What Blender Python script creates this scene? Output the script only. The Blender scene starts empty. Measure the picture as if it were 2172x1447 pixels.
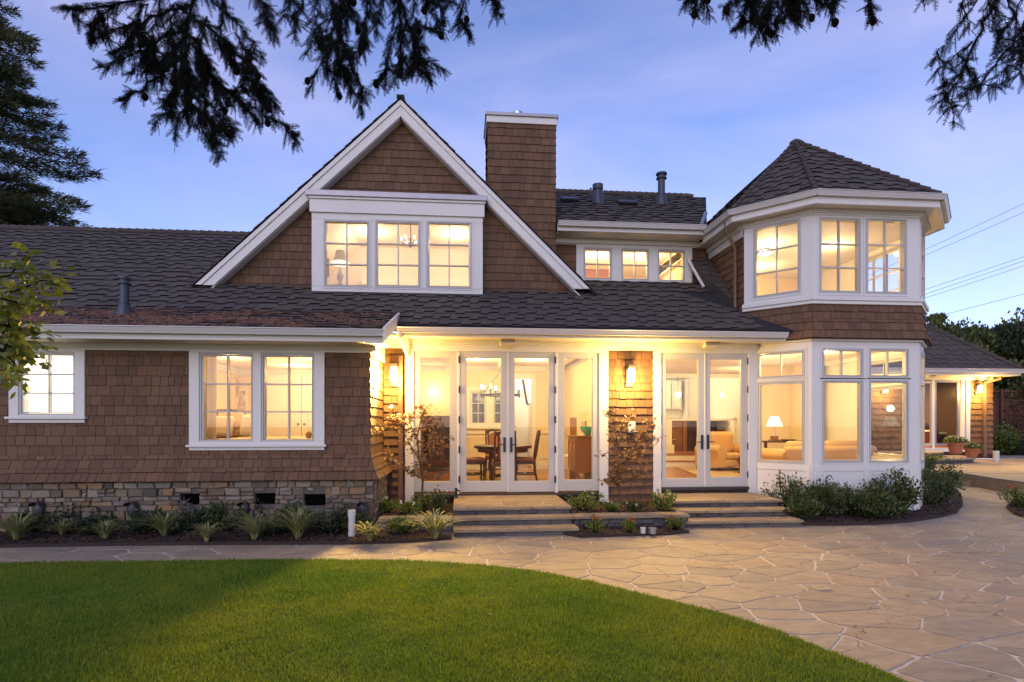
import bpy, math, random
import numpy as np
from mathutils import Vector, Matrix, noise as mnoise
R = math.radians
random.seed(7)
rng = np.random.default_rng(11)
SC = bpy.context.scene
COL = SC.collection

# ---------------------------------------------------------------- camera
YAW = R(5.0)
FPX = 1200.0                      # focal length in photo pixels (photo is 2172 wide)
CAM = Vector((0.0, 0.0, 1.55))
cd = bpy.data.cameras.new("camera")
cam = bpy.data.objects.new("camera", cd)
COL.objects.link(cam)
cam.location = CAM
cam.rotation_euler = (R(90), 0, -YAW)
cd.sensor_width = 36.0
cd.lens = FPX / 2172 * 36.0
cd.shift_y = (900 - 723.5) / 2172
cd.clip_end = 2000
cd.clip_start = 0.05
SC.camera = cam

# ---------------------------------------------------------------- sky and sun
SUN_EL, SUN_AZ = R(30.0), R(200)
w = bpy.data.worlds.new("World")
SC.world = w
w.use_nodes = True
nt = w.node_tree
nt.nodes.clear()
def N(t, tree=None, **kw):
    n = (tree or nt).nodes.new(t)
    for k, v in kw.items():
        setattr(n, k, v)
    return n
L = nt.links.new
sky = N('ShaderNodeTexSky')
sky.sky_type = 'NISHITA'
sky.sun_disc = False
sky.sun_elevation = SUN_EL
sky.sun_rotation = SUN_AZ
sky.altitude = 50
sky.air_density = 1.0
sky.dust_density = 0.6
sky.ozone_density = 3.0
tint = N('ShaderNodeMix', data_type='RGBA', blend_type='MULTIPLY')
tint.inputs['Factor'].default_value = 1.0
tint.inputs['B'].default_value = (2.1, 1.95, 2.5, 1)
L(sky.outputs[0], tint.inputs['A'])
tc = N('ShaderNodeTexCoord')
mp = N('ShaderNodeMapping')
mp.inputs['Rotation'].default_value = (0.1, 0.25, 0.5)
mp.inputs['Scale'].default_value = (0.9, 1.1, 2.6)
L(tc.outputs['Generated'], mp.inputs['Vector'])
nz = N('ShaderNodeTexNoise')
nz.inputs['Scale'].default_value = 1.4
nz.inputs['Detail'].default_value = 7
nz.inputs['Roughness'].default_value = 0.55
nz.inputs['Distortion'].default_value = 0.6
L(mp.outputs[0], nz.inputs['Vector'])
rp = N('ShaderNodeValToRGB')
rp.color_ramp.elements[0].position = 0.40
rp.color_ramp.elements[0].color = (0, 0, 0, 1)
rp.color_ramp.elements[1].position = 0.85
rp.color_ramp.elements[1].color = (0.45, 0.45, 0.45, 1)
L(nz.outputs[0], rp.inputs[0])
cl = N('ShaderNodeMix', data_type='RGBA')
cl.inputs['B'].default_value = (11.0, 9.4, 12.5, 1)      # thin lavender cloud
L(rp.outputs[0], cl.inputs['Factor'])
L(tint.outputs['Result'], cl.inputs['A'])
bg = N('ShaderNodeBackground')
bg.inputs['Strength'].default_value = 0.10
L(cl.outputs['Result'], bg.inputs['Color'])
out = N('ShaderNodeOutputWorld')
L(bg.outputs[0], out.inputs['Surface'])

sd = bpy.data.lights.new("sun", 'SUN')
sun = bpy.data.objects.new("sun", sd)
COL.objects.link(sun)
sd.energy = 0.5
sd.angle = R(60)
sd.color = (1.0, 0.74, 0.40)
az = SUN_AZ
sdir = Vector((math.sin(az) * math.cos(SUN_EL), math.cos(az) * math.cos(SUN_EL), math.sin(SUN_EL)))
sun.rotation_euler = (-sdir).to_track_quat('-Z', 'Y').to_euler()

SC.view_settings.view_transform = 'Standard'
SC.view_settings.look = 'None'
SC.view_settings.exposure = 0.0
SC.view_settings.gamma = 1.0
SC.cycles.max_bounces = 10
SC.cycles.diffuse_bounces = 4
SC.cycles.glossy_bounces = 4
SC.cycles.transparent_max_bounces = 24
SC.cycles.sample_clamp_indirect = 6.0
SC.cycles.use_denoising = True
SC.cycles.caustics_reflective = False
SC.cycles.caustics_refractive = False

# ---------------------------------------------------------------- pixel <-> place
_c, _s = math.cos(YAW), math.sin(YAW)
FWD, RGT, UP = Vector((_s, _c, 0)), Vector((_c, -_s, 0)), Vector((0, 0, 1))
def ray(u, v):
    return FWD + RGT * ((u - 1086) / FPX) + UP * ((900 - v) / FPX)
def at_z(u, v, z):
    d = ray(u, v); return CAM + d * ((z - CAM.z) / d.z)
def at_y(u, v, y):
    d = ray(u, v); return CAM + d * ((y - CAM.y) / d.y)
def at_d(u, v, d):
    return CAM + ray(u, v) * d

class Fr:
    """A plane to build on: s along U, v along V, d out along N."""
    def __init__(self, O, U, V=(0, 0, 1), Nn=None):
        self.O, self.U, self.V = Vector(O), Vector(U).normalized(), Vector(V).normalized()
        self.N = Vector(Nn).normalized() if Nn else self.U.cross(self.V).normalized()
    def p(self, s, v, d=0.0):
        return self.O + self.U * s + self.V * v + self.N * d
    def px(self, u, v, d=0.0):
        r = ray(u, v); o = self.O + self.N * d
        P = CAM + r * ((o - CAM).dot(self.N) / r.dot(self.N)) - self.O
        return P.dot(self.U), P.dot(self.V)
    def rect(self, u0, v0, u1, v1, d=0.0):
        um, vm = (u0 + u1) / 2, (v0 + v1) / 2
        return (self.px(u0, vm, d)[0], self.px(u1, vm, d)[0], self.px(um, v1, d)[1], self.px(um, v0, d)[1])
WORLD = Fr((0, 0, 0), (1, 0, 0), (0, 0, 1), (0, -1, 0))
def facade(y):
    return Fr((0, y, 0), (1, 0, 0), (0, 0, 1), (0, -1, 0))

# ---------------------------------------------------------------- mesh building
def clip(poly, conv):
    out = poly
    n = len(conv)
    for i in range(n):
        ax, ay = conv[i]; bx, by = conv[(i + 1) % n]
        ex, ey = bx - ax, by - ay
        inp, out = out, []
        if not inp: return []
        px_, py_ = inp[-1]
        ps = ex * (py_ - ay) - ey * (px_ - ax)
        for qx, qy in inp:
            qs = ex * (qy - ay) - ey * (qx - ax)
            if (qs >= 0) != (ps >= 0):
                t = ps / (ps - qs)
                out.append((px_ + (qx - px_) * t, py_ + (qy - py_) * t))
            if qs >= 0: out.append((qx, qy))
            px_, py_, ps = qx, qy, qs
    return out
def area2(poly):
    return sum(poly[i][0] * poly[(i + 1) % len(poly)][1] - poly[(i + 1) % len(poly)][0] * poly[i][1] for i in range(len(poly)))
def ccw(poly):
    return poly if area2(poly) > 0 else poly[::-1]

class MB:
    def __init__(self): self.v, self.f = [], []
    def add(self, verts, faces):
        b = len(self.v); self.v.extend([tuple(x) for x in verts]); self.f.extend([tuple(i + b for i in q) for q in faces])
    def box(self, F, s0, s1, v0, v1, d0, d1):
        self.add([F.p(s, v, d) for d in (d0, d1) for v in (v0, v1) for s in (s0, s1)],
                 [(0, 2, 3, 1), (4, 5, 7, 6), (0, 1, 5, 4), (2, 6, 7, 3), (0, 4, 6, 2), (1, 3, 7, 5)])
        return self
    def bx(self, x0, x1, y0, y1, z0, z1):
        return self.box(WORLD, x0, x1, z0, z1, -y1, -y0)
    def ring(self, F, s0, s1, v0, v1, w, d0, d1, wt=None, wb=None):
        wt = w if wt is None else wt; wb = w if wb is None else wb
        self.box(F, s0, s0 + w, v0, v1, d0, d1); self.box(F, s1 - w, s1, v0, v1, d0, d1)
        self.box(F, s0 + w, s1 - w, v1 - wt, v1, d0, d1); self.box(F, s0 + w, s1 - w, v0, v0 + wb, d0, d1)
        return self
    def prism(self, F, poly, d0, d1):
        poly = ccw(list(poly)); n = len(poly)
        self.add([F.p(s, v, d0) for s, v in poly] + [F.p(s, v, d1) for s, v in poly],
                 [tuple(range(n))[::-1], tuple(range(n, 2 * n))] + [(i, (i + 1) % n, n + (i + 1) % n, n + i) for i in range(n)])
        return self
    def tube(self, pts, r, n=8, cap=True):
        pts = [Vector(p) for p in pts]
        rr = r if isinstance(r, (list, tuple)) else [r] * len(pts)
        b = len(self.v); prev = None
        for i, p in enumerate(pts):
            t = (pts[min(i + 1, len(pts) - 1)] - pts[max(i - 1, 0)]).normalized()
            a = prev if prev is not None else (Vector((0, 0, 1)) if abs(t.z) < 0.9 else Vector((1, 0, 0)))
            e1 = (a - t * a.dot(t)).normalized(); e2 = t.cross(e1); prev = e1
            for k in range(n):
                q = 2 * math.pi * k / n
                self.v.append(tuple(p + (e1 * math.cos(q) + e2 * math.sin(q)) * rr[i]))
        for i in range(len(pts) - 1):
            for k in range(n):
                k2 = (k + 1) % n
                self.f.append((b + i * n + k, b + i * n + k2, b + (i + 1) * n + k2, b + (i + 1) * n + k))
        if cap:
            self.f.append(tuple(b + k for k in range(n))[::-1]); e = b + (len(pts) - 1) * n
            self.f.append(tuple(e + k for k in range(n)))
        return self
    def lathe(self, prof, c=(0, 0, 0), n=20, sq=1.0):
        b = len(self.v); c = Vector(c)
        for r, z in prof:
            for k in range(n):
                q = 2 * math.pi * k / n
                self.v.append((c.x + r * math.cos(q), c.y + r * sq * math.sin(q), c.z + z))
        for i in range(len(prof) - 1):
            for k in range(n):
                k2 = (k + 1) % n
                self.f.append((b + i * n + k, b + i * n + k2, b + (i + 1) * n + k2, b + (i + 1) * n + k))
        self.f.append(tuple(b + k for k in range(n))[::-1]); e = b + (len(prof) - 1) * n
        self.f.append(tuple(e + k for k in range(n)))
        return self
    def blob(self, c, r, n=10, m=7, jit=0.0):
        prof = [(max(1e-3, math.sin(math.pi * i / m)), -math.cos(math.pi * i / m)) for i in range(m + 1)]
        b = len(self.v)
        self.lathe(prof, (0, 0, 0), n)
        for i in range(b, len(self.v)):
            x, y, z = self.v[i]
            k = 1 + jit * mnoise.noise(Vector((x * 2 + c[0], y * 2 + c[1], z * 2 + c[2])))
            self.v[i] = (c[0] + x * r[0] * k, c[1] + y * r[1] * k, c[2] + z * r[2] * k)
        return self
    def shingle(self, F, poly, course, wmin, wmax, t, v0, rnd, roof=False, slip=0.006):
        """Rows of separate shingles over a convex polygon of F, each thick at its butt."""
        poly = ccw(list(poly))
        smin, smax = min(p[0] for p in poly), max(p[0] for p in poly)
        vmin, vmax = min(p[1] for p in poly), max(p[1] for p in poly)
        k = math.floor((vmin - v0) / course)
        while v0 + k * course < vmax:
            b = v0 + k * course; s = smin - rnd.random() * wmax; lo = 0.0
            while s < smax:
                wd = rnd.uniform(wmin, wmax)
                if roof:
                    lo = (0.36 * course if lo < .01 else 0.0) if rnd.random() < .84 else lo
                    k_ = 0.06 * course
                    tab = [(s + 0.002 - k_, b - lo), (s + wd - 0.002 - k_, b - lo), (s + wd + k_, b + course * 1.02), (s + k_, b + course * 1.02)]
                    hb, ht = b - lo, b + course * 1.02
                else:
                    j = rnd.uniform(-slip, slip)
                    tab = [(s + 0.003, b + j), (s + wd - 0.003, b + j), (s + wd - 0.003, b + course), (s + 0.003, b + course)]
                    hb, ht = b + j, b + course
                q = clip(tab, poly)
                tt = t * rnd.uniform(0.8, 1.2)
                if len(q) >= 3 and abs(area2(q)) > 1e-5:
                    n = len(q)
                    fr = [F.p(x, y, 0.004 + tt * (1 - (y - hb) / (ht - hb))) for x, y in q]
                    bk = [F.p(x, y + (0.03 if roof else 0.0), 0.0) for x, y in q]
                    self.add(fr + bk, [tuple(range(n))] + [(i, n + i, n + (i + 1) % n, (i + 1) % n) for i in range(n)])
                s += wd
            k += 1
        return self
    def build(self, name, m, parent=None, local=False, smooth=None, bevel=0.0, seg=2):
        me = bpy.data.meshes.new(name)
        me.from_pydata(self.v, [], self.f)
        if smooth is not None:
            me.polygons.foreach_set('use_smooth', [True] * len(me.polygons)); me.update()
            me.set_sharp_from_angle(angle=R(smooth))
        return finish(name, me, m, parent, local, bevel, seg)

def finish(name, me, m, parent=None, local=False, bevel=0.0, seg=2):
    me.update()
    o = bpy.data.objects.new(name, me)
    COL.objects.link(o)
    if m: me.materials.append(m)
    if parent is not None:
        o.parent = parent
        if parent.type == 'EMPTY' and not local:
            o.matrix_parent_inverse = Matrix.Translation(-parent.location)
    if bevel:
        md = o.modifiers.new('bevel', 'BEVEL'); md.width = bevel; md.segments = seg; md.limit_method = 'ANGLE'
        me.polygons.foreach_set('use_smooth', [True] * len(me.polygons))
        md.harden_normals = True
    return o

def np_mesh(name, V, k, m, parent=None, local=False):
    """V: (n, k, 3) separate faces of k corners."""
    n = V.shape[0]
    me = bpy.data.meshes.new(name)
    me.vertices.add(n * k); me.loops.add(n * k); me.polygons.add(n)
    me.vertices.foreach_set('co', V.reshape(-1).astype(np.float32))
    me.loops.foreach_set('vertex_index', np.arange(n * k, dtype=np.int32))
    me.polygons.foreach_set('loop_start', np.arange(0, n * k, k, dtype=np.int32))
    return finish(name, me, m, parent, local)

def tag(o, label=None, cat=None, group=None, kind=None):
    if label: o['label'] = label
    if cat: o['category'] = cat
    if group: o['group'] = group
    if kind: o['kind'] = kind
    return o
def thing(name, label, cat, loc=(0, 0, 0), rz=0.0, group=None):
    o = bpy.data.objects.new(name, None); COL.objects.link(o)
    o.empty_display_size = 0.1
    o.location = loc; o.rotation_euler = (0, 0, rz)
    return tag(o, label, cat, group)
def dup(root, loc, rz=0.0, label=None, group=None, scale=1.0):
    r = root.copy(); COL.objects.link(r); r.location = loc; r.rotation_euler = (0, 0, rz); r.scale = (scale,) * 3
    if label: r['label'] = label
    if group: r['group'] = group
    for ch in list(root.children):
        c = ch.copy(); COL.objects.link(c); c.parent = r
        for g in list(ch.children):
            q = g.copy(); COL.objects.link(q); q.parent = c
    return r

# ---------------------------------------------------------------- materials
def mat(name, col, rough=0.6, var=0.15, scale=6.0, island=0.0, bump=0.0, bscale=80.0, metal=0.0, spec=0.5,
        col2=None, emit=None, estr=0.0, ramp=None, trans=0.0, stretch=None, sub=None):
    m = bpy.data.materials.new(name); m.use_nodes = True
    t = m.node_tree; ln = t.links.new
    b = t.nodes['Principled BSDF']
    b.inputs['Roughness'].default_value = rough
    b.inputs['Metallic'].default_value = metal
    b.inputs['Specular IOR Level'].default_value = spec
    if trans: b.inputs['Transmission Weight'].default_value = trans
    geo = N('ShaderNodeNewGeometry', t)
    tcx = N('ShaderNodeTexCoord', t)
    vec = tcx.outputs['Object']
    if stretch:
        mm = N('ShaderNodeMapping', t); mm.inputs['Scale'].default_value = stretch
        ln(vec, mm.inputs['Vector']); vec = mm.outputs[0]
    nz = N('ShaderNodeTexNoise', t)
    nz.inputs['Scale'].default_value = scale; nz.inputs['Detail'].default_value = 5; nz.inputs['Roughness'].default_value = 0.6
    ln(vec, nz.inputs['Vector'])
    if ramp:
        cr = N('ShaderNodeValToRGB', t); cr.color_ramp.interpolation = 'LINEAR'
        el = cr.color_ramp.elements
        while len(el) < len(ramp): el.new(0.5)
        for i, c in enumerate(ramp):
            el[i].position = i / (len(ramp) - 1); el[i].color = (*c, 1)
        ln(geo.outputs['Random Per Island'], cr.inputs[0]); base = cr.outputs[0]
    else:
        rgb = N('ShaderNodeRGB', t); rgb.outputs[0].default_value = (*col, 1); base = rgb.outputs[0]
    if col2:
        mx = N('ShaderNodeMix', t, data_type='RGBA'); mx.inputs['B'].default_value = (*col2, 1)
        cr2 = N('ShaderNodeMapRange', t); cr2.inputs[1].default_value = 0.38; cr2.inputs[2].default_value = 0.66
        ln(nz.outputs[0], cr2.inputs[0]); ln(cr2.outputs[0], mx.inputs['Factor']); ln(base, mx.inputs['A']); base = mx.outputs['Result']
    # brightness: 1 + var*(noise-.5)*2 + island*(random-.5)*2
    ma = N('ShaderNodeMath', t, operation='MULTIPLY_ADD'); ma.inputs[1].default_value = 2 * var; ma.inputs[2].default_value = 1 - var
    ln(nz.outputs[0], ma.inputs[0]); val = ma.outputs[0]
    if island:
        mi = N('ShaderNodeMath', t, operation='MULTIPLY_ADD'); mi.inputs[1].default_value = 2 * island; mi.inputs[2].default_value = -island
        ln(geo.outputs['Random Per Island'], mi.inputs[0])
        ad = N('ShaderNodeMath', t, operation='ADD'); ln(mi.outputs[0], ad.inputs[0]); ln(val, ad.inputs[1]); val = ad.outputs[0]
    hs = N('ShaderNodeHueSaturation', t); ln(base, hs.inputs['Color']); ln(val, hs.inputs['Value'])
    ln(hs.outputs[0], b.inputs['Base Color'])
    if bump:
        n2 = N('ShaderNodeTexNoise', t); n2.inputs['Scale'].default_value = bscale; n2.inputs['Detail'].default_value = 4
        ln(vec, n2.inputs['Vector'])
        bp = N('ShaderNodeBump', t); bp.inputs['Strength'].default_value = bump; bp.inputs['Distance'].default_value = 0.01
        ln(n2.outputs[0], bp.inputs['Height']); ln(bp.outputs[0], b.inputs['Normal'])
    if emit:
        b.inputs['Emission Color'].default_value = (*emit, 1); b.inputs['Emission Strength'].default_value = estr
    if sub:     # thin leaf: some light passes
        b.inputs['Subsurface Weight'].default_value = 0.0
        tr = N('ShaderNodeBsdfTranslucent', t); ln(hs.outputs[0], tr.inputs['Color'])
        mxs = N('ShaderNodeMixShader', t); mxs.inputs[0].default_value = sub
        ln(b.outputs[0], mxs.inputs[1]); ln(tr.outputs[0], mxs.inputs[2])
        ln(mxs.outputs[0], t.nodes['Material Output'].inputs['Surface'])
    return m
def glass_mat(name, tint=(1, 1, 1), refl=1.0, rough=0.0):
    m = bpy.data.materials.new(name); m.use_nodes = True
    t = m.node_tree; t.nodes.clear(); ln = t.links.new
    tr = N('ShaderNodeBsdfTransparent', t); tr.inputs[0].default_value = (*tint, 1)
    gl = N('ShaderNodeBsdfGlossy', t); gl.inputs['Roughness'].default_value = rough
    g = N('ShaderNodeNewGeometry', t)
    dt = N('ShaderNodeVectorMath', t, operation='DOT_PRODUCT'); ln(g.outputs['Normal'], dt.inputs[0]); ln(g.outputs['Incoming'], dt.inputs[1])
    ab = N('ShaderNodeMath', t, operation='ABSOLUTE'); ln(dt.outputs['Value'], ab.inputs[0])
    om = N('ShaderNodeMath', t, operation='SUBTRACT'); om.inputs[0].default_value = 1.0; ln(ab.outputs[0], om.inputs[1])
    pw = N('ShaderNodeMath', t, operation='POWER'); pw.inputs[1].default_value = 5.0; ln(om.outputs[0], pw.inputs[0])
    mu = N('ShaderNodeMath', t, operation='MULTIPLY_ADD'); mu.inputs[1].default_value = 0.96 * refl; mu.inputs[2].default_value = 0.04 * refl; ln(pw.outputs[0], mu.inputs[0])
    mx = N('ShaderNodeMixShader', t); ln(mu.outputs[0], mx.inputs[0]); ln(tr.outputs[0], mx.inputs[1]); ln(gl.outputs[0], mx.inputs[2])
    o = N('ShaderNodeOutputMaterial', t); ln(mx.outputs[0], o.inputs['Surface'])
    return m

M = {}
M['trim'] = mat('white_painted_trim', (0.68, 0.65, 0.58), 0.45, 0.09, 1.3, bump=0.05, bscale=30)
M['trim2'] = mat('greige_sash_paint', (0.47, 0.45, 0.40), 0.4, 0.04, 3.0)
M['gutter'] = mat('gutter_paint', (0.56, 0.53, 0.48), 0.35, 0.08, 3.0)
M['shingle'] = mat('cedar_shingle', (0.126, 0.062, 0.027), 0.75, 0.22, 1.5, island=0.20, bump=0.35, bscale=60, stretch=(1.6, 1.6, 0.25))
M['roof'] = mat('dark_roof_shingle', (0.078, 0.060, 0.047), 0.92, 0.2, 0.9, island=0.11, bump=0.5, bscale=260)
M['roofbase'] = mat('roof_underlay', (0.02, 0.018, 0.018), 0.9)
M['wallback'] = mat('wall_sheathing', (0.05, 0.03, 0.02), 0.9)
M['stone'] = mat('foundation_stone', (0.3, 0.25, 0.2), 0.8, 0.28, 9.0, bump=0.9, bscale=28,
                 ramp=[(.095, .075, .050), (.20, .15, .09), (.15, .13, .10), (.27, .20, .12), (.07, .055, .04), (.19, .125, .065), (.24, .205, .155), (.13, .09, .06), (.25, .15, .06)])
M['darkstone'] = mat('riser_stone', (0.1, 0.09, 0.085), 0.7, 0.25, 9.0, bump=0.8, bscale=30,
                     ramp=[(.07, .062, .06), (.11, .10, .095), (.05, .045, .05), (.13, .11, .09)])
M['mortar'] = mat('stone_mortar', (0.10, 0.085, 0.07), 0.9, 0.2, 20, bump=0.4)
M['flagmortar'] = mat('pale_flagstone_mortar', (0.50, 0.43, 0.34), 0.9, 0.25, 5, bump=0.4, bscale=120)
M['mulch'] = mat('bark_mulch', (0.055, 0.028, 0.017), 0.95, 0.3, 30, island=0.35, bump=0.8, bscale=90)
M['soil'] = mat('garden_soil', (0.04, 0.022, 0.014), 0.95, 0.3, 20, bump=1.0, bscale=60)
M['turf'] = mat('lawn_soil', (0.08, 0.12, 0.010), 0.95, 0.3, 14)
M['earth'] = mat('distant_ground', (0.05, 0.055, 0.025), 0.95, 0.3, 0.4)
M['glass'] = glass_mat('window_glass')
M['paint'] = mat('warm_wall_paint', (0.74, 0.60, 0.37), 0.7, 0.03, 2.0)
M['paintw'] = mat('white_room_paint', (0.80, 0.76, 0.68), 0.6, 0.03, 2.0)
M['ceil'] = mat('ceiling_paint', (0.80, 0.74, 0.64), 0.7, 0.03, 2.0)
M['woodfloor'] = mat('cherry_floorboards', (0.30, 0.105, 0.04), 0.22, 0.25, 3.0, stretch=(0.6, 8, 1), bump=0.03)
M['darkwood'] = mat('dark_turned_wood', (0.075, 0.026, 0.012), 0.3, 0.25, 6, stretch=(5, 5, 1))
M['medwood'] = mat('oak_cabinet_wood', (0.23, 0.095, 0.036), 0.35, 0.22, 5, stretch=(5, 5, 1))
M['leather'] = mat('tan_leather', (0.55, 0.33, 0.14), 0.42, 0.12, 4, bump=0.15, bscale=18)
M['orangeseat'] = mat('rust_upholstery', (0.26, 0.095, 0.042), 0.7, 0.1, 20)
M['black'] = mat('black_metal', (0.015, 0.013, 0.013), 0.4, 0.1)
M['ventshade'] = mat('vent_shade_black', (0.004, 0.0035, 0.003), 1.0, 0.1, spec=0.0)  # near black, painted in for the shade inside the vents
M['panelling'] = mat('golden_wood_panelling', (0.36, 0.17, 0.06), 0.4, 0.25, 5, stretch=(5, 5, 1))
M['bronze'] = mat('dark_bronze', (0.035, 0.03, 0.03), 0.45, 0.2, 12)
M['pipe'] = mat('painted_vent_metal', (0.035, 0.042, 0.06), 0.4, 0.1)
M['steel'] = mat('bright_steel', (0.6, 0.6, 0.62), 0.15, 0.05, metal=1.0)
M['flash'] = mat('galvanised_flashing', (0.30, 0.29, 0.30), 0.35, 0.2, 5, metal=0.6)
M['marble'] = mat('white_counter', (0.8, 0.77, 0.7), 0.2, 0.05)
M['linen'] = mat('cream_linen', (0.78, 0.66, 0.45), 0.8, 0.08, 8, bump=0.2, bscale=25)
M['curtain'] = mat('curtain_linen', (0.78, 0.66, 0.42), 0.8, 0.06, 8, sub=0.55)
M['taupe'] = mat('gold_brown_linen', (0.52, 0.34, 0.13), 0.8, 0.1, 10, bump=0.2, bscale=40)
M['rug'] = mat('patterned_rug', (0.48, 0.36, 0.20), 0.95, 0.25, 14, col2=(0.30, 0.20, 0.11))
M['terra'] = mat('terracotta', (0.38, 0.13, 0.055), 0.7, 0.15, 12)
M['fence'] = mat('redwood_fence', (0.11, 0.042, 0.024), 0.8, 0.25, 4, stretch=(6, 6, 0.6), bump=0.2, bscale=30)
M['bark'] = mat('tree_bark', (0.09, 0.06, 0.04), 0.9, 0.3, 10, bump=0.8, bscale=30)
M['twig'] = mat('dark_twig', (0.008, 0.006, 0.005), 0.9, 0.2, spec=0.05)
M['needle'] = mat('redwood_needles', (0.005, 0.007, 0.0035), 0.9, 0.25, 5, island=0.3, spec=0.05)  # near black: the shade the branches hang in is put into the colour
M['conifer'] = mat('conifer_foliage', (0.045, 0.060, 0.020), 0.8, 0.35, 0.5, island=0.4, col2=(0.11, 0.105, 0.03), sub=0.2)
M['leaf'] = mat('shrub_leaf', (0.060, 0.085, 0.022), 0.5, 0.2, 8, island=0.4, sub=0.25)
M['leafb'] = mat('bright_leaf', (0.13, 0.17, 0.025), 0.5, 0.2, 8, island=0.4, sub=0.3)
M['leafd'] = mat('dark_leaf', (0.035, 0.052, 0.02), 0.5, 0.25, 8, island=0.4, sub=0.2)
M['maple'] = mat('bronze_maple_leaf', (0.26, 0.13, 0.045), 0.6, 0.2, 8, island=0.35, sub=0.3)
M['strap'] = mat('variegated_strap_leaf', (0.24, 0.25, 0.09), 0.5, 0.2, 20, island=0.45, sub=0.3)
M['treeleaf'] = mat('hedge_tree_leaf', (0.07, 0.095, 0.020), 0.6, 0.3, 0.8, island=0.5, col2=(0.15, 0.15, 0.035), sub=0.25)
M['blossom'] = mat('white_blossom', (0.75, 0.72, 0.5), 0.6, 0.1, island=0.2)
M['redbloom'] = mat('red_blossom', (0.55, 0.06, 0.04), 0.6, 0.1, island=0.2)
M['grass'] = mat('grass_blade', (0.125, 0.222, 0.009), 0.6, 0.42, 0.8, island=0.40, col2=(0.21, 0.24, 0.014), sub=0.4)
M['pvc'] = mat('white_plastic_pipe', (0.55, 0.53, 0.50), 0.4, 0.05)
M['screen'] = glass_mat('insect_screen', (0.72, 0.70, 0.66), 0.3, 0.3)
M['frost'] = mat('frosted_lamp_glass', (0.9, 0.85, 0.7), 0.5, 0, emit=(1.0, 0.74, 0.36), estr=22.0)
M['bulb'] = mat('lit_bulb', (1, 0.9, 0.7), 0.5, 0, emit=(1.0, 0.80, 0.5), estr=25.0)
M['shade'] = mat('lit_lamp_shade', (0.85, 0.8, 0.65), 0.7, 0.05, emit=(1.0, 0.86, 0.60), estr=1.3)
M['shadeg'] = mat('gold_pleated_shade', (0.42, 0.30, 0.10), 0.6, 0.2, 30, emit=(0.8, 0.5, 0.14), estr=0.25)
M['down'] = mat('recessed_light_lens', (1, 1, 1), 0.5, 0, emit=(1.0, 0.88, 0.66), estr=12.0)
M['night'] = mat('night_window_glass', (0.035, 0.025, 0.02), 0.08, 0.1)
M['picture'] = mat('picture_print', (0.32, 0.20, 0.07), 0.6, 0.6, 9, col2=(0.7, 0.55, 0.3))
M['green'] = mat('green_glass', (0.10, 0.42, 0.30), 0.1, 0.2, 20)
M['wire'] = mat('power_cable', (0.03, 0.03, 0.035), 0.6)
M['spk'] = mat('speaker_casing', (0.55, 0.50, 0.42), 0.5, 0.04)

def flag_mat(*rmp):
    m = mat('flagstone', (0.3, 0.25, 0.19), 0.78, 0.32, 2.2, bump=0.7, bscale=11,
            ramp=list(rmp) or [(.325, .25, .16), (.285, .225, .15), (.355, .275, .18), (.275, .225, .16), (.245, .20, .145), (.345, .27, .18), (.33, .24, .15), (.30, .235, .155)])
    t = m.node_tree; ln = t.links.new; b = t.nodes['Principled BSDF']
    src = b.inputs['Base Color'].links[0].from_socket
    tcx = N('ShaderNodeTexCoord', t); mp = N('ShaderNodeMapping', t); mp.inputs['Scale'].default_value = (0.5, 1.4, 1)
    ln(tcx.outputs['Object'], mp.inputs['Vector'])
    nd = N('ShaderNodeTexNoise', t); nd.inputs['Scale'].default_value = 3.0; nd.inputs['Detail'].default_value = 3
    ln(mp.outputs[0], nd.inputs['Vector'])
    mv = N('ShaderNodeMix', t, data_type='RGBA'); mv.inputs['Factor'].default_value = 0.25
    ln(mp.outputs[0], mv.inputs['A']); ln(nd.outputs['Color'], mv.inputs['B'])
    vo = N('ShaderNodeTexVoronoi', t, feature='DISTANCE_TO_EDGE'); vo.inputs['Scale'].default_value = 2.3
    ln(mv.outputs['Result'], vo.inputs['Vector'])
    lt = N('ShaderNodeMath', t, operation='LESS_THAN'); lt.inputs[1].default_value = 0.0055; ln(vo.outputs[0], lt.inputs[0])
    n3 = N('ShaderNodeTexNoise', t); n3.inputs['Scale'].default_value = 1.3; ln(tcx.outputs['Object'], n3.inputs['Vector'])
    gt = N('ShaderNodeMath', t, operation='GREATER_THAN'); gt.inputs[1].default_value = 0.50; ln(n3.outputs[0], gt.inputs[0])
    mu = N('ShaderNodeMath', t, operation='MULTIPLY'); ln(lt.outputs[0], mu.inputs[0]); ln(gt.outputs[0], mu.inputs[1])
    n4 = N('ShaderNodeTexNoise', t); n4.inputs['Scale'].default_value = 9.0; n4.inputs['Detail'].default_value = 8; n4.inputs['Roughness'].default_value = 0.7; ln(mp.outputs[0], n4.inputs['Vector'])
    r4 = N('ShaderNodeMapRange', t); r4.inputs[1].default_value = 0.35; r4.inputs[2].default_value = 0.7; r4.inputs[3].default_value = 0.78; r4.inputs[4].default_value = 1.18; ln(n4.outputs[0], r4.inputs[0])
    sm_ = N('ShaderNodeVectorMath', t, operation='SCALE'); ln(src, sm_.inputs[0]); ln(r4.outputs[0], sm_.inputs['Scale']); src = sm_.outputs[0]
    m2 = N('ShaderNodeMath', t, operation='MULTIPLY'); m2.inputs[1].default_value = 0.75; ln(mu.outputs[0], m2.inputs[0])
    mx = N('ShaderNodeMix', t, data_type='RGBA'); mx.inputs['B'].default_value = (0.06, 0.05, 0.045, 1)
    ln(m2.outputs[0], mx.inputs['Factor']); ln(src, mx.inputs['A']); ln(mx.outputs['Result'], b.inputs['Base Color'])
    return m
M['flag'] = flag_mat()
M['treadstone'] = flag_mat((.30, .215, .12), (.24, .175, .105), (.33, .235, .13), (.26, .185, .115))

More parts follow.
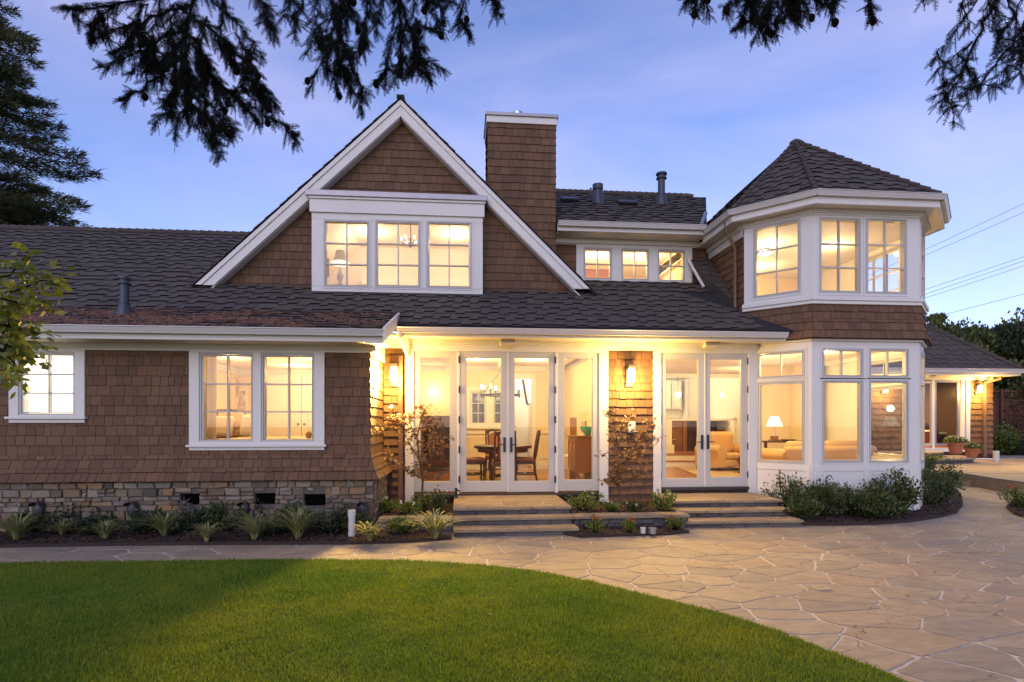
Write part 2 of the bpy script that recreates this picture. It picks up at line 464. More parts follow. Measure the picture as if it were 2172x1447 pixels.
def lamp(name, kind, loc, energy, col=(1, 0.74, 0.42), size=0.1, parent=None, sy=None, rot=None):
    d = bpy.data.lights.new(name, kind); d.energy = energy; d.color = col
    if kind == 'AREA':
        d.shape = 'RECTANGLE' if sy else 'SQUARE'; d.size = size
        if sy: d.size_y = sy
    else: d.shadow_soft_size = size
    o = bpy.data.objects.new(name, d); COL.objects.link(o); o.location = loc
    if rot: o.rotation_euler = rot
    if parent is not None:
        o.parent = parent
        if parent.type == 'EMPTY': o.matrix_parent_inverse = Matrix.Translation(-parent.location)
    return o
# ================================================================= THE HOUSE
YM, YL, YG, YD, YC = 9.9, 8.52, 10.90, 10.62, 11.53      # planes: porch wall, left wing, gable wall, dormer front, clerestory wall
ZF = 0.36                                              # indoor floor
house = thing('shingle_house', 'large brown shingled house with white trim, steep front gable and glowing windows', 'house', (1.0, 12.0, 0.0))
FL, FM, FG, FD, FC = facade(YL), facade(YM), facade(YG), facade(YD), facade(YC)
XL0 = -14.0                                             # left end of the left wing, out of frame
XLR = FL.px(784, 800)[0]                               # right corner of the left wing
rs = random.Random(3)
COURSE = 0.142

def wall_holes(mb, F, s0, s1, v0, v1, holes, d0, d1):
    S = sorted({s0, s1, *[h[0] for h in holes], *[h[1] for h in holes]}); V = sorted({v0, v1, *[h[2] for h in holes], *[h[3] for h in holes]})
    S = [x for x in S if s0 <= x <= s1]; V = [x for x in V if v0 <= x <= v1]
    for j in range(len(V) - 1):
        i = 0
        while i < len(S) - 1:
            def solid(i):
                cs, cv = (S[i] + S[i + 1]) / 2, (V[j] + V[j + 1]) / 2
                return not any(h[0] < cs < h[1] and h[2] < cv < h[3] for h in holes)
            if not solid(i): i += 1; continue
            k = i
            while k + 1 < len(S) - 1 and solid(k + 1): k += 1
            mb.box(F, S[i], S[k + 1], V[j], V[j + 1], d0, d1); i = k + 1
def rectp(s0, s1, v0, v1): return [(s0, v0), (s1, v0), (s1, v1), (s0, v1)]

def window(F, frame, glass, cols, rows, parent, d=0.012, name='window', pm='glass', label=None):
    """A sash window: outer frame, sash, glazing bars (one part) with its pane below it."""
    s0, s1, v0, v1 = frame; a0, a1, b0, b1 = glass
    m = MB()
    e = 0.028
    m.ring(F, s0, s1, v0, v1, e, -0.09, d + 0.006)                       # frame
    g = 0.006
    S0, S1, V0, V1 = s0 + e + g, s1 - e - g, v0 + e + g, v1 - e - g
    m.box(F, S0, a0, V0, V1, -0.07, d); m.box(F, a1, S1, V0, V1, -0.07, d)
    m.box(F, a0, a1, b1, V1, -0.07, d); m.box(F, a0, a1, V0, b0, -0.07, d)
    mw = 0.011
    for i in range(1, cols):
        x = a0 + (a1 - a0) * i / cols; m.box(F, x - mw, x + mw, b0, b1, -0.052, d - 0.012)
    for j in range(1, rows):
        y = b0 + (b1 - b0) * j / rows
        for i in range(cols):
            xa = a0 + (a1 - a0) * i / cols + (mw if i else 0); xb = a0 + (a1 - a0) * (i + 1) / cols - (mw if i < cols - 1 else 0)
            m.box(F, xa, xb, y - mw, y + mw, -0.053, d - 0.013)
    o = m.build(name, M['trim2'], parent)
    if label: o['label'] = label
    p = MB().box(F, a0 - 0.01, a1 + 0.01, b0 - 0.01, b1 + 0.01, -0.045, -0.041)
    p.build('pane', M[pm], o)
    return o

def door_leaf(F, frame, glass, parent, hinge=None, handle=None, name='french_door', zplate=None):
    s0, s1, v0, v1 = frame; a0, a1, b0, b1 = glass
    m = MB()
    m.box(F, s0, a0, v0, v1, -0.06, 0.0); m.box(F, a1, s1, v0, v1, -0.06, 0.0)
    m.box(F, a0, a1, b1, v1, -0.06, 0.0); m.box(F, a0, a1, v0, b0, -0.06, 0.0)
    m.ring(F, a0, a1, b0, b1, 0.012, -0.05, -0.012)
    o = m.build(name, M['trim2'], parent)
    MB().box(F, a0 - 0.01, a1 + 0.01, b0 - 0.01, b1 + 0.01, -0.034, -0.029).build('pane', M['glass'], o)
    if hinge is not None:
        for k in range(5):
            z = v0 + 0.16 + (v1 - v0 - 0.36) * k / 4
            MB().box(F, hinge - 0.016, hinge + 0.016, z, z + 0.11, -0.01, 0.018).tube([F.p(hinge, z - 0.012, 0.02), F.p(hinge, z + 0.122, 0.02)], 0.009, 8).build('hinge', M['black'], o, smooth=40)
    if handle is not None:
        hz = v0 + (v1 - v0) * 0.335
        h = MB().box(F, handle - 0.022, handle + 0.022, hz - 0.13, hz + 0.13, 0.0, 0.014)
        sg = -1 if handle > (s0 + s1) / 2 else 1
        h.tube([F.p(handle, hz, 0.012), F.p(handle, hz, 0.055)], 0.011, 8)
        h.tube([F.p(handle, hz, 0.052), F.p(handle + sg * 0.05, hz + 0.006, 0.058), F.p(handle + sg * 0.10, hz - 0.004, 0.052), F.p(handle + sg * 0.125, hz + 0.008, 0.050)], [0.011, 0.009, 0.008, 0.007], 8)
        h.build('handle', M['black'], o, smooth=40, bevel=0.004)
    return o

def ogee_gutter(mb, p0, p1, outv, h=0.090):
    """K-style gutter from p0 to p1 (top back edge), outv = horizontal outward direction."""
    p0, p1, n = Vector(p0), Vector(p1), Vector(outv).normalized()
    prof = [(0.0, 0.0), (0.10, 0.0), (0.103, -0.011), (0.09, -0.019), (0.087, -0.038), (0.066, -0.066), (0.062, -h), (0.0, -h)]
    b = len(mb.v); k = len(prof)
    for P in (p0, p1):
        for d, z in prof: mb.v.append(tuple(P + n * d + Vector((0, 0, z))))
    for i in range(k): mb.f.append((b + i, b + (i + 1) % k, b + k + (i + 1) % k, b + k + i))
    mb.f.append(tuple(range(b, b + k))); mb.f.append(tuple(range(b + k, b + 2 * k))[::-1])

# ---- left wing front wall
zfr = FL.px(500, 746)[1]; zfl = FL.px(400, 965)[1]; zst = FL.px(400, 1022, 0.15)[1]; ztop = 2.98
bath_g = FL.rect(51, 754, 156, 874); bath_f = FL.rect(42, 746.5, 161.5, 881)
bl_f, bl_g = FL.rect(424, 748, 539, 937), FL.rect(432.6, 756, 533, 932)
br_f, br_g = FL.rect(555, 749, 668, 937), FL.rect(562, 757, 662, 932)
m = MB()
wall_holes(m, FL, XL0, XLR, 0.0, ztop, [bath_f, bl_f, br_f], -0.16, -0.002)
FLS = Fr((XLR, YL, 0), (0, 1, 0), (0, 0, 1), (1, 0, 0))          # side return facing the porch
m.box(FLS, 0.16, 1.38, 0.0, ztop, -0.16, -0.002)
m.build('front_wall', M['wallback'], house)
bc = FL.rect(22, 746, 182.5, 884); dc = FL.rect(403, 746, 689, 943)
sh = MB()
v0c = zfl - 20 * COURSE
pieces = [rectp(XL0, bc[0], bc[2], zfr), rectp(bc[1], dc[0], bc[2], zfr), rectp(dc[1], XLR, bc[2], zfr),
          rectp(XL0, dc[0], dc[2], bc[2]), rectp(dc[1], XLR, dc[2], bc[2]), rectp(XL0, XLR, zfl, dc[2])]
for p in pieces: sh.shingle(FL, p, COURSE, 0.08, 0.19, 0.016, v0c, rs)
# flared skirt: two rising facets
zm = (zfl + zst) / 2
def flare(Fa, s0, s1, za, zb, da, db, rows, left=0.0, right=0.0):
    """sloped strip from (za, da) down to (zb, db)."""
    O = Fa.p(0, zb, db); V = Fa.V * (za - zb) + Fa.N * (da - db); ln = V.length
    Fs = Fr(O, Fa.U, V, Fa.U.cross(V))
    if Fs.N.dot(Fa.N) < 0: Fs.N = -Fs.N
    sh.shingle(Fs, [(s0 - left * 1.0, 0), (s1 + right, 0), (s1 + right * (da / db if db else 0), ln), (s0 - left * (da / db if db else 0), ln)], ln / rows, 0.08, 0.19, 0.016, 0.0, rs)
    return Fs
flare(FL, XL0, XLR, zfl, zm, 0.0, 0.055, 1.5, right=0.055)
flare(FL, XL0, XLR, zm, zst, 0.055, 0.15, 1.5, right=0.15)
p_s = rectp(0.0, 1.36, zfl, 2.62)
sh.shingle(FLS, p_s, COURSE, 0.08, 0.17, 0.016, v0c, rs)
flare(FLS, 0.0, 1.36, zfl, zm, 0.0, 0.055, 1.5, left=0.055)
flare(FLS, 0.0, 1.36, zm, zst, 0.055, 0.15, 1.5, left=0.15)
# ---- porch wall shingle panels
zsof = FM.px(1100, 742)[1]
px0 = FM.px(859.5, 900)[0]
pier0, pier1 = FM.px(1289.7, 900)[0], FM.px(1384.5, 900)[0]
sh.shingle(FM, rectp(XLR + 0.02, px0 - 0.0, 0.06, zsof), COURSE, 0.08, 0.2, 0.03, 0.06, rs)
sh.shingle(FM, rectp(pier0, pier1, 0.16, zsof), COURSE, 0.08, 0.2, 0.034, 0.16, rs)
# ---- gable wall shingles
RK_O, RK_L, RK_R = FD.px(850, 214, -0.08), FD.px(422, 605, -0.08), FD.px(1255, 614, -0.08)
xa, za_ = RK_O
sl = ((za_ - RK_L[1]) / (xa - RK_L[0]) + (za_ - RK_R[1]) / (RK_R[0] - xa)) / 2      # gable pitch
zg0 = 4.02
def gx(z, sgn, off=0.0): return xa + sgn * ((za_ - z) / sl - off)
dbx = FD.rect(661, 416, 1024, 621)                           # box dormer outline
zdt = FD.px(840, 412)[1]
gpieces = [[(gx(zg0, -1), zg0), (dbx[0] + .05, zg0), (dbx[0] + .05, za_ - (xa - dbx[0] - .05) * sl)],
           [(dbx[1] - .05, zg0), (gx(zg0, 1), zg0), (dbx[1] - .05, za_ - (dbx[1] - .05 - xa) * sl)],
           [(gx(zdt - .06, -1), zdt - .06), (gx(zdt - .06, 1), zdt - .06), (xa, za_)]]
for p in gpieces: sh.shingle(FG, p, 0.152, 0.09, 0.2, 0.016, zg0, rs)
m = MB()
for p in gpieces: m.prism(FG, p, -0.15, -0.003)
# ---- clerestory wall + turret side wall
XTS = 5.19
cx0, cx1 = FC.px(1222, 560)[0], FC.px(1467, 560)[0]
zc0, zc1, zctop = 4.35, FC.px(1345, 597)[1], 5.72
cw = [(FC.rect(1237, 526, 1298, 594), FC.rect(1241.5, 531, 1293, 590)), (FC.rect(1317, 528, 1376, 596), FC.rect(1321, 533, 1372, 592)), (FC.rect(1394, 530, 1452, 598), FC.rect(1398, 535, 1448, 594))]
wall_holes(m, FC, 1.45, XTS, zc0 - .4, zctop, [a for a, b in cw], -0.15, -0.003)
sh.shingle(FC, rectp(1.3, cx0, zc0, 5.35), COURSE, 0.08, 0.19, 0.016, zc0, rs)
sh.shingle(FC, rectp(cx1, XTS, zc0, 5.35), COURSE, 0.08, 0.19, 0.016, zc0, rs)
FTS = Fr((XTS, YC, 0), (0, -1, 0), (0, 0, 1), (-1, 0, 0))
m.box(FTS, -0.0, YC - 10.10, 3.3, zctop, -0.12, -0.003)
sh.shingle(FTS, rectp(0.0, YC - 10.06, 3.5, 5.3), COURSE, 0.08, 0.17, 0.016, zc0, rs)
m.build('upper_wall', M['wallback'], house)
# ---- bay / turret faces
PB0, PB1, PB2 = Vector((5.333, 9.9, 0)), Vector((5.99, 9.25, 0)), Vector((7.97, 9.25, 0))
PT0 = Vector((5.19, 10.05, 0))
PB3, PT3 = Vector((8.62, 9.9, 0)), Vector((8.77, 10.05, 0))
q = math.sqrt(.5)
FBL = Fr(PB0, (q, -q, 0), (0, 0, 1)); FBF = Fr((0, 9.25, 0), (1, 0, 0), (0, 0, 1)); FBR = Fr(PB2, (q, q, 0), (0, 0, 1))
FTL = Fr(PT0, (q, -q, 0), (0, 0, 1))
wBL, wBF, wBR = (PB1 - PB0).length, PB2.x, (PB3 - PB2).length
wTL = (PB1 - PT0).length
zbt = FBF.px(1830, 716)[1]                                    # top of lower bay / bottom of the shingle skirt
zsk = FBF.px(1830, 640)[1]                                    # top of the skirt
fz = FBF.N
FS = Fr((0, 9.25, 0), (1, 0, 0))
lowL = [(FBL.rect(1605, 745, 1707, 802.5), FBL.rect(1612, 752, 1701, 797), 2, 1), (FBL.rect(1605, 808, 1707, 983), FBL.rect(1613, 815, 1701, 977), 1, 1)]
lowF = [(FBF.rect(1743.4, 739, 1830.5, 801), FBF.rect(1748, 745, 1823.6, 796), 2, 1), (FBF.rect(1743.4, 806, 1830.5, 982), FBF.rect(1748, 812, 1823.6, 976), 1, 1),
        (FBF.rect(1843, 739, 1927, 801), FBF.rect(1847, 745, 1920, 796), 2, 1), (FBF.rect(1843, 806, 1927, 982), FBF.rect(1847, 812, 1920, 976), 1, 1)]
upL = [(FTL.rect(1598, 473, 1698, 628), FTL.rect(1604, 480, 1692, 622), 2, 3)]
upF = [(FBF.rect(1737, 462, 1825, 623), FBF.rect(1742, 468, 1819, 617), 2, 3), (FBF.rect(1835, 464, 1922, 625), FBF.rect(1841, 470, 1916, 619), 2, 3)]
def mir(F, r, w_):     # right-hand face: mirror of the left one
    return (w_ - r[1], w_ - r[0], r[2], r[3])
lowR = [(mir(FBR, a, wBR), mir(FBR, b, wBR), c, d) for a, b, c, d in lowL]
zev = 5.42                                                    # turret/upper eave height (gutter top)
zbw = FBF.px(1835, 430)[1]                                    # top of the upper white wall
FTR = Fr(PB2, (q, q, 0), (0, 0, 1)); wTR = (PT3 - PB2).length
upR = [(mir(FTR, a, wTR), mir(FTR, b, wTR), c, d) for a, b, c, d in upL]
zpan0, zpan1 = FBF.px(1790, 1034)[1], FBF.px(1790, 999)[1]
sT = {'L': (FBL, 0.0, wBL, lowL), 'F': (FBF, PB1.x, PB2.x, lowF), 'R': (FBR, 0.0, wBR, lowR)}
m = MB()
for k, (F, s0, s1, ws) in sT.items():
    holes = [a for a, *_ in ws]
    wall_holes(m, F, s0, s1, 0.02, zbt + .3, holes, -0.10, 0.0)
    cols = sorted({(round(h[0], 3), round(h[1], 3)) for h in holes})
    g_ = [(a - .01, b + .01, zpan0, zpan1) for a, b in cols]                # recessed panels under the windows
    wall_holes(m, F, s0 + .03, s1 - .03, zpan0 - 0.13, zpan1 + 0.09, g_, 0.0, 0.018)
    for h in holes:
        m.ring(F, h[0] - 0.035, h[1] + 0.035, h[2] - 0.03, h[3] + 0.03, 0.032, 0.0, 0.012)
for F, s0, s1, ws in ((FTL, 0.0, wTL, upL), (FBF, PB1.x, PB2.x, upF), (FTR, 0.0, wTR, upR)):
    holes = [a for a, *_ in ws]
    wall_holes(m, F, s0, s1, zsk + 0.0, zev - .02, holes, -0.10, 0.004)
    for h in holes: m.ring(F, h[0] - 0.035, h[1] + 0.035, h[2] - 0.03, h[3] + 0.03, 0.03, 0.004, 0.016)
m.build('bay_wall', M['trim'], house, bevel=0.004)
FXR = Fr((8.62, 9.9, 0), (0, 1, 0), (0, 0, 1), (1, 0, 0)); FXT = Fr((8.77, 10.05, 0), (0, 1, 0), (0, 0, 1), (1, 0, 0))
m = MB()
sidewin = [(0.35, 1.55, lowF[1][0][2], lowF[1][0][3]), (0.35, 1.55, lowF[0][0][2], lowF[0][0][3])]
wall_holes(m, FXR, 0.0, 11.0, 0.0, zbt + .3, sidewin, -0.12, 0.0)
sideup = [(0.5, 1.75, upF[0][0][2], upF[0][0][3])]
wall_holes(m, FXT, 0.0, 5.0, zbt + .3, zev, sideup, -0.12, 0.0)
m.build('side_wall', M['trim'], house)
for h, c, r_ in ((sidewin[0], 1, 1), (sidewin[1], 2, 1)): window(FXR, h, (h[0] + .07, h[1] - .07, h[2] + .07, h[3] - .07), c, r_, house)
h = sideup[0]; window(FXT, h, (h[0] + .07, h[1] - .07, h[2] + .07, h[3] - .07), 3, 3, house)
# turret sill band and lower crown
m = MB()
def band(F, s0, s1, v0, v1, d1, e0=0.0, e1=0.0):
    m.box(F, s0 - e0 * d1 * .42, s1 + e1 * d1 * .42, v0, v1, 0.004, d1)
zs0, zs1 = FBF.px(1830, 642)[1], FBF.px(1830, 631)[1]
for F, s0, s1, e0, e1 in ((FTL, -0.02, wTL, 0, 1), (FBF, PB1.x, PB2.x, 1, 1), (FTR, 0, wTR, 1, 0)):
    m.box(F, s0 - .02 * e0, s1 + .02 * e1, zs0 - .04, zs0 + .02, 0.005, 0.045); m.box(F, s0 - .025 * e0, s1 + .025 * e1, zs0 + .02, zs1, 0.005, 0.07)
for F, s0, s1 in ((FBL, 0, wBL), (FBF, PB1.x, PB2.x), (FBR, 0, wBR)):
    m.box(F, s0 - .01, s1 + .01, zbt - .07, zbt - 0.005, 0.001, 0.05)
m.build('sill_band', M['trim'], house, bevel=0.006)
# flared skirt between the storeys
zk = zs0 - .04
def skirt(F, s0, s1, l, r):
    segs = [(zk, zk - (zk - zbt) * .45, 0.004, 0.03), (zk - (zk - zbt) * .45, zbt - .03, 0.03, 0.12)]
    for za2, zb2, da, db in segs:
        O = F.p(0, zb2, db); V = F.V * (za2 - zb2) + F.N * (da - db); ln = V.length
        Fs = Fr(O, F.U, V, F.U.cross(V)); k = 0.414
        poly = [(s0 - k * db * l, 0), (s1 + k * db * r, 0), (s1 + k * da * r, ln), (s0 - k * da * l, ln)]
        sh.shingle(Fs, poly, ln / (2 if db < .05 else 2.4), 0.09, 0.2, 0.016, 0, rs)
        mbk.prism(Fs, poly, -0.05, -0.004)
mbk = MB()
skirt(FTL, -0.0, wTL, 0, 1); skirt(FBF, PB1.x, PB2.x, 1, 1); skirt(FTR, 0.0, wTR, 1, 0)
mbk.box(FBF, PB1.x, PB2.x, zbt, zk, -0.10, -0.06); mbk.box(FTL, 0, wTL, zbt, zk, -0.10, -0.06); mbk.box(FTR, 0, wTR, zbt, zk, -0.10, -0.06)
mbk.build('skirt_backing', M['wallback'], house)
# chimney
FCH = facade(11.25)
ch = FCH.rect(1035, 262, 1178, 525); chz1 = FCH.px(1105, 250)[1]
m = MB().bx(ch[0] + .005, ch[1] - .005, 11.255, 12.10, 3.5, chz1)
chim = m.build('chimney', M['wallback'], house)
c2 = MB()
c2.shingle(FCH, rectp(ch[0], ch[1], 4.2, chz1), 0.155, 0.1, 0.21, 0.016, 4.2, rs)
c2.shingle(Fr((ch[0], 12.1, 0), (0, -1, 0), (0, 0, 1), (-1, 0, 0)), rectp(0, .85, 4.2, chz1), 0.155, 0.1, 0.21, 0.016, 4.2, rs)
c2.shingle(Fr((ch[1], 11.25, 0), (0, 1, 0), (0, 0, 1), (1, 0, 0)), rectp(0, .85, 4.2, chz1), 0.155, 0.1, 0.21, 0.016, 4.2, rs)
c2.build('chimney_shingles', M['shingle'], chim)
MB().bx(ch[0] - .03, ch[1] + .03, 11.21, 12.15, chz1 - .13, chz1 + .0).build('cap_board', M['trim'], chim, bevel=.006)
MB().bx(ch[0] - .055, ch[1] + .055, 11.18, 12.18, chz1 + .001, chz1 + .065).build('chimney_cap', M['flash'], chim, bevel=.006)
fl = FCH.rect(1090, 222, 1114, 243)
MB().lathe([(.10, 0), (.10, .10), (.118, .12), (.118, .24), (.10, .26), (.02, .27)], ((fl[0] + fl[1]) / 2, 11.65, chz1 + .06), 20).build('flue', M['steel'], chim, smooth=35)
sh.build('shingle_cladding', M['shingle'], house)

# ---------------------------------------------------------------- roofs
rr = random.Random(5)
rf = MB(); rb = MB()
PITCH = 0.62
def zmain(y): return 3.20 + PITCH * (y - 9.40)
def slope_frame(O, U, V):
    f = Fr(O, U, V); 
    if f.N.z < 0: f.N = -f.N
    return f
kk = math.sqrt(1 + PITCH ** 2)
FR = slope_frame((0, 9.40, 3.20), (1, 0, 0), (0, 1, PITCH))
def ry(y): return (y - 9.40) * kk
RC = 0.27
def roof(F, poly, t=0.025, c=RC, th=0.07, v0=0.0):
    rf.shingle(F, poly, c, 0.13, 0.20, t, v0, rr, roof=True)
    rb.prism(F, poly, -th, 0.0)
YV = FD.px(430, 605)[0]
yfoot = 10.98
XV0, XV1 = gx(zmain(yfoot), -1), gx(zmain(14.0), -1)
XW0, XW1 = gx(zmain(yfoot), 1), gx(zmain(YC), 1)
XBE = -1.085                                            # right edge of the low left roof
roof(FR, [(XBE, ry(9.36)), (5.80, ry(9.36)), (5.20, ry(10.02)), (5.20, ry(yfoot)), (XBE, ry(yfoot))])
roof(FR, [(XL0, ry(9.73)), (XBE, ry(9.73)), (XBE, ry(yfoot)), (XL0, ry(yfoot))])
roof(FR, [(XL0, ry(yfoot)), (XV0, ry(yfoot)), (XV1, ry(14.0)), (XL0, ry(14.0))])
roof(FR, [(XW0, ry(yfoot)), (5.20, ry(yfoot)), (5.20, ry(YC)), (XW1, ry(YC))])
# low roof over the left wing
zle = 2.845; yle = 8.02
FB = slope_frame((0, yle, zle), (1, 0, 0), (0, 9.75 - yle, zmain(9.75) + 0.012 - zle))
roof(FB, [(XL0, 0), (XBE, 0), (XBE, math.hypot(9.78 - yle, zmain(9.78) - zle)), (XL0, math.hypot(9.78 - yle, zmain(9.78) - zle))], c=0.25, th=0.05)
# gable roof slopes
yr0, yr1 = YD + 0.02, 14.9
for sg in (-1, 1):
    U = (0, 1, 0); V = Vector((-sg * 1.0, 0, sl))
    ft = RK_L if sg < 0 else RK_R
    O = Vector((gx(zg0 - .0, sg, -0.02), 0, zg0 + 0.012))
    f = slope_frame(O, U, V)
    f = Fr(O, U, V, f.N)
    ln = math.hypot((za_ - zg0) / sl + .02, za_ - zg0 + .02)
    # only what stands above the main roof
    zv = zmain(yr1)
    rf.shingle(f, [(yr0, 0), (yfoot + .05, 0), (14.0, (6.05 - zg0) * math.sqrt(1 + 1 / sl ** 2)), (14.9, ln), (yr0, ln)] if sg < 0 else [(yr0, 0), (yr0, ln), (14.9, ln), (14.0, (6.05 - zg0) * math.sqrt(1 + 1 / sl ** 2)), (yfoot + .05, 0)], RC, 0.13, 0.20, 0.018, 0, rr, roof=True)
    rb.prism(f, [(yr0 + .03, 0), (yfoot + .05, 0), (14.0, (6.05 - zg0) * math.sqrt(1 + 1 / sl ** 2)), (14.9, ln), (yr0 + .03, ln)], -0.03, 0.0)
rb.bx(xa - .07, xa + .07, yr0, 14.9, za_ + .02, za_ + .085)
# upper right roof, ridge at y 14
yue = YC - 0.52
zue = FC.px(1340, 477, 0.52)[1] + 0.0
FU = slope_frame((0, yue, zue), (1, 0, 0), (0, 1, 0.60))
ku = math.sqrt(1 + .36)
roof(FU, [(ch[1] + .02, 0), (4.90, 0), (6.3, (14.2 - yue) * ku), (ch[1] + .02, (14.2 - yue) * ku)])
# turret roof
APX = Vector((6.98, 11.33, 0)); APX.z = 1.55 + (900 - 304) / 1200 * (APX.x * _s + APX.y * _c)
APB = Vector((6.98, 14.6, APX.z - .1))
ov = 0.40
E = [Vector((4.89, 11.2, zev)), Vector((4.89, 9.926, zev)), Vector((5.866, 8.95, zev)), Vector((8.094, 8.95, zev)), Vector((9.07, 9.926, zev)), Vector((9.07, 14.6, zev))]
def tri_roof(pts):
    P0 = pts[0]; U = (pts[1] - pts[0]).normalized(); 
    nn = U.cross(pts[-1] - pts[0]).normalized()
    if nn.z < 0: nn = -nn
    V = nn.cross(U); 
    if V.z < 0: V = -V
    f = Fr(P0, U, V, nn)
    roof(f, [((p - P0).dot(U), (p - P0).dot(V)) for p in pts], c=0.27)
tri_roof([E[0], E[1], APX]); tri_roof([E[1], E[2], APX]); tri_roof([E[2], E[3], APX]); tri_roof([E[3], E[4], APX]); tri_roof([E[4], E[5], APB, APX])
tri_roof([Vector((4.89, 14.6, zev)), E[0], APX, APB])
# hip caps
hips = MB()
for e in (E[1], E[2], E[3], E[4]):
    n_ = 16; d = (APX - e)
    for i in range(n_):
        a, b = e + d * (i / n_) , e + d * ((i + 1.12) / n_)
        hips.tube([a + Vector((0, 0, .052)), b + Vector((0, 0, .035))], [.045, .034], 6)
hipo = []
hips.lathe([(.12, -.04), (.13, .02), (.05, .075)], APX, 8)
hips_t = hips; hips = MB()
n_ = 60
for i in range(n_):          # ridge caps on the main ridge and the upper right ridge
    x0 = XL0 + (XV1 - .35 - XL0) * i / n_
    hips.tube([(x0, 14.0, zmain(14.0) + .035), (x0 + .2, 14.0, zmain(14.0) + .02)], [.07, .06], 6)
hips_m = hips; hips = MB()
zur = zue + .6 * (14.2 - yue)
for i in range(30):
    x0 = 1.3 + 4.6 * i / 30
    hips.tube([(x0, 14.2, zur + .035), (x0 + .2, 14.2, zur + .02)], [.07, .06], 6)
roofo = rf.build('roof', M['roof'], house)
rb.build('roof_deck', M['roofbase'], roofo)
for h_ in (hips_t, hips_m, hips): h_.build('ridge_cap', M['roof'], roofo, smooth=50)
# wedge of roof beside the turret with its small white rake
ck = MB(); A = Vector((5.185, 10.2, zmain(10.2) + .02)); B = Vector((4.93, 11.2, zmain(11.2) + .03)); Cc = Vector((4.72, 11.5, 4.98)); D = Vector((5.185, 11.5, 5.02))
nn = (Cc - A).cross(D - A).normalized()
dn = Vector((0, 0, .012)); ck.add([A - dn, B - dn, Cc - dn, D - dn, A - Vector((0, 0, .3)), B - Vector((0, 0, .3))], [(0, 1, 2), (0, 2, 3), (0, 4, 5, 1)])
if nn.z < 0: nn = -nn
U = Vector((1, 0, 0)); U = (U - nn * U.dot(nn)).normalized(); V = nn.cross(U)
fk = Fr(A, U, V, nn); ck.shingle(fk, ccw([((p - A).dot(U), (p - A).dot(V)) for p in (A, D, Cc)]), .20, .13, .2, .02, 0, rr, roof=True)
ck.build('cricket_roof', M['roof'], roofo)
MB().tube([B + Vector((-.02, -.03, 0)), Cc + Vector((-.02, -.03, .02))], .035, 4).build('small_rake', M['trim'], house)
# flashing in the valley by the turret
v0_ = Vector((4.80, 11.02, zue + .03)); v1_ = Vector((6.0, 13.3, zue + .6 * (13.3 - yue) + .05))
MB().tube([v0_ + Vector((0, 0, .02)), v0_.lerp(v1_, .45) + Vector((0, 0, .03))], .04, 6).build('valley_flashing', M['flash'], roofo)

# vents on the roofs
def flue_pipe(x, y, z, h, r, label, cap=True):
    m = MB().lathe([(r * 1.75, -.1), (r * 1.75, .02), (r * 1.15, h * .28), (r * 1.25, h * .28), (r * 1.25, h * .31), (r, h * .32), (r, h * .80)] +
                   ([(r * 1.45, h * .80), (r * 1.5, h * .83), (r * 1.05, h * .84), (r * 1.05, h * .93), (r * 1.55, h * .935), (r * 1.5, h * .99), (r * .3, h)] if cap else [(r, h)]), (x, y, z), 18)
    o = m.build('vent_pipe', M['pipe'], roofo, smooth=35); o['label'] = label
def onroof(F, u, v):
    s, t = F.px(u, v); return F.p(s, t)
p = onroof(FB, 264, 668); zt = at_y(264, 588, p.y).z; flue_pipe(p.x, p.y, p.z, zt - p.z, .062, 'slim dark vent pipe on the low left roof')
p = onroof(FU, 1403, 432); zt = at_y(1403, 367, p.y).z; flue_pipe(p.x, p.y, p.z, zt - p.z, .085, 'tall dark vent pipe with collar and cap')
p = onroof(FU, 1268, 431); zt = at_y(1268, 392, p.y).z
m = MB().lathe([(.16, -.1), (.15, .02), (.10, (zt - p.z) * .72), (.125, (zt - p.z) * .73), (.125, (zt - p.z)), (.02, (zt - p.z) + .01)], p, 18)
o = m.build('vent_pipe', M['pipe'], roofo, smooth=35); o['label'] = 'short tapered vent pipe'
p = onroof(FU, 1253, 424); m = MB().tube([p, p + Vector((0, 0, at_y(1253, 399, p.y).z - p.z))], .025, 10); m.build('vent_pipe', M['pipe'], roofo, smooth=35)['label'] = 'thin dark vent stub'
for u0, u1, v in ((1191, 1227, 430), (1313, 1349, 437)):
    a, b = onroof(FU, u0, v), onroof(FU, u1, v)
    s0, t0 = FU.px(u0, v); s1, _t = FU.px(u1, v)
    MB().box(FU, s0, s1, t0, t0 + .3, .02, .10).build('low_roof_vent', M['black'], roofo, bevel=.02)

# ---------------------------------------------------------------- trim, gutters, soffits
g = MB()
ogee_gutter(g, (XL0, yle - .02, zle + .015), (XBE + .0, yle - .02, zle + .015), (0, -1, 0))
zge = 3.125
ogee_gutter(g, (XBE + .02, 9.40 - .02, zge + .01), (5.60, 9.40 - .02, zge + .01), (0, -1, 0))
ogee_gutter(g, (ch[1] + .006, yue - .02, zue + .01), (4.85, yue - .02, zue + .01), (0, -1, 0))
for a, b in zip(E[:-1], E[1:]):
    t = (b - a).normalized(); n = Vector((t.y, -t.x, 0))
    if n.dot(a - Vector((6.98, 11.5, 0))) < 0: n = -n
    if a is E[0]: a = Vector((4.89, yue - .1, zev))
    ogee_gutter(g, a + Vector((0, 0, .02)) - t * .03, b + Vector((0, 0, .02)) + t * .03, n)
g.build('gutter', M['gutter'], house, smooth=30)
t = MB()
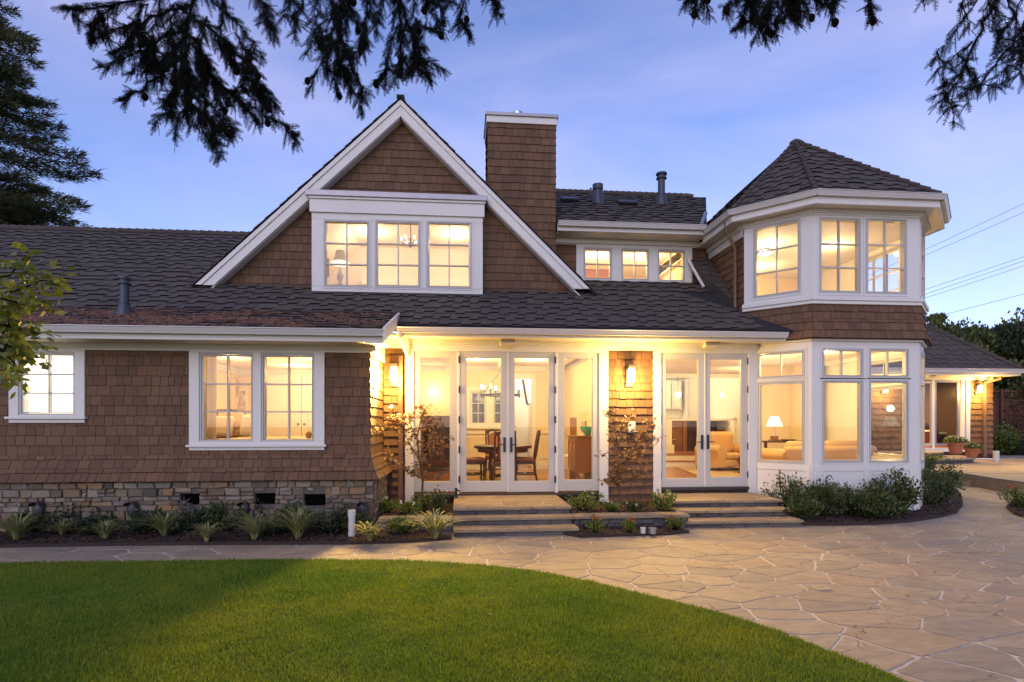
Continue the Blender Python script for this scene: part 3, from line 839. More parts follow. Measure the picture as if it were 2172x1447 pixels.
# left wing: fascia, soffit, frieze, crown
t.bx(XL0, XBE - .005, yle + .005, yle + .04, zle - .15, zle - .02)
t.bx(XL0, XBE - .01, yle + .04, YL - .001, zle - .15, zle - .12)
t.bx(XL0, XLR + .02, YL - .03, YL - .001, zfr, zle - .15)
t.prism(Fr((0, 0, 0), (0, 1, 0), (0, 0, 1), (1, 0, 0)), [(YL - .10, zle - .15), (YL - .03, zle - .15), (YL - .03, zle - .22), (YL - .045, zle - .22)], XL0, XLR + .10)
# rake board closing the low roof's right end
t.prism(Fr((XBE, 0, 0), (0, 1, 0), (0, 0, 1), (1, 0, 0)), [(yle - .10, zle - .14), (yle - .1, zle + .04), (9.75, zmain(9.75) + .03), (9.75, zmain(9.75) - .17)], -.012, .028)
t.prism(Fr((0, 0, 0), (0, 1, 0), (0, 0, 1), (1, 0, 0)), [(YL - .5, zle - .17), (9.74, zmain(9.74) - .21), (9.74, zmain(9.74) - .10), (YL - .5, zle - .06)], XLR + .02, XBE - .013)
t.bx(XLR + .018, XLR + .045, YL + .0, YM - .03, zfr, zle + .05)
# porch: fascia, soffit, frieze, crown steps
zps = zge - .125
t.bx(XBE + .05, 5.62, 9.405, 9.44, zps, zge - .02)
t.bx(XLR + .02, 5.62, 9.44, YM - .001, zps, zps + .03)
t.bx(XLR + .02, 5.50, YM - .035, YM - .002, zsof, zps)
for k, dd in enumerate((.055, .085, .12)):
    t.bx(XLR + .03, 5.40 - dd, YM - dd - .005, YM - .035, zps - .035 * (3 - k), zps - .035 * (2 - k) - .001)
t.bx(XLR + .02, XLR + .05, YM - .45, YM - .04, zsof + .05, zps)
# upper right: fascia, soffit, frieze
zus = zue - .155
t.bx(ch[1] + .005, 4.9, yue, yue + .035, zus, zue - .02)
t.bx(ch[1] + .02, 4.92, yue + .035, YC - .001, zus, zus + .03)
t.bx(ch[1] + .02, XTS, YC - .03, YC - .002, FC.px(1345, 523)[1], zus)
t.bx(ch[1] + .02, XTS, YC - .08, YC - .03, zus - .09, zus - .001)
# turret soffit
zts = zev - .175
t.prism(Fr((0, 0, zts), (1, 0, 0), (0, 1, 0), (0, 0, 1)), [(E[i].x, E[i].y) for i in range(1, 6)] + [(4.89, 14.6)], 0, .03)
for a, b in zip(E[:-1], E[1:]):
    tt = (b - a).normalized(); f = Fr(a, tt, (0, 0, 1))
    if f.N.dot(a - Vector((6.98, 11.5, 0))) < 0: f.N = -f.N
    t.box(f, -.0, (b - a).length, -.185, -.02, -.035, -.003)
for F, s0, s1 in ((FTL, 0, wTL), (FBF, PB1.x, PB2.x), (FTR, 0, wTR)):
    for k, dd in enumerate((.03, .055, .085)):
        t.box(F, s0 - .41 * dd, s1 + .41 * dd, zts - .03 * (3 - k), zts - .03 * (2 - k) - .001, 0.004, dd)
t.box(FTS, 0, YC - 10.06, 5.02, zts, .0, .025); t.box(FTS, 0, YC - 10.08, zts - .09, zts - .001, .025, .07)
t.build('eave_trim', M['trim'], house, bevel=.004)
# gable rake boards (a double board each side)
rk = MB()
FRK = facade(YD + .08)
bw = .30 * math.sqrt(1 + sl * sl) / 1.0
for sg, ft in ((-1, RK_L), (1, RK_R)):
    def rp(dz0, dz1):      # strip below the roof edge, vertical drop dz0..dz1
        return [(xa, za_ - dz0), (gx(ft[1], sg, 0) , ft[1] + 0.0 + (0 if dz0 == 0 else 0)), (gx(ft[1], sg, (dz1 - dz0) / sl), ft[1]), (xa, za_ - dz1)]
    rk.prism(FRK, [(xa, za_), (gx(ft[1], sg), ft[1]), (gx(ft[1], sg, .10 / sl), ft[1]), (xa, za_ - .10)], 0, .045)
    rk.prism(FRK, [(xa, za_ - .101), (gx(ft[1], sg, .101 / sl), ft[1]), (gx(ft[1], sg, .30 / sl), ft[1]), (xa, za_ - .30)], -.01, .022)
    # soffit back to the wall
    O = Vector((xa, 0, za_ - .30)); V = Vector((sg, 0, -sl)).normalized(); f = Fr(O, (0, 1, 0), V)
    ln = (za_ - .30 - zg0) / sl * math.sqrt(1 + sl * sl)
    rk.box(f, YD + .09, YG - .001, 0.02, ln, -.012, .012)
    rk.box(f, YG - .04, YG - .002, 0.02, ln, -.06, -.012) if sg > 0 else rk.box(f, YG - .04, YG - .002, 0.02, ln, .012, .06)
rk.build('rake_board', M['trim'], house, bevel=.004)
# box dormer
dm = MB()
dw = [(FD.rect(687, 467, 783, 609), FD.rect(692, 472, 778, 605)), (FD.rect(796, 468, 892, 610.5), FD.rect(801.5, 473.5, 887, 606)), (FD.rect(905, 470, 1000, 612), FD.rect(911, 475, 994, 607.5))]
wall_holes(dm, FD, dbx[0], dbx[1], dbx[2], zdt - .02, [a for a, b in dw], -.10, 0)
for sx in (dbx[0], dbx[1] - .10): dm.bx(sx, sx + .10, YD + .1, YG + .2, dbx[2], zdt - .02)
z1 = FD.px(840, 456)[1]; z2 = FD.px(840, 424)[1]
for a, b in dw: dm.ring(FD, a[0] - .03, a[1] + .03, a[2] - .03, a[3] + .03, .027, 0, .012)
dm.box(FD, dbx[0] - .03, dbx[1] + .03, z1, z2 - .04, 0.0, .04)
dm.box(FD, dbx[0] - .05, dbx[1] + .05, z2 - .04, z2, 0.0, .07)
dm.bx(dbx[0] - .03, dbx[0] - .001, YD, YG, z1, z2 - .04); dm.bx(dbx[1] + .001, dbx[1] + .03, YD, YG, z1, z2 - .04)
dmo = dm.build('dormer', M['trim'], house, bevel=.005)
MB().bx(dbx[0] - .09, dbx[1] + .09, YD - .10, YG + .0, z2 + .001, zdt).build('dormer_cap', M['flash'], dmo, bevel=.008)
for a, b in dw: window(FD, a, b, 2, 3, house)
MB().bx(dbx[0] - .3, dbx[1] + .3, YD - .05, YD + .0, dbx[2] - .09, dbx[2] - .03).build('apron_flashing', M['roofbase'], house)
# clerestory casing and windows
cm = MB()
cz0, cz1 = FC.px(1345, 598)[1], FC.px(1345, 523)[1]
wall_holes(cm, FC, cx0, cx1, cz0, cz1, [a for a, b in cw], 0.0, .03)
cm.build('window_casing', M['trim'], house, bevel=.004)
for a, b in cw: window(FC, a, b, 2, 2, house, d=.02)
# left wing casings, sills, windows
cm = MB()
wall_holes(cm, FL, bc[0], bc[1], bc[2], zfr + .0, [bath_f], 0.0, .035); cm.build('window_casing', M['trim'], house, bevel=.004); cm = MB()
wall_holes(cm, FL, dc[0], dc[1], dc[2], zfr + .0, [bl_f, br_f], 0.0, .035)
cm.build('window_casing', M['trim'], house, bevel=.004)
sl_ = MB()
for c, v0p, v1p in ((bc, 897, 884), (dc, 955, 943)):
    um = 100 if c is bc else 546
    z0, z1_ = FL.px(um, v0p)[1], FL.px(um, v1p)[1]
    sl_ = MB().box(FL, c[0], c[1], z0, z1_ - .035, 0, .035); sl_.box(FL, c[0] - .03, c[1] + .03, z1_ - .034, z1_, 0, .075)
    sl_.build('window_sill', M['trim'], house, bevel=.005)
window(FL, bath_f, bath_g, 2, 3, house, label='overexposed white window of the left wing')
window(FL, bl_f, bl_g, 2, 3, house); window(FL, br_f, br_g, 2, 3, house)
for F, ws in ((FBL, lowL), (FBF, lowF), (FBR, lowR), (FTL, upL), (FBF, upF), (FTR, upR)):
    for a, b, c, r_ in ws: window(F, a, b, c, r_, house)
# ---- porch wall: french doors
FMd = facade(YM)
zt_, zb_ = FM.px(1080, 746)[1], ZF + .0
dinL = [(FM.rect(878, 743, 969, 1043), FM.rect(891.5, 757, 955.5, 1023)), (FM.rect(975, 746, 1076, 1043), FM.rect(988, 758, 1064, 1022)),
        (FM.rect(1078.5, 746, 1177, 1043), FM.rect(1090, 758, 1165, 1022)), (FM.rect(1184, 745, 1270.6, 1041), FM.rect(1196, 759, 1257.5, 1019))]
livL = [(FM.rect(1401.4, 749, 1494, 1033), FM.rect(1412, 760, 1481.6, 1016)), (FM.rect(1496.4, 749, 1586, 1032), FM.rect(1505.8, 761, 1573.5, 1013))]
m = MB()
hd = (dinL[0][0][0], dinL[3][0][1], ZF - .02, dinL[1][0][3]); hl = (livL[0][0][0], livL[1][0][1], livL[0][0][2], livL[0][0][3])
wall_holes(m, FM, XLR, PB0.x, 0.0, 3.05, [hd, hl], -.15, -.003)
m.build('porch_wall', M['wallback'], house)
m = MB()
m.box(FM, px0, hd[0], .12, zsof, 0, .03); m.box(FM, hd[1], pier0, .12, zsof, 0, .03)
m.box(FM, px0, pier0, hd[3], zsof + .02, .001, .028)
for a, b in ((0, 1), (2, 3)):
    m.box(FM, dinL[a][0][1] + .004, dinL[b][0][0] - .004, hd[2], hd[3], -.10, .012)
m.box(FM, pier1, hl[0], .12, zsof, 0, .03); m.box(FM, hl[1], PB0.x + .0, .12, zsof, 0, .03)
m.box(FM, pier1, PB0.x, hl[3], zsof + .02, .001, .028)
m.box(FM, dinL[1][0][1] + .001, dinL[2][0][0] - .001, hd[2] + .02, hd[3], -.02, .012)
m.box(FM, livL[0][0][1] + .001, livL[1][0][0] - .001, hl[2], hl[3], -.02, .012)
m.build('door_casing', M['trim'], house, bevel=.004)
MB().box(FM, hd[0], hd[1], ZF - .06, ZF - .021, -.1, .06).box(FM, hl[0], hl[1], hl[2] - .05, hl[2] - .004, -.1, .06).build('threshold', M['bronze'], house)
door_leaf(FMd, *dinL[0], house, name='sidelight'); door_leaf(FMd, *dinL[3], house, name='sidelight')
door_leaf(FMd, *dinL[1], house, hinge=dinL[1][0][0] - .005, handle=dinL[1][0][1] - .05); door_leaf(FMd, *dinL[2], house, hinge=dinL[2][0][1] + .005, handle=dinL[2][0][0] + .05)
door_leaf(FMd, *livL[0], house, hinge=livL[0][0][0] - .005, handle=livL[0][0][1] - .045); door_leaf(FMd, *livL[1], house, hinge=livL[1][0][1] + .005, handle=livL[1][0][0] + .045)
# downspouts
ds = MB()
x = FM.px(852, 700, .4)[0]
ds.tube([(x - .02, 9.33, 3.12), (x - .02, 9.36, 2.98), (x + .07, YM - .06, 2.72)], .034, 8)
ds.build('downspout', M['trim'], house, smooth=40)
x = px0 - .07
ds = MB().bx(x - .035, x + .035, YM - .10, YM - .035, 0.1, 2.72)
ds.build('downspout', mat('brown_downspout', (.17, .09, .05), .5, .1), house, smooth=40); ds = MB()
ds.tube([(XTS - .28, 10.2, zev - .10), (XTS - .27, 10.2, zev - .25), (XTS - .05, 10.3, zev - .55), (XTS - .05, 10.3, 3.75)], .034, 8)
ds.build('downspout', bpy.data.materials['brown_downspout'], house, smooth=40)
# ---- stone foundation
st = MB()
def ashlar(F, s0, s1, v0, v1, rnd, holes=(), d=.03, hmin=.07, hmax=.15, wmin=.10, wmax=.34):
    v = v0
    while v < v1 - .02:
        h = min(rnd.uniform(hmin, hmax), v1 - v)
        if v1 - v - h < .05: h = v1 - v
        s = s0 - rnd.random() * .1
        while s < s1:
            w_ = rnd.uniform(wmin, wmax)
            subs = [(v, v + h)] if rnd.random() < .62 or h < .1 else [(v, v + h * .48), (v + h * .48, v + h)]
            for a, b in subs:
                x0, x1 = max(s, s0) + .005, min(s + w_, s1) - .005
                if x1 - x0 < .03: continue
                if any(x1 > q[0] and x0 < q[1] and b > q[2] and a < q[3] for q in holes):
                    hit = [q for q in holes if x1 > q[0] and x0 < q[1] and b > q[2] and a < q[3]][0]
                    if x0 < hit[0] - .03: x1 = hit[0]
                    elif x1 > hit[1] + .03: x0 = hit[1]
                    else: continue
                dd = d * rnd.uniform(.4, 1.3); e = .009
                j = lambda: rnd.uniform(-.011, .011)
                qd = [(x0 + j(), a + .004 + j()), (x1 + j(), a + .004 + j()), (x1 + j(), b - .004 + j()), (x0 + j(), b - .004 + j())]
                c = ((x0 + x1) / 2, (a + b) / 2)
                inn = [(x + (c[0] - x) * min(.3, e / (x1 - x0) * 2), y + (c[1] - y) * min(.3, e / (b - a) * 2)) for x, y in qd]
                dj = [dd + rnd.uniform(-.006, .006) for _ in range(4)]
                st.add([F.p(x, y, 0) for x, y in qd] + [F.p(x, y, dd * .6) for x, y in qd] + [F.p(x, y, z) for (x, y), z in zip(inn, dj)],
                       [(0, 1, 5, 4), (1, 2, 6, 5), (2, 3, 7, 6), (3, 0, 4, 7), (4, 5, 9, 8), (5, 6, 10, 9), (6, 7, 11, 10), (7, 4, 8, 11), (8, 9, 10, 11)])
            s += w_
        v += h
FST = facade(YL - .06)
VAR = .011
vents = [FST.rect(383, 1047, 425, 1071), FST.rect(541, 1046, 585, 1070), FST.rect(645, 1048, 691, 1073)]
ashlar(FST, XL0, XLR + .07, -.05, zst - .005, random.Random(9), vents, d=.035, hmin=.05, hmax=.145, wmin=.06, wmax=.25)
ashlar(Fr((XLR + .06, YL - .04, 0), (0, 1, 0), (0, 0, 1), (1, 0, 0)), 0, 1.42, -.05, zst - .005, random.Random(10), d=.035, hmin=.05, hmax=.14, wmin=.06, wmax=.25)
fo = st.build('stone_foundation', M['stone'], house, bevel=.0)
m = MB(); wall_holes(m, FST, XL0, XLR + .05, -.05, zst - .01, vents, -.05, .001); m.bx(XLR - .1, XLR + .06, YL - .03, YM - .02, -.05, zst - .01)
m.build('mortar_backing', M['mortar'], house)
for h in vents: MB().box(FST, h[0] - .02, h[1] + .02, h[2] - .02, h[3] + .02, -.056, -.048).build('vent_shade_plate', M['ventshade'], house)  # black plate just behind each vent stands in for the shade inside
# needles lying on the low left roof
nd = []
for i in range(14000):
    s = rng.uniform(-7.6, XBE - .1); tt = rng.beta(1.1, 1.5) * 1.75
    if mnoise.noise(Vector((s * 1.3, tt * 2.2, 3))) + rng.normal(0, .22) + (.28 if s < -3 else 0.0) < .12: continue
    P = FB.p(s, tt, rng.uniform(.012, .035)); a = rng.uniform(0, math.pi); l = rng.uniform(.04, .12)
    dv = FB.U * math.cos(a) * l + FB.V * math.sin(a) * l + FB.N * rng.uniform(-.012, .012); wv = FB.N.cross(dv).normalized() * .006
    nd.append([P - wv, P + wv, P + dv + wv, P + dv - wv])
np_mesh('fallen_needles', np.array([[tuple(x) for x in q_] for q_ in nd]), 4, mat('dry_needles', (.25, .11, .055), .9, .2, 5, island=.4), roofo)['kind'] = 'stuff'
# ================================================================= GROUND
def sheet(name, poly, z, m, kind='structure', thick=0.0):
    mb = MB()
    if thick: mb.prism(Fr((0, 0, z), (1, 0, 0), (0, 1, 0), (0, 0, 1)), poly, -thick, 0)
    else:
        p = ccw(list(poly)); mb.add([(x, y, z) for x, y in p], [tuple(range(len(p)))])
    o = mb.build(name, M[m] if isinstance(m, str) else m); o['kind'] = kind
    return o
def hull_in(poly, x, y):
    c = False; j = len(poly) - 1
    for i in range(len(poly)):
        xi, yi = poly[i]; xj, yj = poly[j]
        if (yi > y) != (yj > y) and x < (xj - xi) * (y - yi) / (yj - yi) + xi: c = not c
        j = i
    return c
sheet('ground', [(-400, -300), (400, -300), (400, 700), (-400, 700)], -0.06, 'earth')
sheet('patio_base', [(-16, -3), (19, -3), (19, 17), (-16, 17)], 0.0, 'flagmortar')['label'] = 'pale mortar between the flagstones'

def flags(mb, region, z, spacing, rnd, gap=.012, stretch=1.35, zj=.0025, bend=False):
    """Irregular flagstones: cells round scattered seeds, with rough edges and mortar gaps."""
    region = ccw(list(region))
    x0, x1 = min(p[0] for p in region), max(p[0] for p in region); y0, y1 = min(p[1] for p in region), max(p[1] for p in region)
    area = (x1 - x0 + 2 * spacing) * (y1 - y0 + 2 * spacing)
    pts = []; tries = int(area / spacing ** 2 * 14); cell = {}
    for _ in range(tries):
        x, y = rnd.uniform(x0 - spacing, x1 + spacing) / stretch, rnd.uniform(y0 - spacing, y1 + spacing)
        md = spacing * rnd.choice((.38, .6, .8, 1.0)); k = (int(x // spacing), int(y // spacing)); ok = True
        for i in (-1, 0, 1):
            for j in (-1, 0, 1):
                for a, b in cell.get((k[0] + i, k[1] + j), ()):
                    if (a - x) ** 2 + (b - y) ** 2 < md * md: ok = False
        if ok: pts.append((x, y)); cell.setdefault(k, []).append((x, y))
    P = np.array(pts)
    for i, (x, y) in enumerate(pts):
        d = (P[:, 0] - x) ** 2 + (P[:, 1] - y) ** 2
        idx = np.argsort(d)[1:22]
        g_ = gap * rnd.choice((.6, .8, 1.0, 1.5)); c = [(x - 3, y - 3), (x + 3, y - 3), (x + 3, y + 3), (x - 3, y + 3)]
        for j in idx:
            ox, oy = pts[j]; mx, my = (x + ox) / 2, (y + oy) / 2; dx, dy = ox - x, oy - y
            l = math.hypot(dx, dy)
            mx -= dx / l * g_ / 2; my -= dy / l * g_ / 2
            c = clip(c, [(mx + dy * 9, my - dx * 9), (mx - dy * 9, my + dx * 9), (mx - dx * 99, my - dy * 99)]) if False else half(c, mx, my, dx, dy)
            if len(c) < 3: break
        if len(c) < 3: continue
        c = [(a * stretch, b) for a, b in c]
        c = clip(c, region)
        if len(c) < 3 or abs(area2(c)) < .004: continue
        cx, cy = sum(p[0] for p in c) / len(c), sum(p[1] for p in c) / len(c)
        ed = []
        n = len(c)
        for a in range(n):
            p, q_ = c[a], c[(a + 1) % n]; l = math.hypot(q_[0] - p[0], q_[1] - p[1])
            ed.append(('c', p))
            k = int(l / .07)
            for t in range(1, k + 1):
                f = t / (k + 1); ed.append(('m', (p[0] + (q_[0] - p[0]) * f, p[1] + (q_[1] - p[1]) * f)))
        fin = []
        for a, (kd, p) in enumerate(ed):
            if kd == 'c':          # knock the corner off
                for qn in (ed[a - 1][1], ed[(a + 1) % len(ed)][1]):
                    l = math.hypot(qn[0] - p[0], qn[1] - p[1]) or 1; t = min(.022 / l, .4)
                    fin.append((p[0] + (qn[0] - p[0]) * t, p[1] + (qn[1] - p[1]) * t))
            else: fin.append(p)
        def warp(p):          # one shared bend for all stones keeps the joints even
            A_ = min(.085, spacing * .115); q = Vector((p[0] * 1.25, p[1] * 1.6, 7 * spacing)); e = Vector((p[0] * 6.5, p[1] * 6.5, 3))
            return (p[0] + A_ * mnoise.noise(q) * 1.6 + .012 * mnoise.noise(e) + rnd.uniform(-.003, .003), p[1] + A_ * mnoise.noise(q + Vector((31, 7, 2))) * 1.3 + .012 * mnoise.noise(e + Vector((9, 3, 1))) + rnd.uniform(-.003, .003))
        if bend: fin = [warp(p) for p in fin]
        tx, ty = rnd.uniform(-zj, zj), rnd.uniform(-zj, zj); zz = z + rnd.uniform(0, zj)
        n = len(fin)
        vs = [(a, b, z - .008) for a, b in fin] + [(a + (cx - a) * .006, b + (cy - b) * .006, zz + tx * (a - cx) + ty * (b - cy)) for a, b in fin]
        mb.add(vs, [(i2, (i2 + 1) % n, n + (i2 + 1) % n, n + i2) for i2 in range(n)] + [tuple(range(n, 2 * n))])
def half(poly, mx, my, dx, dy):
    out = []; n = len(poly)
    f = lambda p: (p[0] - mx) * dx + (p[1] - my) * dy
    for i in range(n):
        a, b = poly[i], poly[(i + 1) % n]; fa, fb = f(a), f(b)
        if fa <= 0: out.append(a)
        if (fa <= 0) != (fb <= 0):
            t = fa / (fa - fb); out.append((a[0] + (b[0] - a[0]) * t, a[1] + (b[1] - a[1]) * t))
    return out
pm = MB()
flags(pm, [(-9, 2.3), (18.5, 2.3), (18.5, 15.8), (-9, 15.8)], 0.0035, 0.60, random.Random(21), gap=.017, bend=True)
pat = pm.build('patio', M['flag']); pat['kind'] = 'structure'

# lawn with its curved edge
edge_px = [(-300, 1199), (0, 1194), (250, 1190), (500, 1187), (700, 1186), (850, 1187), (940, 1191), (1020, 1197), (1100, 1206), (1180, 1218), (1260, 1234), (1340, 1254), (1420, 1272), (1500, 1291), (1581, 1314), (1660, 1342), (1756, 1378), (1850, 1412), (1939, 1447), (2040, 1492), (2150, 1560), (2250, 1640)]
edge = [(p.x, p.y) for p in (at_z(u, v, 0.03) for u, v in edge_px)]
lawn = edge + [(edge[-1][0] + .4, -2.8), (-15, -2.8), (-15, edge[0][1])]
lo = MB(); P = ccw(list(lawn)); lo.prism(Fr((0, 0, 0), (1, 0, 0), (0, 1, 0), (0, 0, 1)), P, -.01, .022)
lw = lo.build('lawn', M['turf']); lw['kind'] = 'structure'
# grass blades, thicker towards the viewer
def blades():
    n = 900000
    y = rng.uniform(2.7, 7.0, n); x = rng.uniform(-8.5, 6.5, n)
    dens = np.clip((4.2 / y) ** 1.5, .25, 1.0)
    k = rng.random(n) < dens; x, y = x[k], y[k]
    k = (x < y * 1.15 + .4) & (x > -y * .98 - .8); x, y = x[k], y[k]
    ex = np.array([p[0] for p in edge]); ey = np.array([p[1] for p in edge])
    k = y < np.interp(x, ex, ey) + rng.normal(0, .008, len(x)); x, y = x[k], y[k]
    n = len(x)
    cl = 0.5 + 0.5 * np.sin(x * 9.1 + 2 * np.sin(y * 5.3)) * np.sin(y * 8.7 + 1.7 * np.sin(x * 6.1))
    fx = np.sin(x * 2.2 + 1.3 * np.sin(y * 1.9)) + np.sin(y * 2.9 + x * 1.1)
    h = (.022 + .013 * cl + .005 * fx * .5) * rng.uniform(.7, 1.35, n)
    wd = .0022 * (1 + y * .16) * rng.uniform(.8, 1.3, n)
    a = rng.uniform(0, 2 * math.pi, n)
    lean = rng.uniform(.1, .75, n) * h; la = a + rng.normal(0, .8, n) + fx * .9
    ca, sa = np.cos(a) * wd, np.sin(a) * wd
    V = np.zeros((n, 3, 3))
    V[:, 0] = np.stack([x - ca, y - sa, np.full(n, .02)], 1)
    V[:, 1] = np.stack([x + ca, y + sa, np.full(n, .02)], 1)
    V[:, 2] = np.stack([x + np.cos(la) * lean, y + np.sin(la) * lean, .02 + h], 1)
    return V
gr = np_mesh('grass', blades(), 3, M['grass']); tag(gr, 'short green lawn grass curving along the flagstone patio', 'grass', kind='stuff')

# planting beds
def bed(poly, z, label):
    o = sheet('planting_bed', poly, z, 'soil', thick=.09); o['label'] = label
    return poly, z
def pz(u, v, z=0.03):
    p = at_z(u, v, z); return (p.x, p.y)
bed1 = [pz(-400, 1160), pz(0, 1158), pz(250, 1154), pz(500, 1152), pz(745, 1151), pz(850, 1148), pz(958, 1141), (-.42, 8.12), (XLR + .1, 8.20), (XLR + .1, 8.44), (-14, 8.44)]
bed2 = [pz(1232, 1137), pz(1330, 1134), pz(1420, 1131), pz(1462, 1127), (3.1, 8.22), (1.05, 8.2)]
bed4 = [pz(1706, 1112), pz(1780, 1112), pz(1860, 1110), pz(1930, 1105), pz(1990, 1096), pz(2030, 1086), pz(2042, 1070), pz(2038, 1050), pz(2020, 1034), (9.6, 11.2), (8.5, 9.9), (7.97, 9.2), (5.99, 9.2), (5.6, 9.6), (5.45, 8.8)]
bed5 = [pz(2134, 1075), pz(2150, 1088), pz(2200, 1105), pz(2300, 1100), pz(2300, 1060), pz(2190, 1055), pz(2150, 1062)]
chips = []
for poly, z, lb in ((bed1, .045, 'mulched planting bed along the stone foundation'), (bed2, .04, 'small planting bed between the two sets of steps'),
                    (bed4, .05, 'rounded planting bed round the bay window'), (bed5, .05, 'small round planting bed at the right edge')):
    bed(poly, z, lb); chips.append((poly, z))
XW = (XLR + .17, 3.32)
bed3 = [(XW[0], 8.42), (XW[1], 8.42), (XW[1], 9.86), (XW[0], 9.86)]
bed(bed3, .175, 'raised planting bed under the porch wall'); chips.append((bed3, .175))
V = []
for poly, z in chips:
    xs = [p[0] for p in poly]; ys = [p[1] for p in poly]
    x0, x1, y0, y1 = max(min(xs), -8), min(max(xs), 14), min(ys), max(ys)
    n = int((x1 - x0) * (y1 - y0) * 420)
    for _ in range(n):
        x, y = rng.uniform(x0, x1), rng.uniform(y0, y1)
        if not hull_in(poly, x, y): continue
        a = rng.uniform(0, 2 * math.pi); l, w_ = rng.uniform(.012, .045), rng.uniform(.005, .014); t = rng.uniform(-.6, .6)
        dx, dy = math.cos(a), math.sin(a); zz = z + rng.uniform(.003, .022)
        V.append([(x - dx * l - dy * w_, y - dy * l + dx * w_, zz - t * l), (x - dx * l + dy * w_, y - dy * l - dx * w_, zz - t * l + .004), (x + dx * l + dy * w_, y + dy * l - dx * w_, zz + t * l), (x + dx * l - dy * w_, y + dy * l + dx * w_, zz + t * l - .004)])
lv = []
for _ in range(170):
    x, y = rng.uniform(-5, 9), rng.uniform(3.2, 9); on_l = hull_in(lawn, x, y)
    if on_l and rng.random() < .8: continue
    if any(hull_in(pl, x, y) for pl, _z in chips): continue
    z = .048 if on_l else .010; a = rng.uniform(0, 6.28); l, w_ = rng.uniform(.012, .032), rng.uniform(.004, .012); dx, dy = math.cos(a), math.sin(a)
    lv.append([(x - dx * l, y - dy * l, z), (x - dy * w_, y + dx * w_, z + .006), (x + dx * l, y + dy * l, z + .003), (x + dy * w_, y - dx * w_, z + .002)])
tag(np_mesh('fallen_leaves', np.array(lv), 4, mat('dry_leaf', (.16, .085, .035), .8, .2, island=.4)), 'small dry leaves scattered over the patio and lawn', 'leaves', kind='stuff')
tag(np_mesh('mulch', np.array(V), 4, M['mulch']), 'dark bark mulch covering the planting beds', 'mulch', kind='stuff')

# ---------------------------------------------------------------- steps and low wall
def slab(mb_st, poly, z, rnd, th=.05, sp=.5):
    """flagstone topped slab: stones on top, thick stone edge."""
    flags(mb_st, poly, z, sp, rnd, gap=.012, stretch=1.1, zj=.0015)
def steps(name, label, tiers, seed):
    x0, x1, y0, y1 = tiers[0][:4]
    root = thing(name, label, 'steps', ((x0 + x1) / 2, y0, 0), group='stone steps up to the french doors')
    rnd = random.Random(seed); global st
    for i, (x0, x1, y0, y1, z) in enumerate(tiers):
        nm = 'landing' if i == 0 else 'tread'
        b = MB().bx(x0, x1, y0, y1, z - .038, z - .004); o = b.build(nm, M['flagmortar'], root, bevel=.006)
        e = MB(); sx = x0
        while sx < x1:
            w_ = rnd.uniform(.25, .6); e.bx(sx + .004, min(sx + w_, x1) - .004, y0 - .012 + rnd.uniform(0, .006), y0 + .03, z - .040, z - .001); sx += w_
        e.build('edge_stone', M['treadstone'], o, bevel=.005)
        f = MB(); slab(f, [(x0 + .004, y0 + .004), (x1 - .004, y0 + .004), (x1 - .004, y1), (x0 + .004, y1)], z, rnd); f.build('paving', M['treadstone'], o)
        keep, st = st, MB()
        zb = tiers[i + 1][4] if i + 1 < len(tiers) else 0.0
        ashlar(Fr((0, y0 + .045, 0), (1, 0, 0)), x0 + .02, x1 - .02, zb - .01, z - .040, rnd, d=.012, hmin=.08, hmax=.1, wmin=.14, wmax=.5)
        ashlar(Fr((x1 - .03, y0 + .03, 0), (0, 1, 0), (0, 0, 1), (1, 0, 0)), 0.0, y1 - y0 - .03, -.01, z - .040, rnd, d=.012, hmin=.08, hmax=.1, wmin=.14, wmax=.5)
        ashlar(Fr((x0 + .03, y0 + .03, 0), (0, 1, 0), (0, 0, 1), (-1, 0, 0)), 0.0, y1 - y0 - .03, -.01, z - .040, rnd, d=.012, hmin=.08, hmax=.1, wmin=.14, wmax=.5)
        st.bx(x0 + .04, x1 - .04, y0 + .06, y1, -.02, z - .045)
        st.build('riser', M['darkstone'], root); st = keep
    return root
def xat(u, y, v=1080): return at_y(u, v, y).x
steps('stone_steps', 'flagstone steps before the dining room doors, beside the young maple', [(xat(961, 8.42), xat(1213, 8.42), 8.42, 9.86, .31), (xat(961, 8.12), xat(1218, 8.12), 8.12, 8.42, .208), (xat(961, 7.78), xat(1229, 7.78), 7.78, 8.12, .104)], 4)
steps('stone_steps', 'flagstone steps before the living room doors, next to the bay window', [(xat(1430, 8.86), xat(1661, 8.86), 8.86, 9.86, .31), (xat(1440, 8.50), xat(1683, 8.50), 8.50, 8.86, .208), (xat(1457, 8.14), xat(1705, 8.14), 8.14, 8.50, .104)], 5)
wl = thing('retaining_wall', 'low dark stone wall with flagstone cap between planting beds', 'wall', (1.0, 8.3, 0))
for i, (xa0, xa1) in enumerate(((XLR + .17, xat(961, 8.12) - .005), (xat(1219, 8.12), 3.36))):
    keep, st = st, MB()
    ashlar(Fr((0, 8.20, 0), (1, 0, 0)), xa0, xa1, -.02, .165, random.Random(6), d=.03, hmin=.05, hmax=.11, wmin=.12, wmax=.34)
    st.bx(xa0, xa1, 8.205, 8.40, -.02, .165)
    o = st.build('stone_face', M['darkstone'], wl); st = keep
    MB().bx(xa0, xa1, 8.12, 8.42, .167, .203).build('cap', M['treadstone'], wl, bevel=.006)
    f = MB(); slab(f, [(xa0 + .004, 8.125), (xa1 - .004, 8.125), (xa1 - .004, 8.42), (xa0 + .004, 8.42)], .208, random.Random(8 + i), sp=.42); f.build('paving', M['treadstone'], wl)
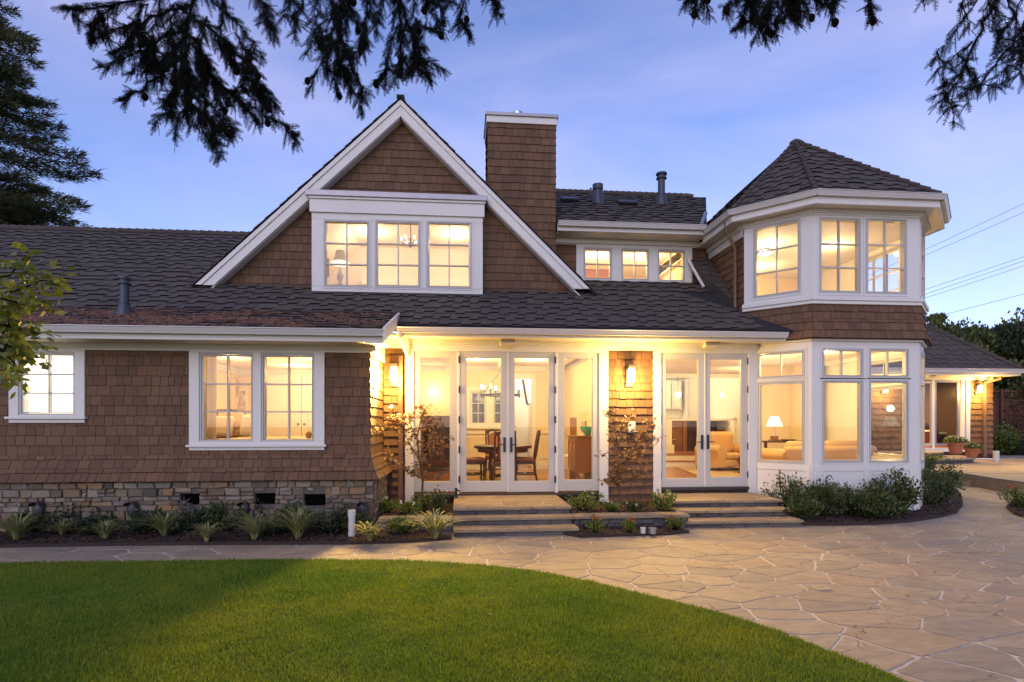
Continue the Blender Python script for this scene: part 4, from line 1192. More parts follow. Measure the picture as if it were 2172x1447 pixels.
# patio drain, small tins, white drain pipe
p = at_z(1741, 1246, .016)
dr = MB(); 
for k in range(6): dr.bx(p.x - .055 + k * .02, p.x - .047 + k * .02, p.y - .05, p.y + .05, .008, .018)
dr.ring(Fr((p.x, p.y, 0.0), (1, 0, 0), (0, 1, 0), (0, 0, 1)), -.07, .07, -.06, .06, .012, .0, .0195)
tag(dr.build('patio_drain', mat('brass_grate', (.45, .36, .2), .4, .2)), 'small brass drain grate set in the patio', 'drain')
p = at_z(746, 1140, .03); t_ = thing('drain_pipe', 'white plastic pipe standing in the bed beside strappy plants', 'pipe', (p.x, p.y, .03))
MB().lathe([(.045, 0), (.045, .36), (.038, .36), (.038, .30)], (0, 0, 0), 20).build('pipe', M['pvc'], t_, local=True, smooth=35)
MB().lathe([(.05, .28), (.052, .30), (.052, .365), (.04, .366)], (0, 0, 0), 20).build('collar', M['pvc'], t_, local=True, smooth=35)
for u, v, lb, r in ((1364, 1131, 'tiny white cap stub at the foot of the low stone wall', .035), (1384, 1132, 'small grey tin lying at the foot of the low stone wall', .05)):
    p = at_z(u, v, .04); tag(MB().lathe([(r, 0), (r, .06), (r * 1.1, .062), (r * 1.1, .08), (r * .9, .08), (r * .85, .03)], (p.x, p.y, .04), 16).build('tin_can', M['pvc'] if r < .04 else M['flash'], smooth=35), lb, 'tin can')
# scupper shaped wall fixtures on the foundation
for i, (u, lb) in enumerate(((82, 'dark hooded wall scupper nearest the left edge of the stone foundation'), (281, 'dark hooded wall scupper on the stone foundation below the plain shingle wall'), (518, 'dark hooded wall scupper between the first two foundation vents'), (769, 'dark hooded wall scupper at the right corner of the stone foundation'))):
    s, v = FST.px(u, 1064, .06); t_ = thing('wall_scupper', lb, 'scupper', (s, YL - .12, v - .22), group='hooded scuppers on the stone foundation')
    MB().lathe([(.03, 0), (.07, .02), (.095, .12), (.085, .20), (.05, .24)], (0, 0, 0), 14, sq=.7).build('body', M['bronze'], t_, local=True, smooth=40)
    h = MB(); n = 12
    for k in range(n):
        a0, a1 = math.pi * k / n, math.pi * (k + 1) / n
        f = lambda a, r, y: (math.cos(a) * r, y, .19 + math.sin(a) * r * .8)
        h.add([f(a0, .10, -.13), f(a1, .10, -.13), f(a1, .085, .05), f(a0, .085, .05), f(a0, .088, -.13), f(a1, .088, -.13), f(a1, .07, .05), f(a0, .07, .05)], [(0, 1, 2, 3), (4, 7, 6, 5), (0, 4, 5, 1)])
    h.build('hood', M['bronze'], t_, local=True, smooth=50); t_.scale = (.8, .8, .85)
# star flower ornament by the first vent
s, v = FST.px(392, 1068, .1); t_ = thing('garden_ornament', 'grey metal flower on a stake before the foundation vent', 'ornament', (s, YL - .17, .04))
MB().tube([(0, 0, 0), (0, 0, v - .04)], .006, 6).build('stake', M['flash'], t_, local=True)
o = MB()
for k in range(8):
    a = k * math.pi / 4; dx, dz = math.cos(a), math.sin(a); px_, pz_ = -dz, dx
    o.add([(dx * .03 + px_ * .018, -.01, v - .04 + dz * .03 + pz_ * .018), (dx * .03 - px_ * .018, -.01, v - .04 + dz * .03 - pz_ * .018), (dx * .13, -.02, v - .04 + dz * .13), (dx * .05, .01, v - .04 + dz * .05)], [(0, 1, 2), (0, 1, 3), (1, 2, 3), (2, 0, 3)])
o.blob((0, -.012, v - .04), (.04, .015, .04)); o.build('petals', M['bronze'], t_, local=True)
# ================================================================= ROOMS SEEN THROUGH THE GLASS
def room(x0, x1, y0, y1, z0, z1, wall='paint', floor='woodfloor', ceil='ceil', holes_back=(), label='', front=False, left=True, right=True, holes_left=(), holes_right=()):
    m = MB(); Fb = facade(y1)
    wall_holes(m, Fb, x0, x1, z0, z1, list(holes_back), -.1, 0)
    if left: wall_holes(m, Fr((x0, y1, 0), (0, -1, 0), (0, 0, 1), (1, 0, 0)), 0, y1 - y0, z0, z1, list(holes_left), -.08, 0)
    if right: wall_holes(m, Fr((x1, y0, 0), (0, 1, 0), (0, 0, 1), (-1, 0, 0)), 0, y1 - y0, z0, z1, list(holes_right), -.08, 0)
    m.build('room_wall', M[wall], house)
    MB().bx(x0 - .05, x1 + .05, y0, y1 + .05, z0 - .06, z0).build('room_floor', M[floor], house)
    MB().bx(x0 - .05, x1 + .05, y0, y1 + .05, z1, z1 + .06).build('room_ceiling', M[ceil], house)
    c = MB()
    for k, d in enumerate((.10, .06)):
        c.bx(x0 + .001, x1 - .001, y1 - d, y1 - .001, z1 - .06 * (k + 1), z1 - .06 * k - .001)
        if left: c.bx(x0 + .001, x0 + d, y0 + .02, y1 - d - .001, z1 - .06 * (k + 1), z1 - .06 * k - .001)
        if right: c.bx(x1 - d, x1 - .001, y0 + .02, y1 - d - .001, z1 - .06 * (k + 1), z1 - .06 * k - .001)
    c.bx(x0 + .001, x1 - .001, y1 - .02, y1 - .001, z0, z0 + .15) if not holes_back else None
    c.build('crown_moulding', M['trim'], house)
WARM = (1.0, 0.72, 0.28)
K_IN = 1.25
_lamp = lamp
def lamp(n, k, l, e, *a, **b):
    if k == 'AREA': return _lamp(n, 'POINT', (l[0], l[1], l[2] - .22), e * K_IN * 1.25, a[0], .12)
    return _lamp(n, k, l, e * K_IN, *a, **b)
def downlights(pts, z, e, col=WARM, r=.05):
    for x, y in pts:
        MB().lathe([(r, .0), (r, .012), (r * 1.3, .012), (r * 1.3, -.004)], (x, y, z - .012), 16).build('recessed_light', M['down'], house)
        lamp('ceiling_lamp', 'AREA', (x, y, z - .03), e, col, .35)
PI = math.pi
# ---- bathroom: bright and white
room(-9.0, -4.95, YL + .17, 11.2, .7, 2.72, wall='paintw', floor='marble')
for xx in (-8, -6.9, -5.8): lamp('ceiling_lamp', 'AREA', (xx, 9.5, 2.68), 75, (1, .93, .80), 1.0)
# ---- bedroom
room(-4.8, -1.62, YL + .17, 12.6, .62, 2.72, wall='paint')
for xx, yy in ((-4.0, 10.2), (-2.5, 10.4), (-3.3, 11.6)): lamp('ceiling_lamp', 'AREA', (xx, yy, 2.66), 24, (1, .66, .27), .7)
def at_room(u, v, y): p = at_y(u, v, y); return p
# closet doors on the back wall
p0, p1 = at_y(572, 800, 12.6), at_y(662, 800, 12.6); ztopd = at_y(600, 794, 12.6).z
cl_ = thing('closet', 'white panelled double closet seen through the right bedroom window', 'closet', ((p0.x + p1.x) / 2, 12.55, .62))
mid = at_y(641, 800, 12.6).x
for a, b in ((p0.x - .2, mid - .006), (mid + .006, p1.x + .35)):
    o = MB().bx(a, b, 12.55, 12.598, .64, ztopd - .02).build('door', M['paintw'], cl_)
    m = MB(); m.ring(facade(12.55), a, b, .64, ztopd - .02, .12, 0, .018); m.build('frame', M['paintw'], o, bevel=.004)
    MB().blob((b - .06 if a < mid - .1 and b < mid else a + .06, 12.52, 1.55), (.025, .025, .025)).build('knob', M['bronze'], o, smooth=60)
MB().bx(p0.x - .3, p1.x + .4, 12.53, 12.598, ztopd, ztopd + .09).build('head_trim', M['trim'], cl_)
# bed
bx0, bx1 = at_y(460, 900, 9.6).x, at_y(662, 900, 9.6).x
bd = thing('bed', 'bed with white cover and dark post headboard inside the bedroom', 'bed', ((bx0 + bx1) / 2, 9.9, .62))
zb = at_y(500, 930, 9.6).z
MB().bx(bx0, bx1 + .2, 9.3, 10.9, .75, zb).build('mattress', M['linen'], bd, bevel=.07, seg=4)
hb = at_y(492, 0, 10.9).x
MB().bx(hb - .75, hb + .1, 10.92, 10.98, .62, at_y(480, 868, 10.95).z).build('headboard', M['darkwood'], bd, bevel=.02)
pp = at_y(495, 885, 10.9); MB().tube([(pp.x, 10.93, .62), (pp.x, 10.93, pp.z - .05)], .04, 10).lathe([(.05, -.06), (.05, -.03), (.02, -.01), (.045, .03), (.05, .06), (.03, .10), (.005, .11)], (pp.x, 10.93, pp.z), 14).build('bedpost', M['darkwood'], bd, smooth=40)
pp = at_y(655, 930, 9.5); MB().lathe([(.05, -.12), (.05, -.04), (.02, -.02), (.05, .03), (.055, .07), (.03, .11), (.005, .12)], pp, 14).tube([(pp.x, pp.y, .62), (pp.x, pp.y, pp.z - .1)], .03, 8).build('bedpost', mat('brass_ball', (.5, .3, .1), .3, .1, metal=.6), bd, smooth=40)
for u, v, r, mm, lb in ((470, 905, (.20, .12, .19), 'linen', 'pale cream pillow at the left of the bed'), (507, 903, (.25, .12, .20), 'taupe', 'gold brown pillow with a white embroidered strip in front'), (488, 893, (.22, .1, .17), 'taupe', 'gold brown pillow leaning behind the others'), (530, 903, (.15, .12, .19), 'linen', 'cream pillow at the right edge of the left bedroom window')):
    p = at_y(u, v, 10.2 if mm == 'linen' else 10.35)
    f = Fr((p.x, p.y, p.z), (1, 0, 0), (0, .35, 1)); tag(MB().box(f, -r[0], r[0], -r[2], r[2], -.07, .07).build('pillow', M[mm], bevel=.065, seg=5), lb, 'pillow', 'pillows on the bed')
# curtain
c = MB(); x0, x1 = at_y(432, 800, 8.95).x, at_y(459, 800, 8.95).x; n = 40
zt, zb2 = 2.6, .8
vs = [(x0 + (x1 - x0) * i / n * (1 - .05 * t), 8.95 + .03 * math.sin(i * 1.15) + .012 * math.sin(i * .4 + t), zt + (zb2 - zt) * t) for t in (0, .5, 1) for i in range(n + 1)]
c.add(vs, [(k * (n + 1) + i, k * (n + 1) + i + 1, (k + 1) * (n + 1) + i + 1, (k + 1) * (n + 1) + i) for k in (0, 1) for i in range(n)])
tag(c.build('curtain', M['curtain'], smooth=180), 'cream curtain hanging at the left of the bedroom window', 'curtain')
# pictures and woven disc
def picture(u0, v0, u1, v1, y, lb, fm='linen'):
    a, b = at_y(u0, v1, y), at_y(u1, v0, y); t_ = thing('picture', lb, 'picture', ((a.x + b.x) / 2, y, a.z))
    MB().ring(facade(y), a.x, b.x, a.z, b.z, (b.x - a.x) * .16, 0, .03).build('frame', M[fm], t_)
    MB().bx(a.x + .02, b.x - .02, y - .012, y - .004, a.z + .02, b.z - .02).build('print', M['picture'], t_)
picture(500, 825, 526, 900, 12.55, 'framed brown print on the bedroom wall above the pillows')
p = at_y(462, 820, 12.4)
dk = MB(); 
for k in range(9): dk.tube([(p.x + math.cos(a) * (.06 + .045 * k) * .9, 12.5, p.z + math.sin(a) * (.06 + .045 * k)) for a in [i * PI / 14 for i in range(29)]], .012, 5)
for k in range(24): a = k * PI / 12; dk.tube([(p.x + math.cos(a) * .04, 12.51, p.z + math.sin(a) * .04), (p.x + math.cos(a) * .40, 12.51, p.z + math.sin(a) * .44)], .006, 4)
tag(dk.build('woven_disc', mat('woven_straw', (.45, .26, .07), .7, .3, 30)), 'round woven straw disc on the bedroom wall', 'wall decoration')

# ---- dining room
YB = 14.9; ZC = 3.08
Fb = facade(YB)
dwin = [Fb.rect(998, 831, 1031, 901), Fb.rect(1046, 831, 1062 + 17, 901)]
opn = Fb.rect(1092, 803, 1128, 984); opn = (opn[0], opn[1], ZF, opn[3])
room(-1.35, 2.72, YM + .16, YB, ZF, ZC, holes_back=dwin + [opn], wall='paint')
for h in dwin:
    window(Fb, h, (h[0] + .05, h[1] - .05, h[2] + .05, h[3] - .05), 2, 3, house, pm='night')
m = MB(); Fb2 = facade(YB - .002)
a, b = Fb.rect(990, 822, 1081, 905), None
m.ring(Fb2, a[0], a[1] - .0, a[2], a[3], .09, 0, .035); m.box(Fb2, a[0] - .05, a[1] + .05, a[2] - .06, a[2] - .001, 0, .06); m.box(Fb2, dwin[0][1], dwin[1][0], a[2] + .1, a[3] - .1, 0, .03)
m.ring(Fb2, opn[0] - .11, opn[1] + .11, ZF, opn[3] + .12, .11, 0, .03, wb=.0, wt=.12)
zr = Fb.px(1150, 920)[1]
for s0, s1 in ((-1.3, opn[0] - .12), (opn[1] + .12, 2.7)):
    m.box(Fb2, s0, s1, zr, zr + .06, 0, .04); m.box(Fb2, s0, s1, ZF, ZF + .18, 0, .025)
    x = s0
    while x < s1 - .3: m.ring(Fb2, x + .12, min(x + .75, s1 - .05), ZF + .28, zr - .08, .03, 0, .018); x += .8
m.build('wainscot', M['trim'], house)
for x in (-.35, 1.0, 2.3):            # ceiling beams
    MB().bx(x - .10, x + .10, YM + .2, YB - .11, ZC - .14, ZC - .001).build('ceiling_beam', M['ceil'], house)
downlights([(.3, 11.3), (1.7, 11.3), (.3, 13.3), (1.7, 13.3)], ZC, 26)
# stair hall behind the opening
hx0, hx1 = opn[0] - .5, opn[1] + 1.6
m = MB().bx(hx0, hx1, YB + 2.4, YB + 2.5, ZF, 3.4).bx(hx0 - .1, hx0, YB + .11, YB + 2.4, ZF, 3.4).bx(hx1, hx1 + .1, YB + .11, YB + 2.4, ZF, 3.4)
m.build('room_wall', M['paintw'], house); MB().bx(hx0, hx1, YB + .05, YB + 2.5, ZF - .06, ZF - .002).build('room_floor', M['woodfloor'], house); MB().bx(hx0, hx1, YB + .11, YB + 2.5, 3.4, 3.46).build('room_ceiling', M['ceil'], house)
lamp('ceiling_lamp', 'AREA', ((hx0 + hx1) / 2, YB + 1.2, 3.36), 60, (1, .84, .6), .8)
sta = thing('staircase', 'white staircase with dark treads and handrail in the hall beyond', 'stairs', (opn[0] + .2, YB + 1, ZF))
for k in range(9):
    z = ZF + .19 * (k + 1); o = MB().bx(opn[0] - .25, opn[0] + .18, YB + 1.0 + k * .12, YB + 1.3 + k * .12, z - .04, z); o.build('tread', M['darkwood'], sta, bevel=.01)
    MB().bx(opn[0] - .25, opn[0] + .15, YB + 1.05 + k * .12, YB + 1.07 + k * .12, z - .19, z - .041).build('riser', M['paintw'], sta)
a, b = at_y(1109, 805, YB + 1), at_y(1118, 858, YB + 1)
MB().tube([a, b], .035, 8).tube([b, b + Vector((.14, 0, 0))], .035, 8).build('handrail', M['darkwood'], sta, smooth=40)
MB().bx(b.x + .05, b.x + .17, YB + .95, YB + 1.07, ZF, b.z + .0).build('newel_post', M['paintw'], sta, bevel=.01)

def chair_proto(name, label):
    t_ = thing(name, label, 'chair')
    MB().bx(-.23, .23, -.22, .22, .42, .49).build('seat', M['orangeseat'], t_, local=True, bevel=.025, seg=3)
    MB().ring(Fr((0, 0, 0), (1, 0, 0), (0, 1, 0), (0, 0, 1)), -.235, .235, -.225, .225, .03, .36, .43).build('seat_frame', M['darkwood'], t_, local=True)
    for sx in (-1, 1):
        MB().lathe([(.022, 0), (.028, .05), (.018, .09), (.03, .16), (.02, .24), (.028, .36)], (sx * .205, -.195, 0), 10).build('leg', M['darkwood'], t_, local=True, smooth=40)
        MB().tube([(sx * .21, .26, 0), (sx * .205, .21, .2), (sx * .205, .20, .45), (sx * .20, .24, .8), (sx * .195, .29, 1.06)], [.02, .022, .024, .022, .018], 8).build('leg', M['darkwood'], t_, local=True, smooth=40)
    MB().bx(-.19, .19, -.02, .02, .13, .16).bx(-.215, -.19, -.19, .22, .13, .16).bx(.19, .215, -.19, .22, .13, .16).build('stretcher', M['darkwood'], t_, local=True)
    V = Vector((0, .08, .5)); f = Fr((0, .215, .52), (1, 0, 0), V, (0, -1, .16))
    arch = [(-.12, 0), (.12, 0), (.12, .36), (.09, .44), (.04, .48), (-.04, .48), (-.09, .44), (-.12, .36)]
    o = MB().prism(f, arch, -.03, .0).build('backrest', M['orangeseat'], t_, local=True)
    big = [(-.20, .47), (-.17, .53), (-.06, .56), (.06, .56), (.17, .53), (.20, .47), (.14, .44), (.07, .51), (-.07, .51), (-.14, .44)]
    m = MB().box(f, -.15, -.121, 0, .45, -.035, .006).box(f, .121, .15, 0, .45, -.035, .006).box(f, -.19, .19, -.06, -.001, -.03, .0)
    m.add([f.p(x, y, d) for d in (-.035, .006) for x, y in big], [tuple(range(10)), tuple(range(19, 9, -1))] + [(i, (i + 1) % 10, 10 + (i + 1) % 10, 10 + i) for i in range(10)])
    m.build('back_frame', M['darkwood'], t_, local=True)
    return t_
tp = at_y(1066, 950, 12.1)
ch0 = chair_proto('dining_chair', 'dark dining chair with rust panel back, turned away in front of the table')
ch0['group'] = 'chairs round the dining table'
ch0.location = (tp.x - .03, 11.25, ZF); ch0.rotation_euler = (0, 0, PI)
pc = at_y(1004, 1012, 11.9); dup(ch0, (pc.x, 11.9, ZF), PI / 2 + .12, 'dark dining chair in profile at the left of the table')
pc = at_y(1113, 1012, 11.9); dup(ch0, (pc.x, 11.9, ZF), -PI / 2 - .1, 'dark dining chair in profile at the right of the table')
dup(ch0, (tp.x - .05, 13.1, ZF), .25, 'dark dining chair behind the dining table')
tb = thing('dining_table', 'round dark wooden dining table with turned legs behind the doors', 'table', (tp.x, 12.05, ZF))
MB().lathe([(.02, .68), (.60, .68), (.62, .70), (.62, .735), (.60, .745), (.01, .745)], (0, 0, 0), 40).build('tabletop', M['darkwood'], tb, local=True, smooth=30)
MB().lathe([(.52, .60), (.54, .60), (.54, .68), (.52, .68)], (0, 0, 0), 32).build('apron', M['darkwood'], tb, local=True)
for k in range(4):
    a = PI / 4 + k * PI / 2
    MB().lathe([(.035, 0), (.045, .06), (.025, .12), (.06, .22), (.065, .36), (.03, .44), (.045, .5), (.045, .62)], (.34 * math.cos(a), .34 * math.sin(a), 0), 14).build('leg', M['darkwood'], tb, local=True, smooth=40)
MB().bx(-.26, .26, -.03, .03, .08, .13).bx(-.03, .03, -.26, .26, .081, .131).build('stretcher', M['darkwood'], tb, local=True)
# china cabinet at the left
a, b = at_y(893, 990, 14.3), at_y(960, 887, 14.3)
cab = thing('china_cabinet', 'dark glass fronted china cabinet behind the left sidelight', 'cabinet', ((a.x + b.x) / 2, 14.6, ZF))
F_ = facade(14.32)
MB().bx(a.x, b.x, 14.32, 14.8, ZF + .14, b.z).bx(a.x - .04, b.x + .04, 14.28, 14.84, b.z + .001, b.z + .06).build('body', M['darkwood'], cab, bevel=.012)
for k in range(3):
    x0 = a.x + (b.x - a.x) * k / 3; x1 = a.x + (b.x - a.x) * (k + 1) / 3
    o = MB().ring(F_, x0 + .012, x1 - .012, ZF + .2, b.z - .04, .05, .003, .03).build('door', M['darkwood'], cab)
    MB().box(F_, x0 + .05, x1 - .05, ZF + .3, b.z - .1, .004, .008).build('pane', M['night'], o)
for sx in (a.x + .05, b.x - .05): MB().bx(sx - .04, sx + .04, 14.34, 14.42, ZF, ZF + .139).build('leg', M['darkwood'], cab)
# wall sconce, globe
p = at_y(920, 833, 14.85)
sc = thing('wall_sconce', 'glowing round wall sconce on the dining room wall', 'sconce', p)
MB().blob(p - Vector((0, .10, 0)), (.075, .075, .075), 16, 10).build('globe', M['bulb'], sc, smooth=180); MB().lathe([(.05, -.02), (.05, .02)], p - Vector((0, .02, 0)), 12).build('bracket', M['bronze'], sc)
lamp('sconce_light', 'POINT', p - Vector((0, .22, 0)), 13, WARM, .06)
# chandelier with candle bulbs, on a slanted chain
cp = at_y(1062, 838, 12.1)
cn = thing('chandelier', 'dark ring chandelier with lit candle bulbs over the dining table', 'chandelier', (cp.x, 12.1, cp.z))
n = 24
MB().tube([(cp.x + .42 * math.cos(2 * PI * i / n), 12.1 + .42 * math.sin(2 * PI * i / n), cp.z) for i in range(n + 1)], .018, 8).build('ring', M['bronze'], cn, smooth=50)
tpx = at_y(1063, 787, 12.1)
for k in range(8):
    a = 2 * PI * k / 8 + .2; q_ = Vector((cp.x + .42 * math.cos(a), 12.1 + .42 * math.sin(a), cp.z))
    o = MB().lathe([(.035, .0), (.02, .02), (.014, .03), (.014, .13)], q_, 10).tube([q_ - Vector((0, 0, .07)), q_], [.008, .014], 6).build('candle', M['bronze'], cn, smooth=40)
    MB().lathe([(.012, 0), (.022, .03), (.012, .07), (.002, .09)], q_ + Vector((0, 0, .13)), 10).build('bulb', M['bulb'], o, smooth=60)
MB().tube([(cp.x, 12.1, ZC - .14), (cp.x, 12.1, cp.z + .5)], .008, 6).tube([(cp.x, 12.1, cp.z + .5), (cp.x - .4, 12.1, cp.z)], .007, 6).tube([(cp.x, 12.1, cp.z + .5), (cp.x + .4, 12.1, cp.z)], .007, 6).build('chain', M['bronze'], cn)
lamp('chandelier_light', 'POINT', (cp.x, 12.1, cp.z + .3), 40, WARM, .35)
# sideboard at the right with bowl and vase
x0s, x1s = at_y(1217, 960, 12.0).x, at_y(1262, 960, 11.6).x
zs_ = at_y(1240, 925, 11.7).z
sb = thing('sideboard', 'carved oak sideboard behind the right sidelight', 'sideboard', ((x0s + x1s) / 2, 12.0, ZF))
MB().bx(x0s, x1s + .3, 11.7, 12.6, ZF + .16, zs_ - .03).build('body', M['medwood'], sb, bevel=.012)
MB().bx(x0s - .03, x1s + .33, 11.66, 12.63, zs_ - .029, zs_).build('top', M['medwood'], sb, bevel=.008)
Fsb = Fr((x0s, 12.6, 0), (0, -1, 0), (0, 0, 1), (-1, 0, 0))
for k in range(2):
    o = MB().ring(Fsb, .03 + k * .44, .43 + k * .44, ZF + .2, zs_ - .06, .06, .002, .02); 
    arch = [(.10 + k * .44, ZF + .28), (.36 + k * .44, ZF + .28), (.36 + k * .44, zs_ - .22), (.23 + k * .44, zs_ - .13), (.10 + k * .44, zs_ - .22)]
    o.prism(Fsb, arch, .002, .015).build('door', M['medwood'], sb)
for x, y in ((x0s + .04, 11.75), (x0s + .04, 12.55), (x1s + .25, 11.75)): MB().lathe([(.025, 0), (.035, .06), (.03, .159)], (x, y, ZF), 10).build('leg', M['medwood'], sb)
pb = at_y(1246, 918, 12.0); tag(MB().lathe([(.05, 0), (.06, .01), (.10, .07), (.155, .13), (.17, .20), (.16, .20), (.13, .12), (.02, .03)], (pb.x, 11.95, zs_), 24).build('glass_bowl', M['green'], smooth=50), 'green glass bowl on the oak sideboard', 'bowl')
pb = at_y(1235, 918, 12.3); tag(MB().lathe([(.07, 0), (.03, .05), (.06, .14), (.08, .24), (.10, .32), (.09, .32), (.05, .2)], (pb.x, 12.3, zs_), 20).build('glass_vase', M['linen'], smooth=50), 'pale footed vase beside the green glass bowl', 'vase')
pc = at_y(1213, 960, 13.2)
sc_ = thing('hall_chair', 'tall plank backed oak chair by the sideboard', 'chair', (pc.x, 13.2, ZF), -.9)
MB().bx(-.22, .22, -.2, .2, .40, .47).build('seat', M['linen'], sc_, local=True, bevel=.02); MB().bx(-.24, .24, .2, .25, .0, 1.35).build('backrest', M['medwood'], sc_, local=True, bevel=.01)
for sx, sy in ((-.18, -.16), (.18, -.16), (-.18, .16), (.18, .16)): MB().lathe([(.02, 0), (.03, .1), (.018, .2), (.03, .395)], (sx, sy, 0), 8).build('leg', M['medwood'], sc_, local=True, smooth=40)

# ---- living room with kitchen beyond
YK = 15.8
a = facade(YK).px(1406, 786)
ar0, ar1 = facade(YK).px(1398, 850)[0], facade(YK).px(1588, 850)[0]
m = MB(); zsp = facade(YK).px(1420, 795)[1]; zar = facade(YK).px(1495, 783)[1]
XLV = 2.9
wall_holes(m, facade(YK), XLV, 8.5, ZF, 3.05, [(ar0, ar1, ZF - 1, zar + .001)], -.14, 0)
n = 12; cx_ = (ar0 + ar1) / 2
for i in range(n):
    xa_, xb_ = ar0 + (ar1 - ar0) * i / n, ar0 + (ar1 - ar0) * (i + 1) / n
    fz_ = lambda x: zar - (zar - zsp) * ((x - cx_) / (ar1 - cx_)) ** 2
    m.prism(facade(YK), [(xa_, fz_(xa_)), (xb_, fz_(xb_)), (xb_, zar), (xa_, zar)], -.14, 0)
m.bx(XLV - .08, XLV, YM + .16, YK, ZF, 3.05)
m.build('room_wall', M['paint'], house)
MB().prism(Fr((0, 0, ZF), (1, 0, 0), (0, 1, 0), (0, 0, 1)), [(XLV, YM + .05), (PB0.x + .05, YM + .05), (PB1.x + .05, PB1.y + .12), (PB2.x - .05, PB1.y + .12), (8.5, 9.95), (8.5, YK + .1), (XLV, YK + .1)], -.06, 0).build('room_floor', M['woodfloor'], house)
MB().prism(Fr((0, 0, 3.0), (1, 0, 0), (0, 1, 0), (0, 0, 1)), [(XLV, YM + .15), (PB0.x + .05, YM + .15), (PB1.x + .05, PB1.y + .12), (PB2.x - .05, PB1.y + .12), (8.5, 9.95), (8.5, YK + .1), (XLV, YK + .1)], 0, .06).build('room_ceiling', M['ceil'], house)
m = MB().bx(XLV, 8.5, YK - .09, YK - .002, 2.9, 2.998).bx(8.41, 8.498, 10.0, YK - .1, 2.9, 2.998); m.build('crown_moulding', M['trim'], house)
downlights([(4.2, 11.6), (6.2, 11.3), (4.2, 14.0), (7.4, 13.8), (7.2, 10.6)], 3.0, 50)
# partition wall behind the lamp
pw0, pw1 = at_y(1560, 900, 13.6).x, at_y(1675, 900, 13.6).x
MB().bx(pw0 + .25, pw1, 13.6, 13.72, ZF, 2.999).bx(pw1, pw1 + .12, 12.5, 13.72, ZF, 2.999).build('room_wall', M['paint'], house)
# kitchen
KZ = .70
room(2.6, 9.6, YK + .15, 21.0, KZ, 3.35, wall='paintw', ceil='paintw')
downlights([(4.4, 17.4), (6.2, 17.4), (4.4, 19.4), (6.6, 19.4)], 3.35, 55, (1, .80, .46))
for k, (y0, z) in enumerate(((YK - .55, ZF + .17), (YK - .2, ZF + .34))):
    s_ = thing('indoor_step', 'lower wooden step up to the kitchen' if k == 0 else 'upper wooden step up to the kitchen', 'step', (5.6, y0, ZF))
    MB().bx(ar0, ar1, y0, YK + .16, z - .03, z - .001).build('tread', M['woodfloor'], s_); MB().bx(ar0, ar1, y0 + .02, y0 + .04, ZF, z - .031).build('riser', M['paintw'], s_)
a = at_y(1406, 893, 17.6); b = at_y(1548, 893, 17.6)
isl = thing('kitchen_island', 'wooden kitchen island with white counter and drawers', 'kitchen island', ((a.x + b.x) / 2, 17.8, KZ))
MB().bx(a.x, b.x, 17.5, 18.6, a.z, a.z + .06).build('countertop', M['marble'], isl, bevel=.01)
cxm = at_y(1452, 900, 17.6).x
MB().bx(a.x + .05, cxm, 17.62, 18.5, KZ, a.z - .001).build('cabinet', M['medwood'], isl)
for k in range(2):
    z0 = KZ + .12 + k * (a.z - KZ - .15) / 2
    o = MB().ring(facade(17.62), a.x + .08, cxm - .09, z0, z0 + (a.z - KZ - .15) / 2 - .02, .05, .001, .025).box(facade(17.62), a.x + .13, cxm - .14, z0 + .05, z0 + (a.z - KZ - .15) / 2 - .07, .001, .008).build('drawer', M['medwood'], isl)
    MB().blob(((a.x + cxm) / 2, 17.58, z0 + (a.z - KZ) * .25), (.07, .025, .025)).build('handle', M['steel'], o, smooth=60)
MB().bx(cxm - .07, cxm + .07, 17.56, 17.619, KZ, a.z - .001).build('corner_post', M['medwood'], isl, bevel=.01)
MB().bx(cxm + .001, b.x, 18.3, 18.5, KZ, a.z - .001).build('back_panel', M['darkwood'], isl)
for i, u in enumerate((1470, 1507, 1530)):
    p = at_y(u, 920, 17.75); s_ = thing('bar_stool', ('dark wooden bar stool under the island, seen in the left door', 'dark bar stool under the island beside the door meeting line', 'dark bar stool under the island nearest the white half wall')[i], 'bar stool', (p.x, 17.85, KZ), group='bar stools at the island')
    MB().lathe([(.19, .62), (.2, .64), (.19, .67)], (0, 0, 0), 16).build('seat', M['darkwood'], s_, local=True)
    for sx, sy in ((-1, -1), (1, -1), (-1, 1), (1, 1)): MB().tube([(sx * .19, sy * .19, 0), (sx * .13, sy * .13, .62)], .018, 6).build('leg', M['darkwood'], s_, local=True)
p0, p1 = at_y(1549, 890, 17.2), at_y(1588, 890, 17.2)
hw = thing('half_wall', 'white panelled half wall beside the kitchen island', 'half wall', ((p0.x + p1.x) / 2, 17.1, KZ))
MB().bx(p0.x, p1.x + .5, 16.95, 17.2, ZF, p0.z).build('body', M['paintw'], hw); MB().bx(p0.x - .05, p1.x + .5, 16.9, 17.25, p0.z + .001, p0.z + .06).build('cap', M['trim'], hw, bevel=.01)
MB().ring(facade(16.95), p0.x + .2, p1.x + .2, KZ, p0.z - .1, .06, .001, .02).build('panel', M['trim'], hw)
p0, p1 = at_y(1402, 888, 16.2), at_y(1424, 888, 16.2)
hp = thing('half_pillar', 'white square half pillar at the left of the kitchen steps', 'pillar', ((p0.x + p1.x) / 2, 16.3, ZF))
MB().bx(p0.x - .3, p1.x, 16.16, 16.5, KZ + .0, p0.z).build('shaft', M['paintw'], hp); MB().bx(p0.x - .3, p1.x + .04, 16.12, 16.54, p0.z + .001, p0.z + .06).build('cap', M['trim'], hp, bevel=.01); MB().bx(p0.x - .3, p1.x + .05, 16.1, 16.155, ZF, KZ + .25).build('base', M['trim'], hp)
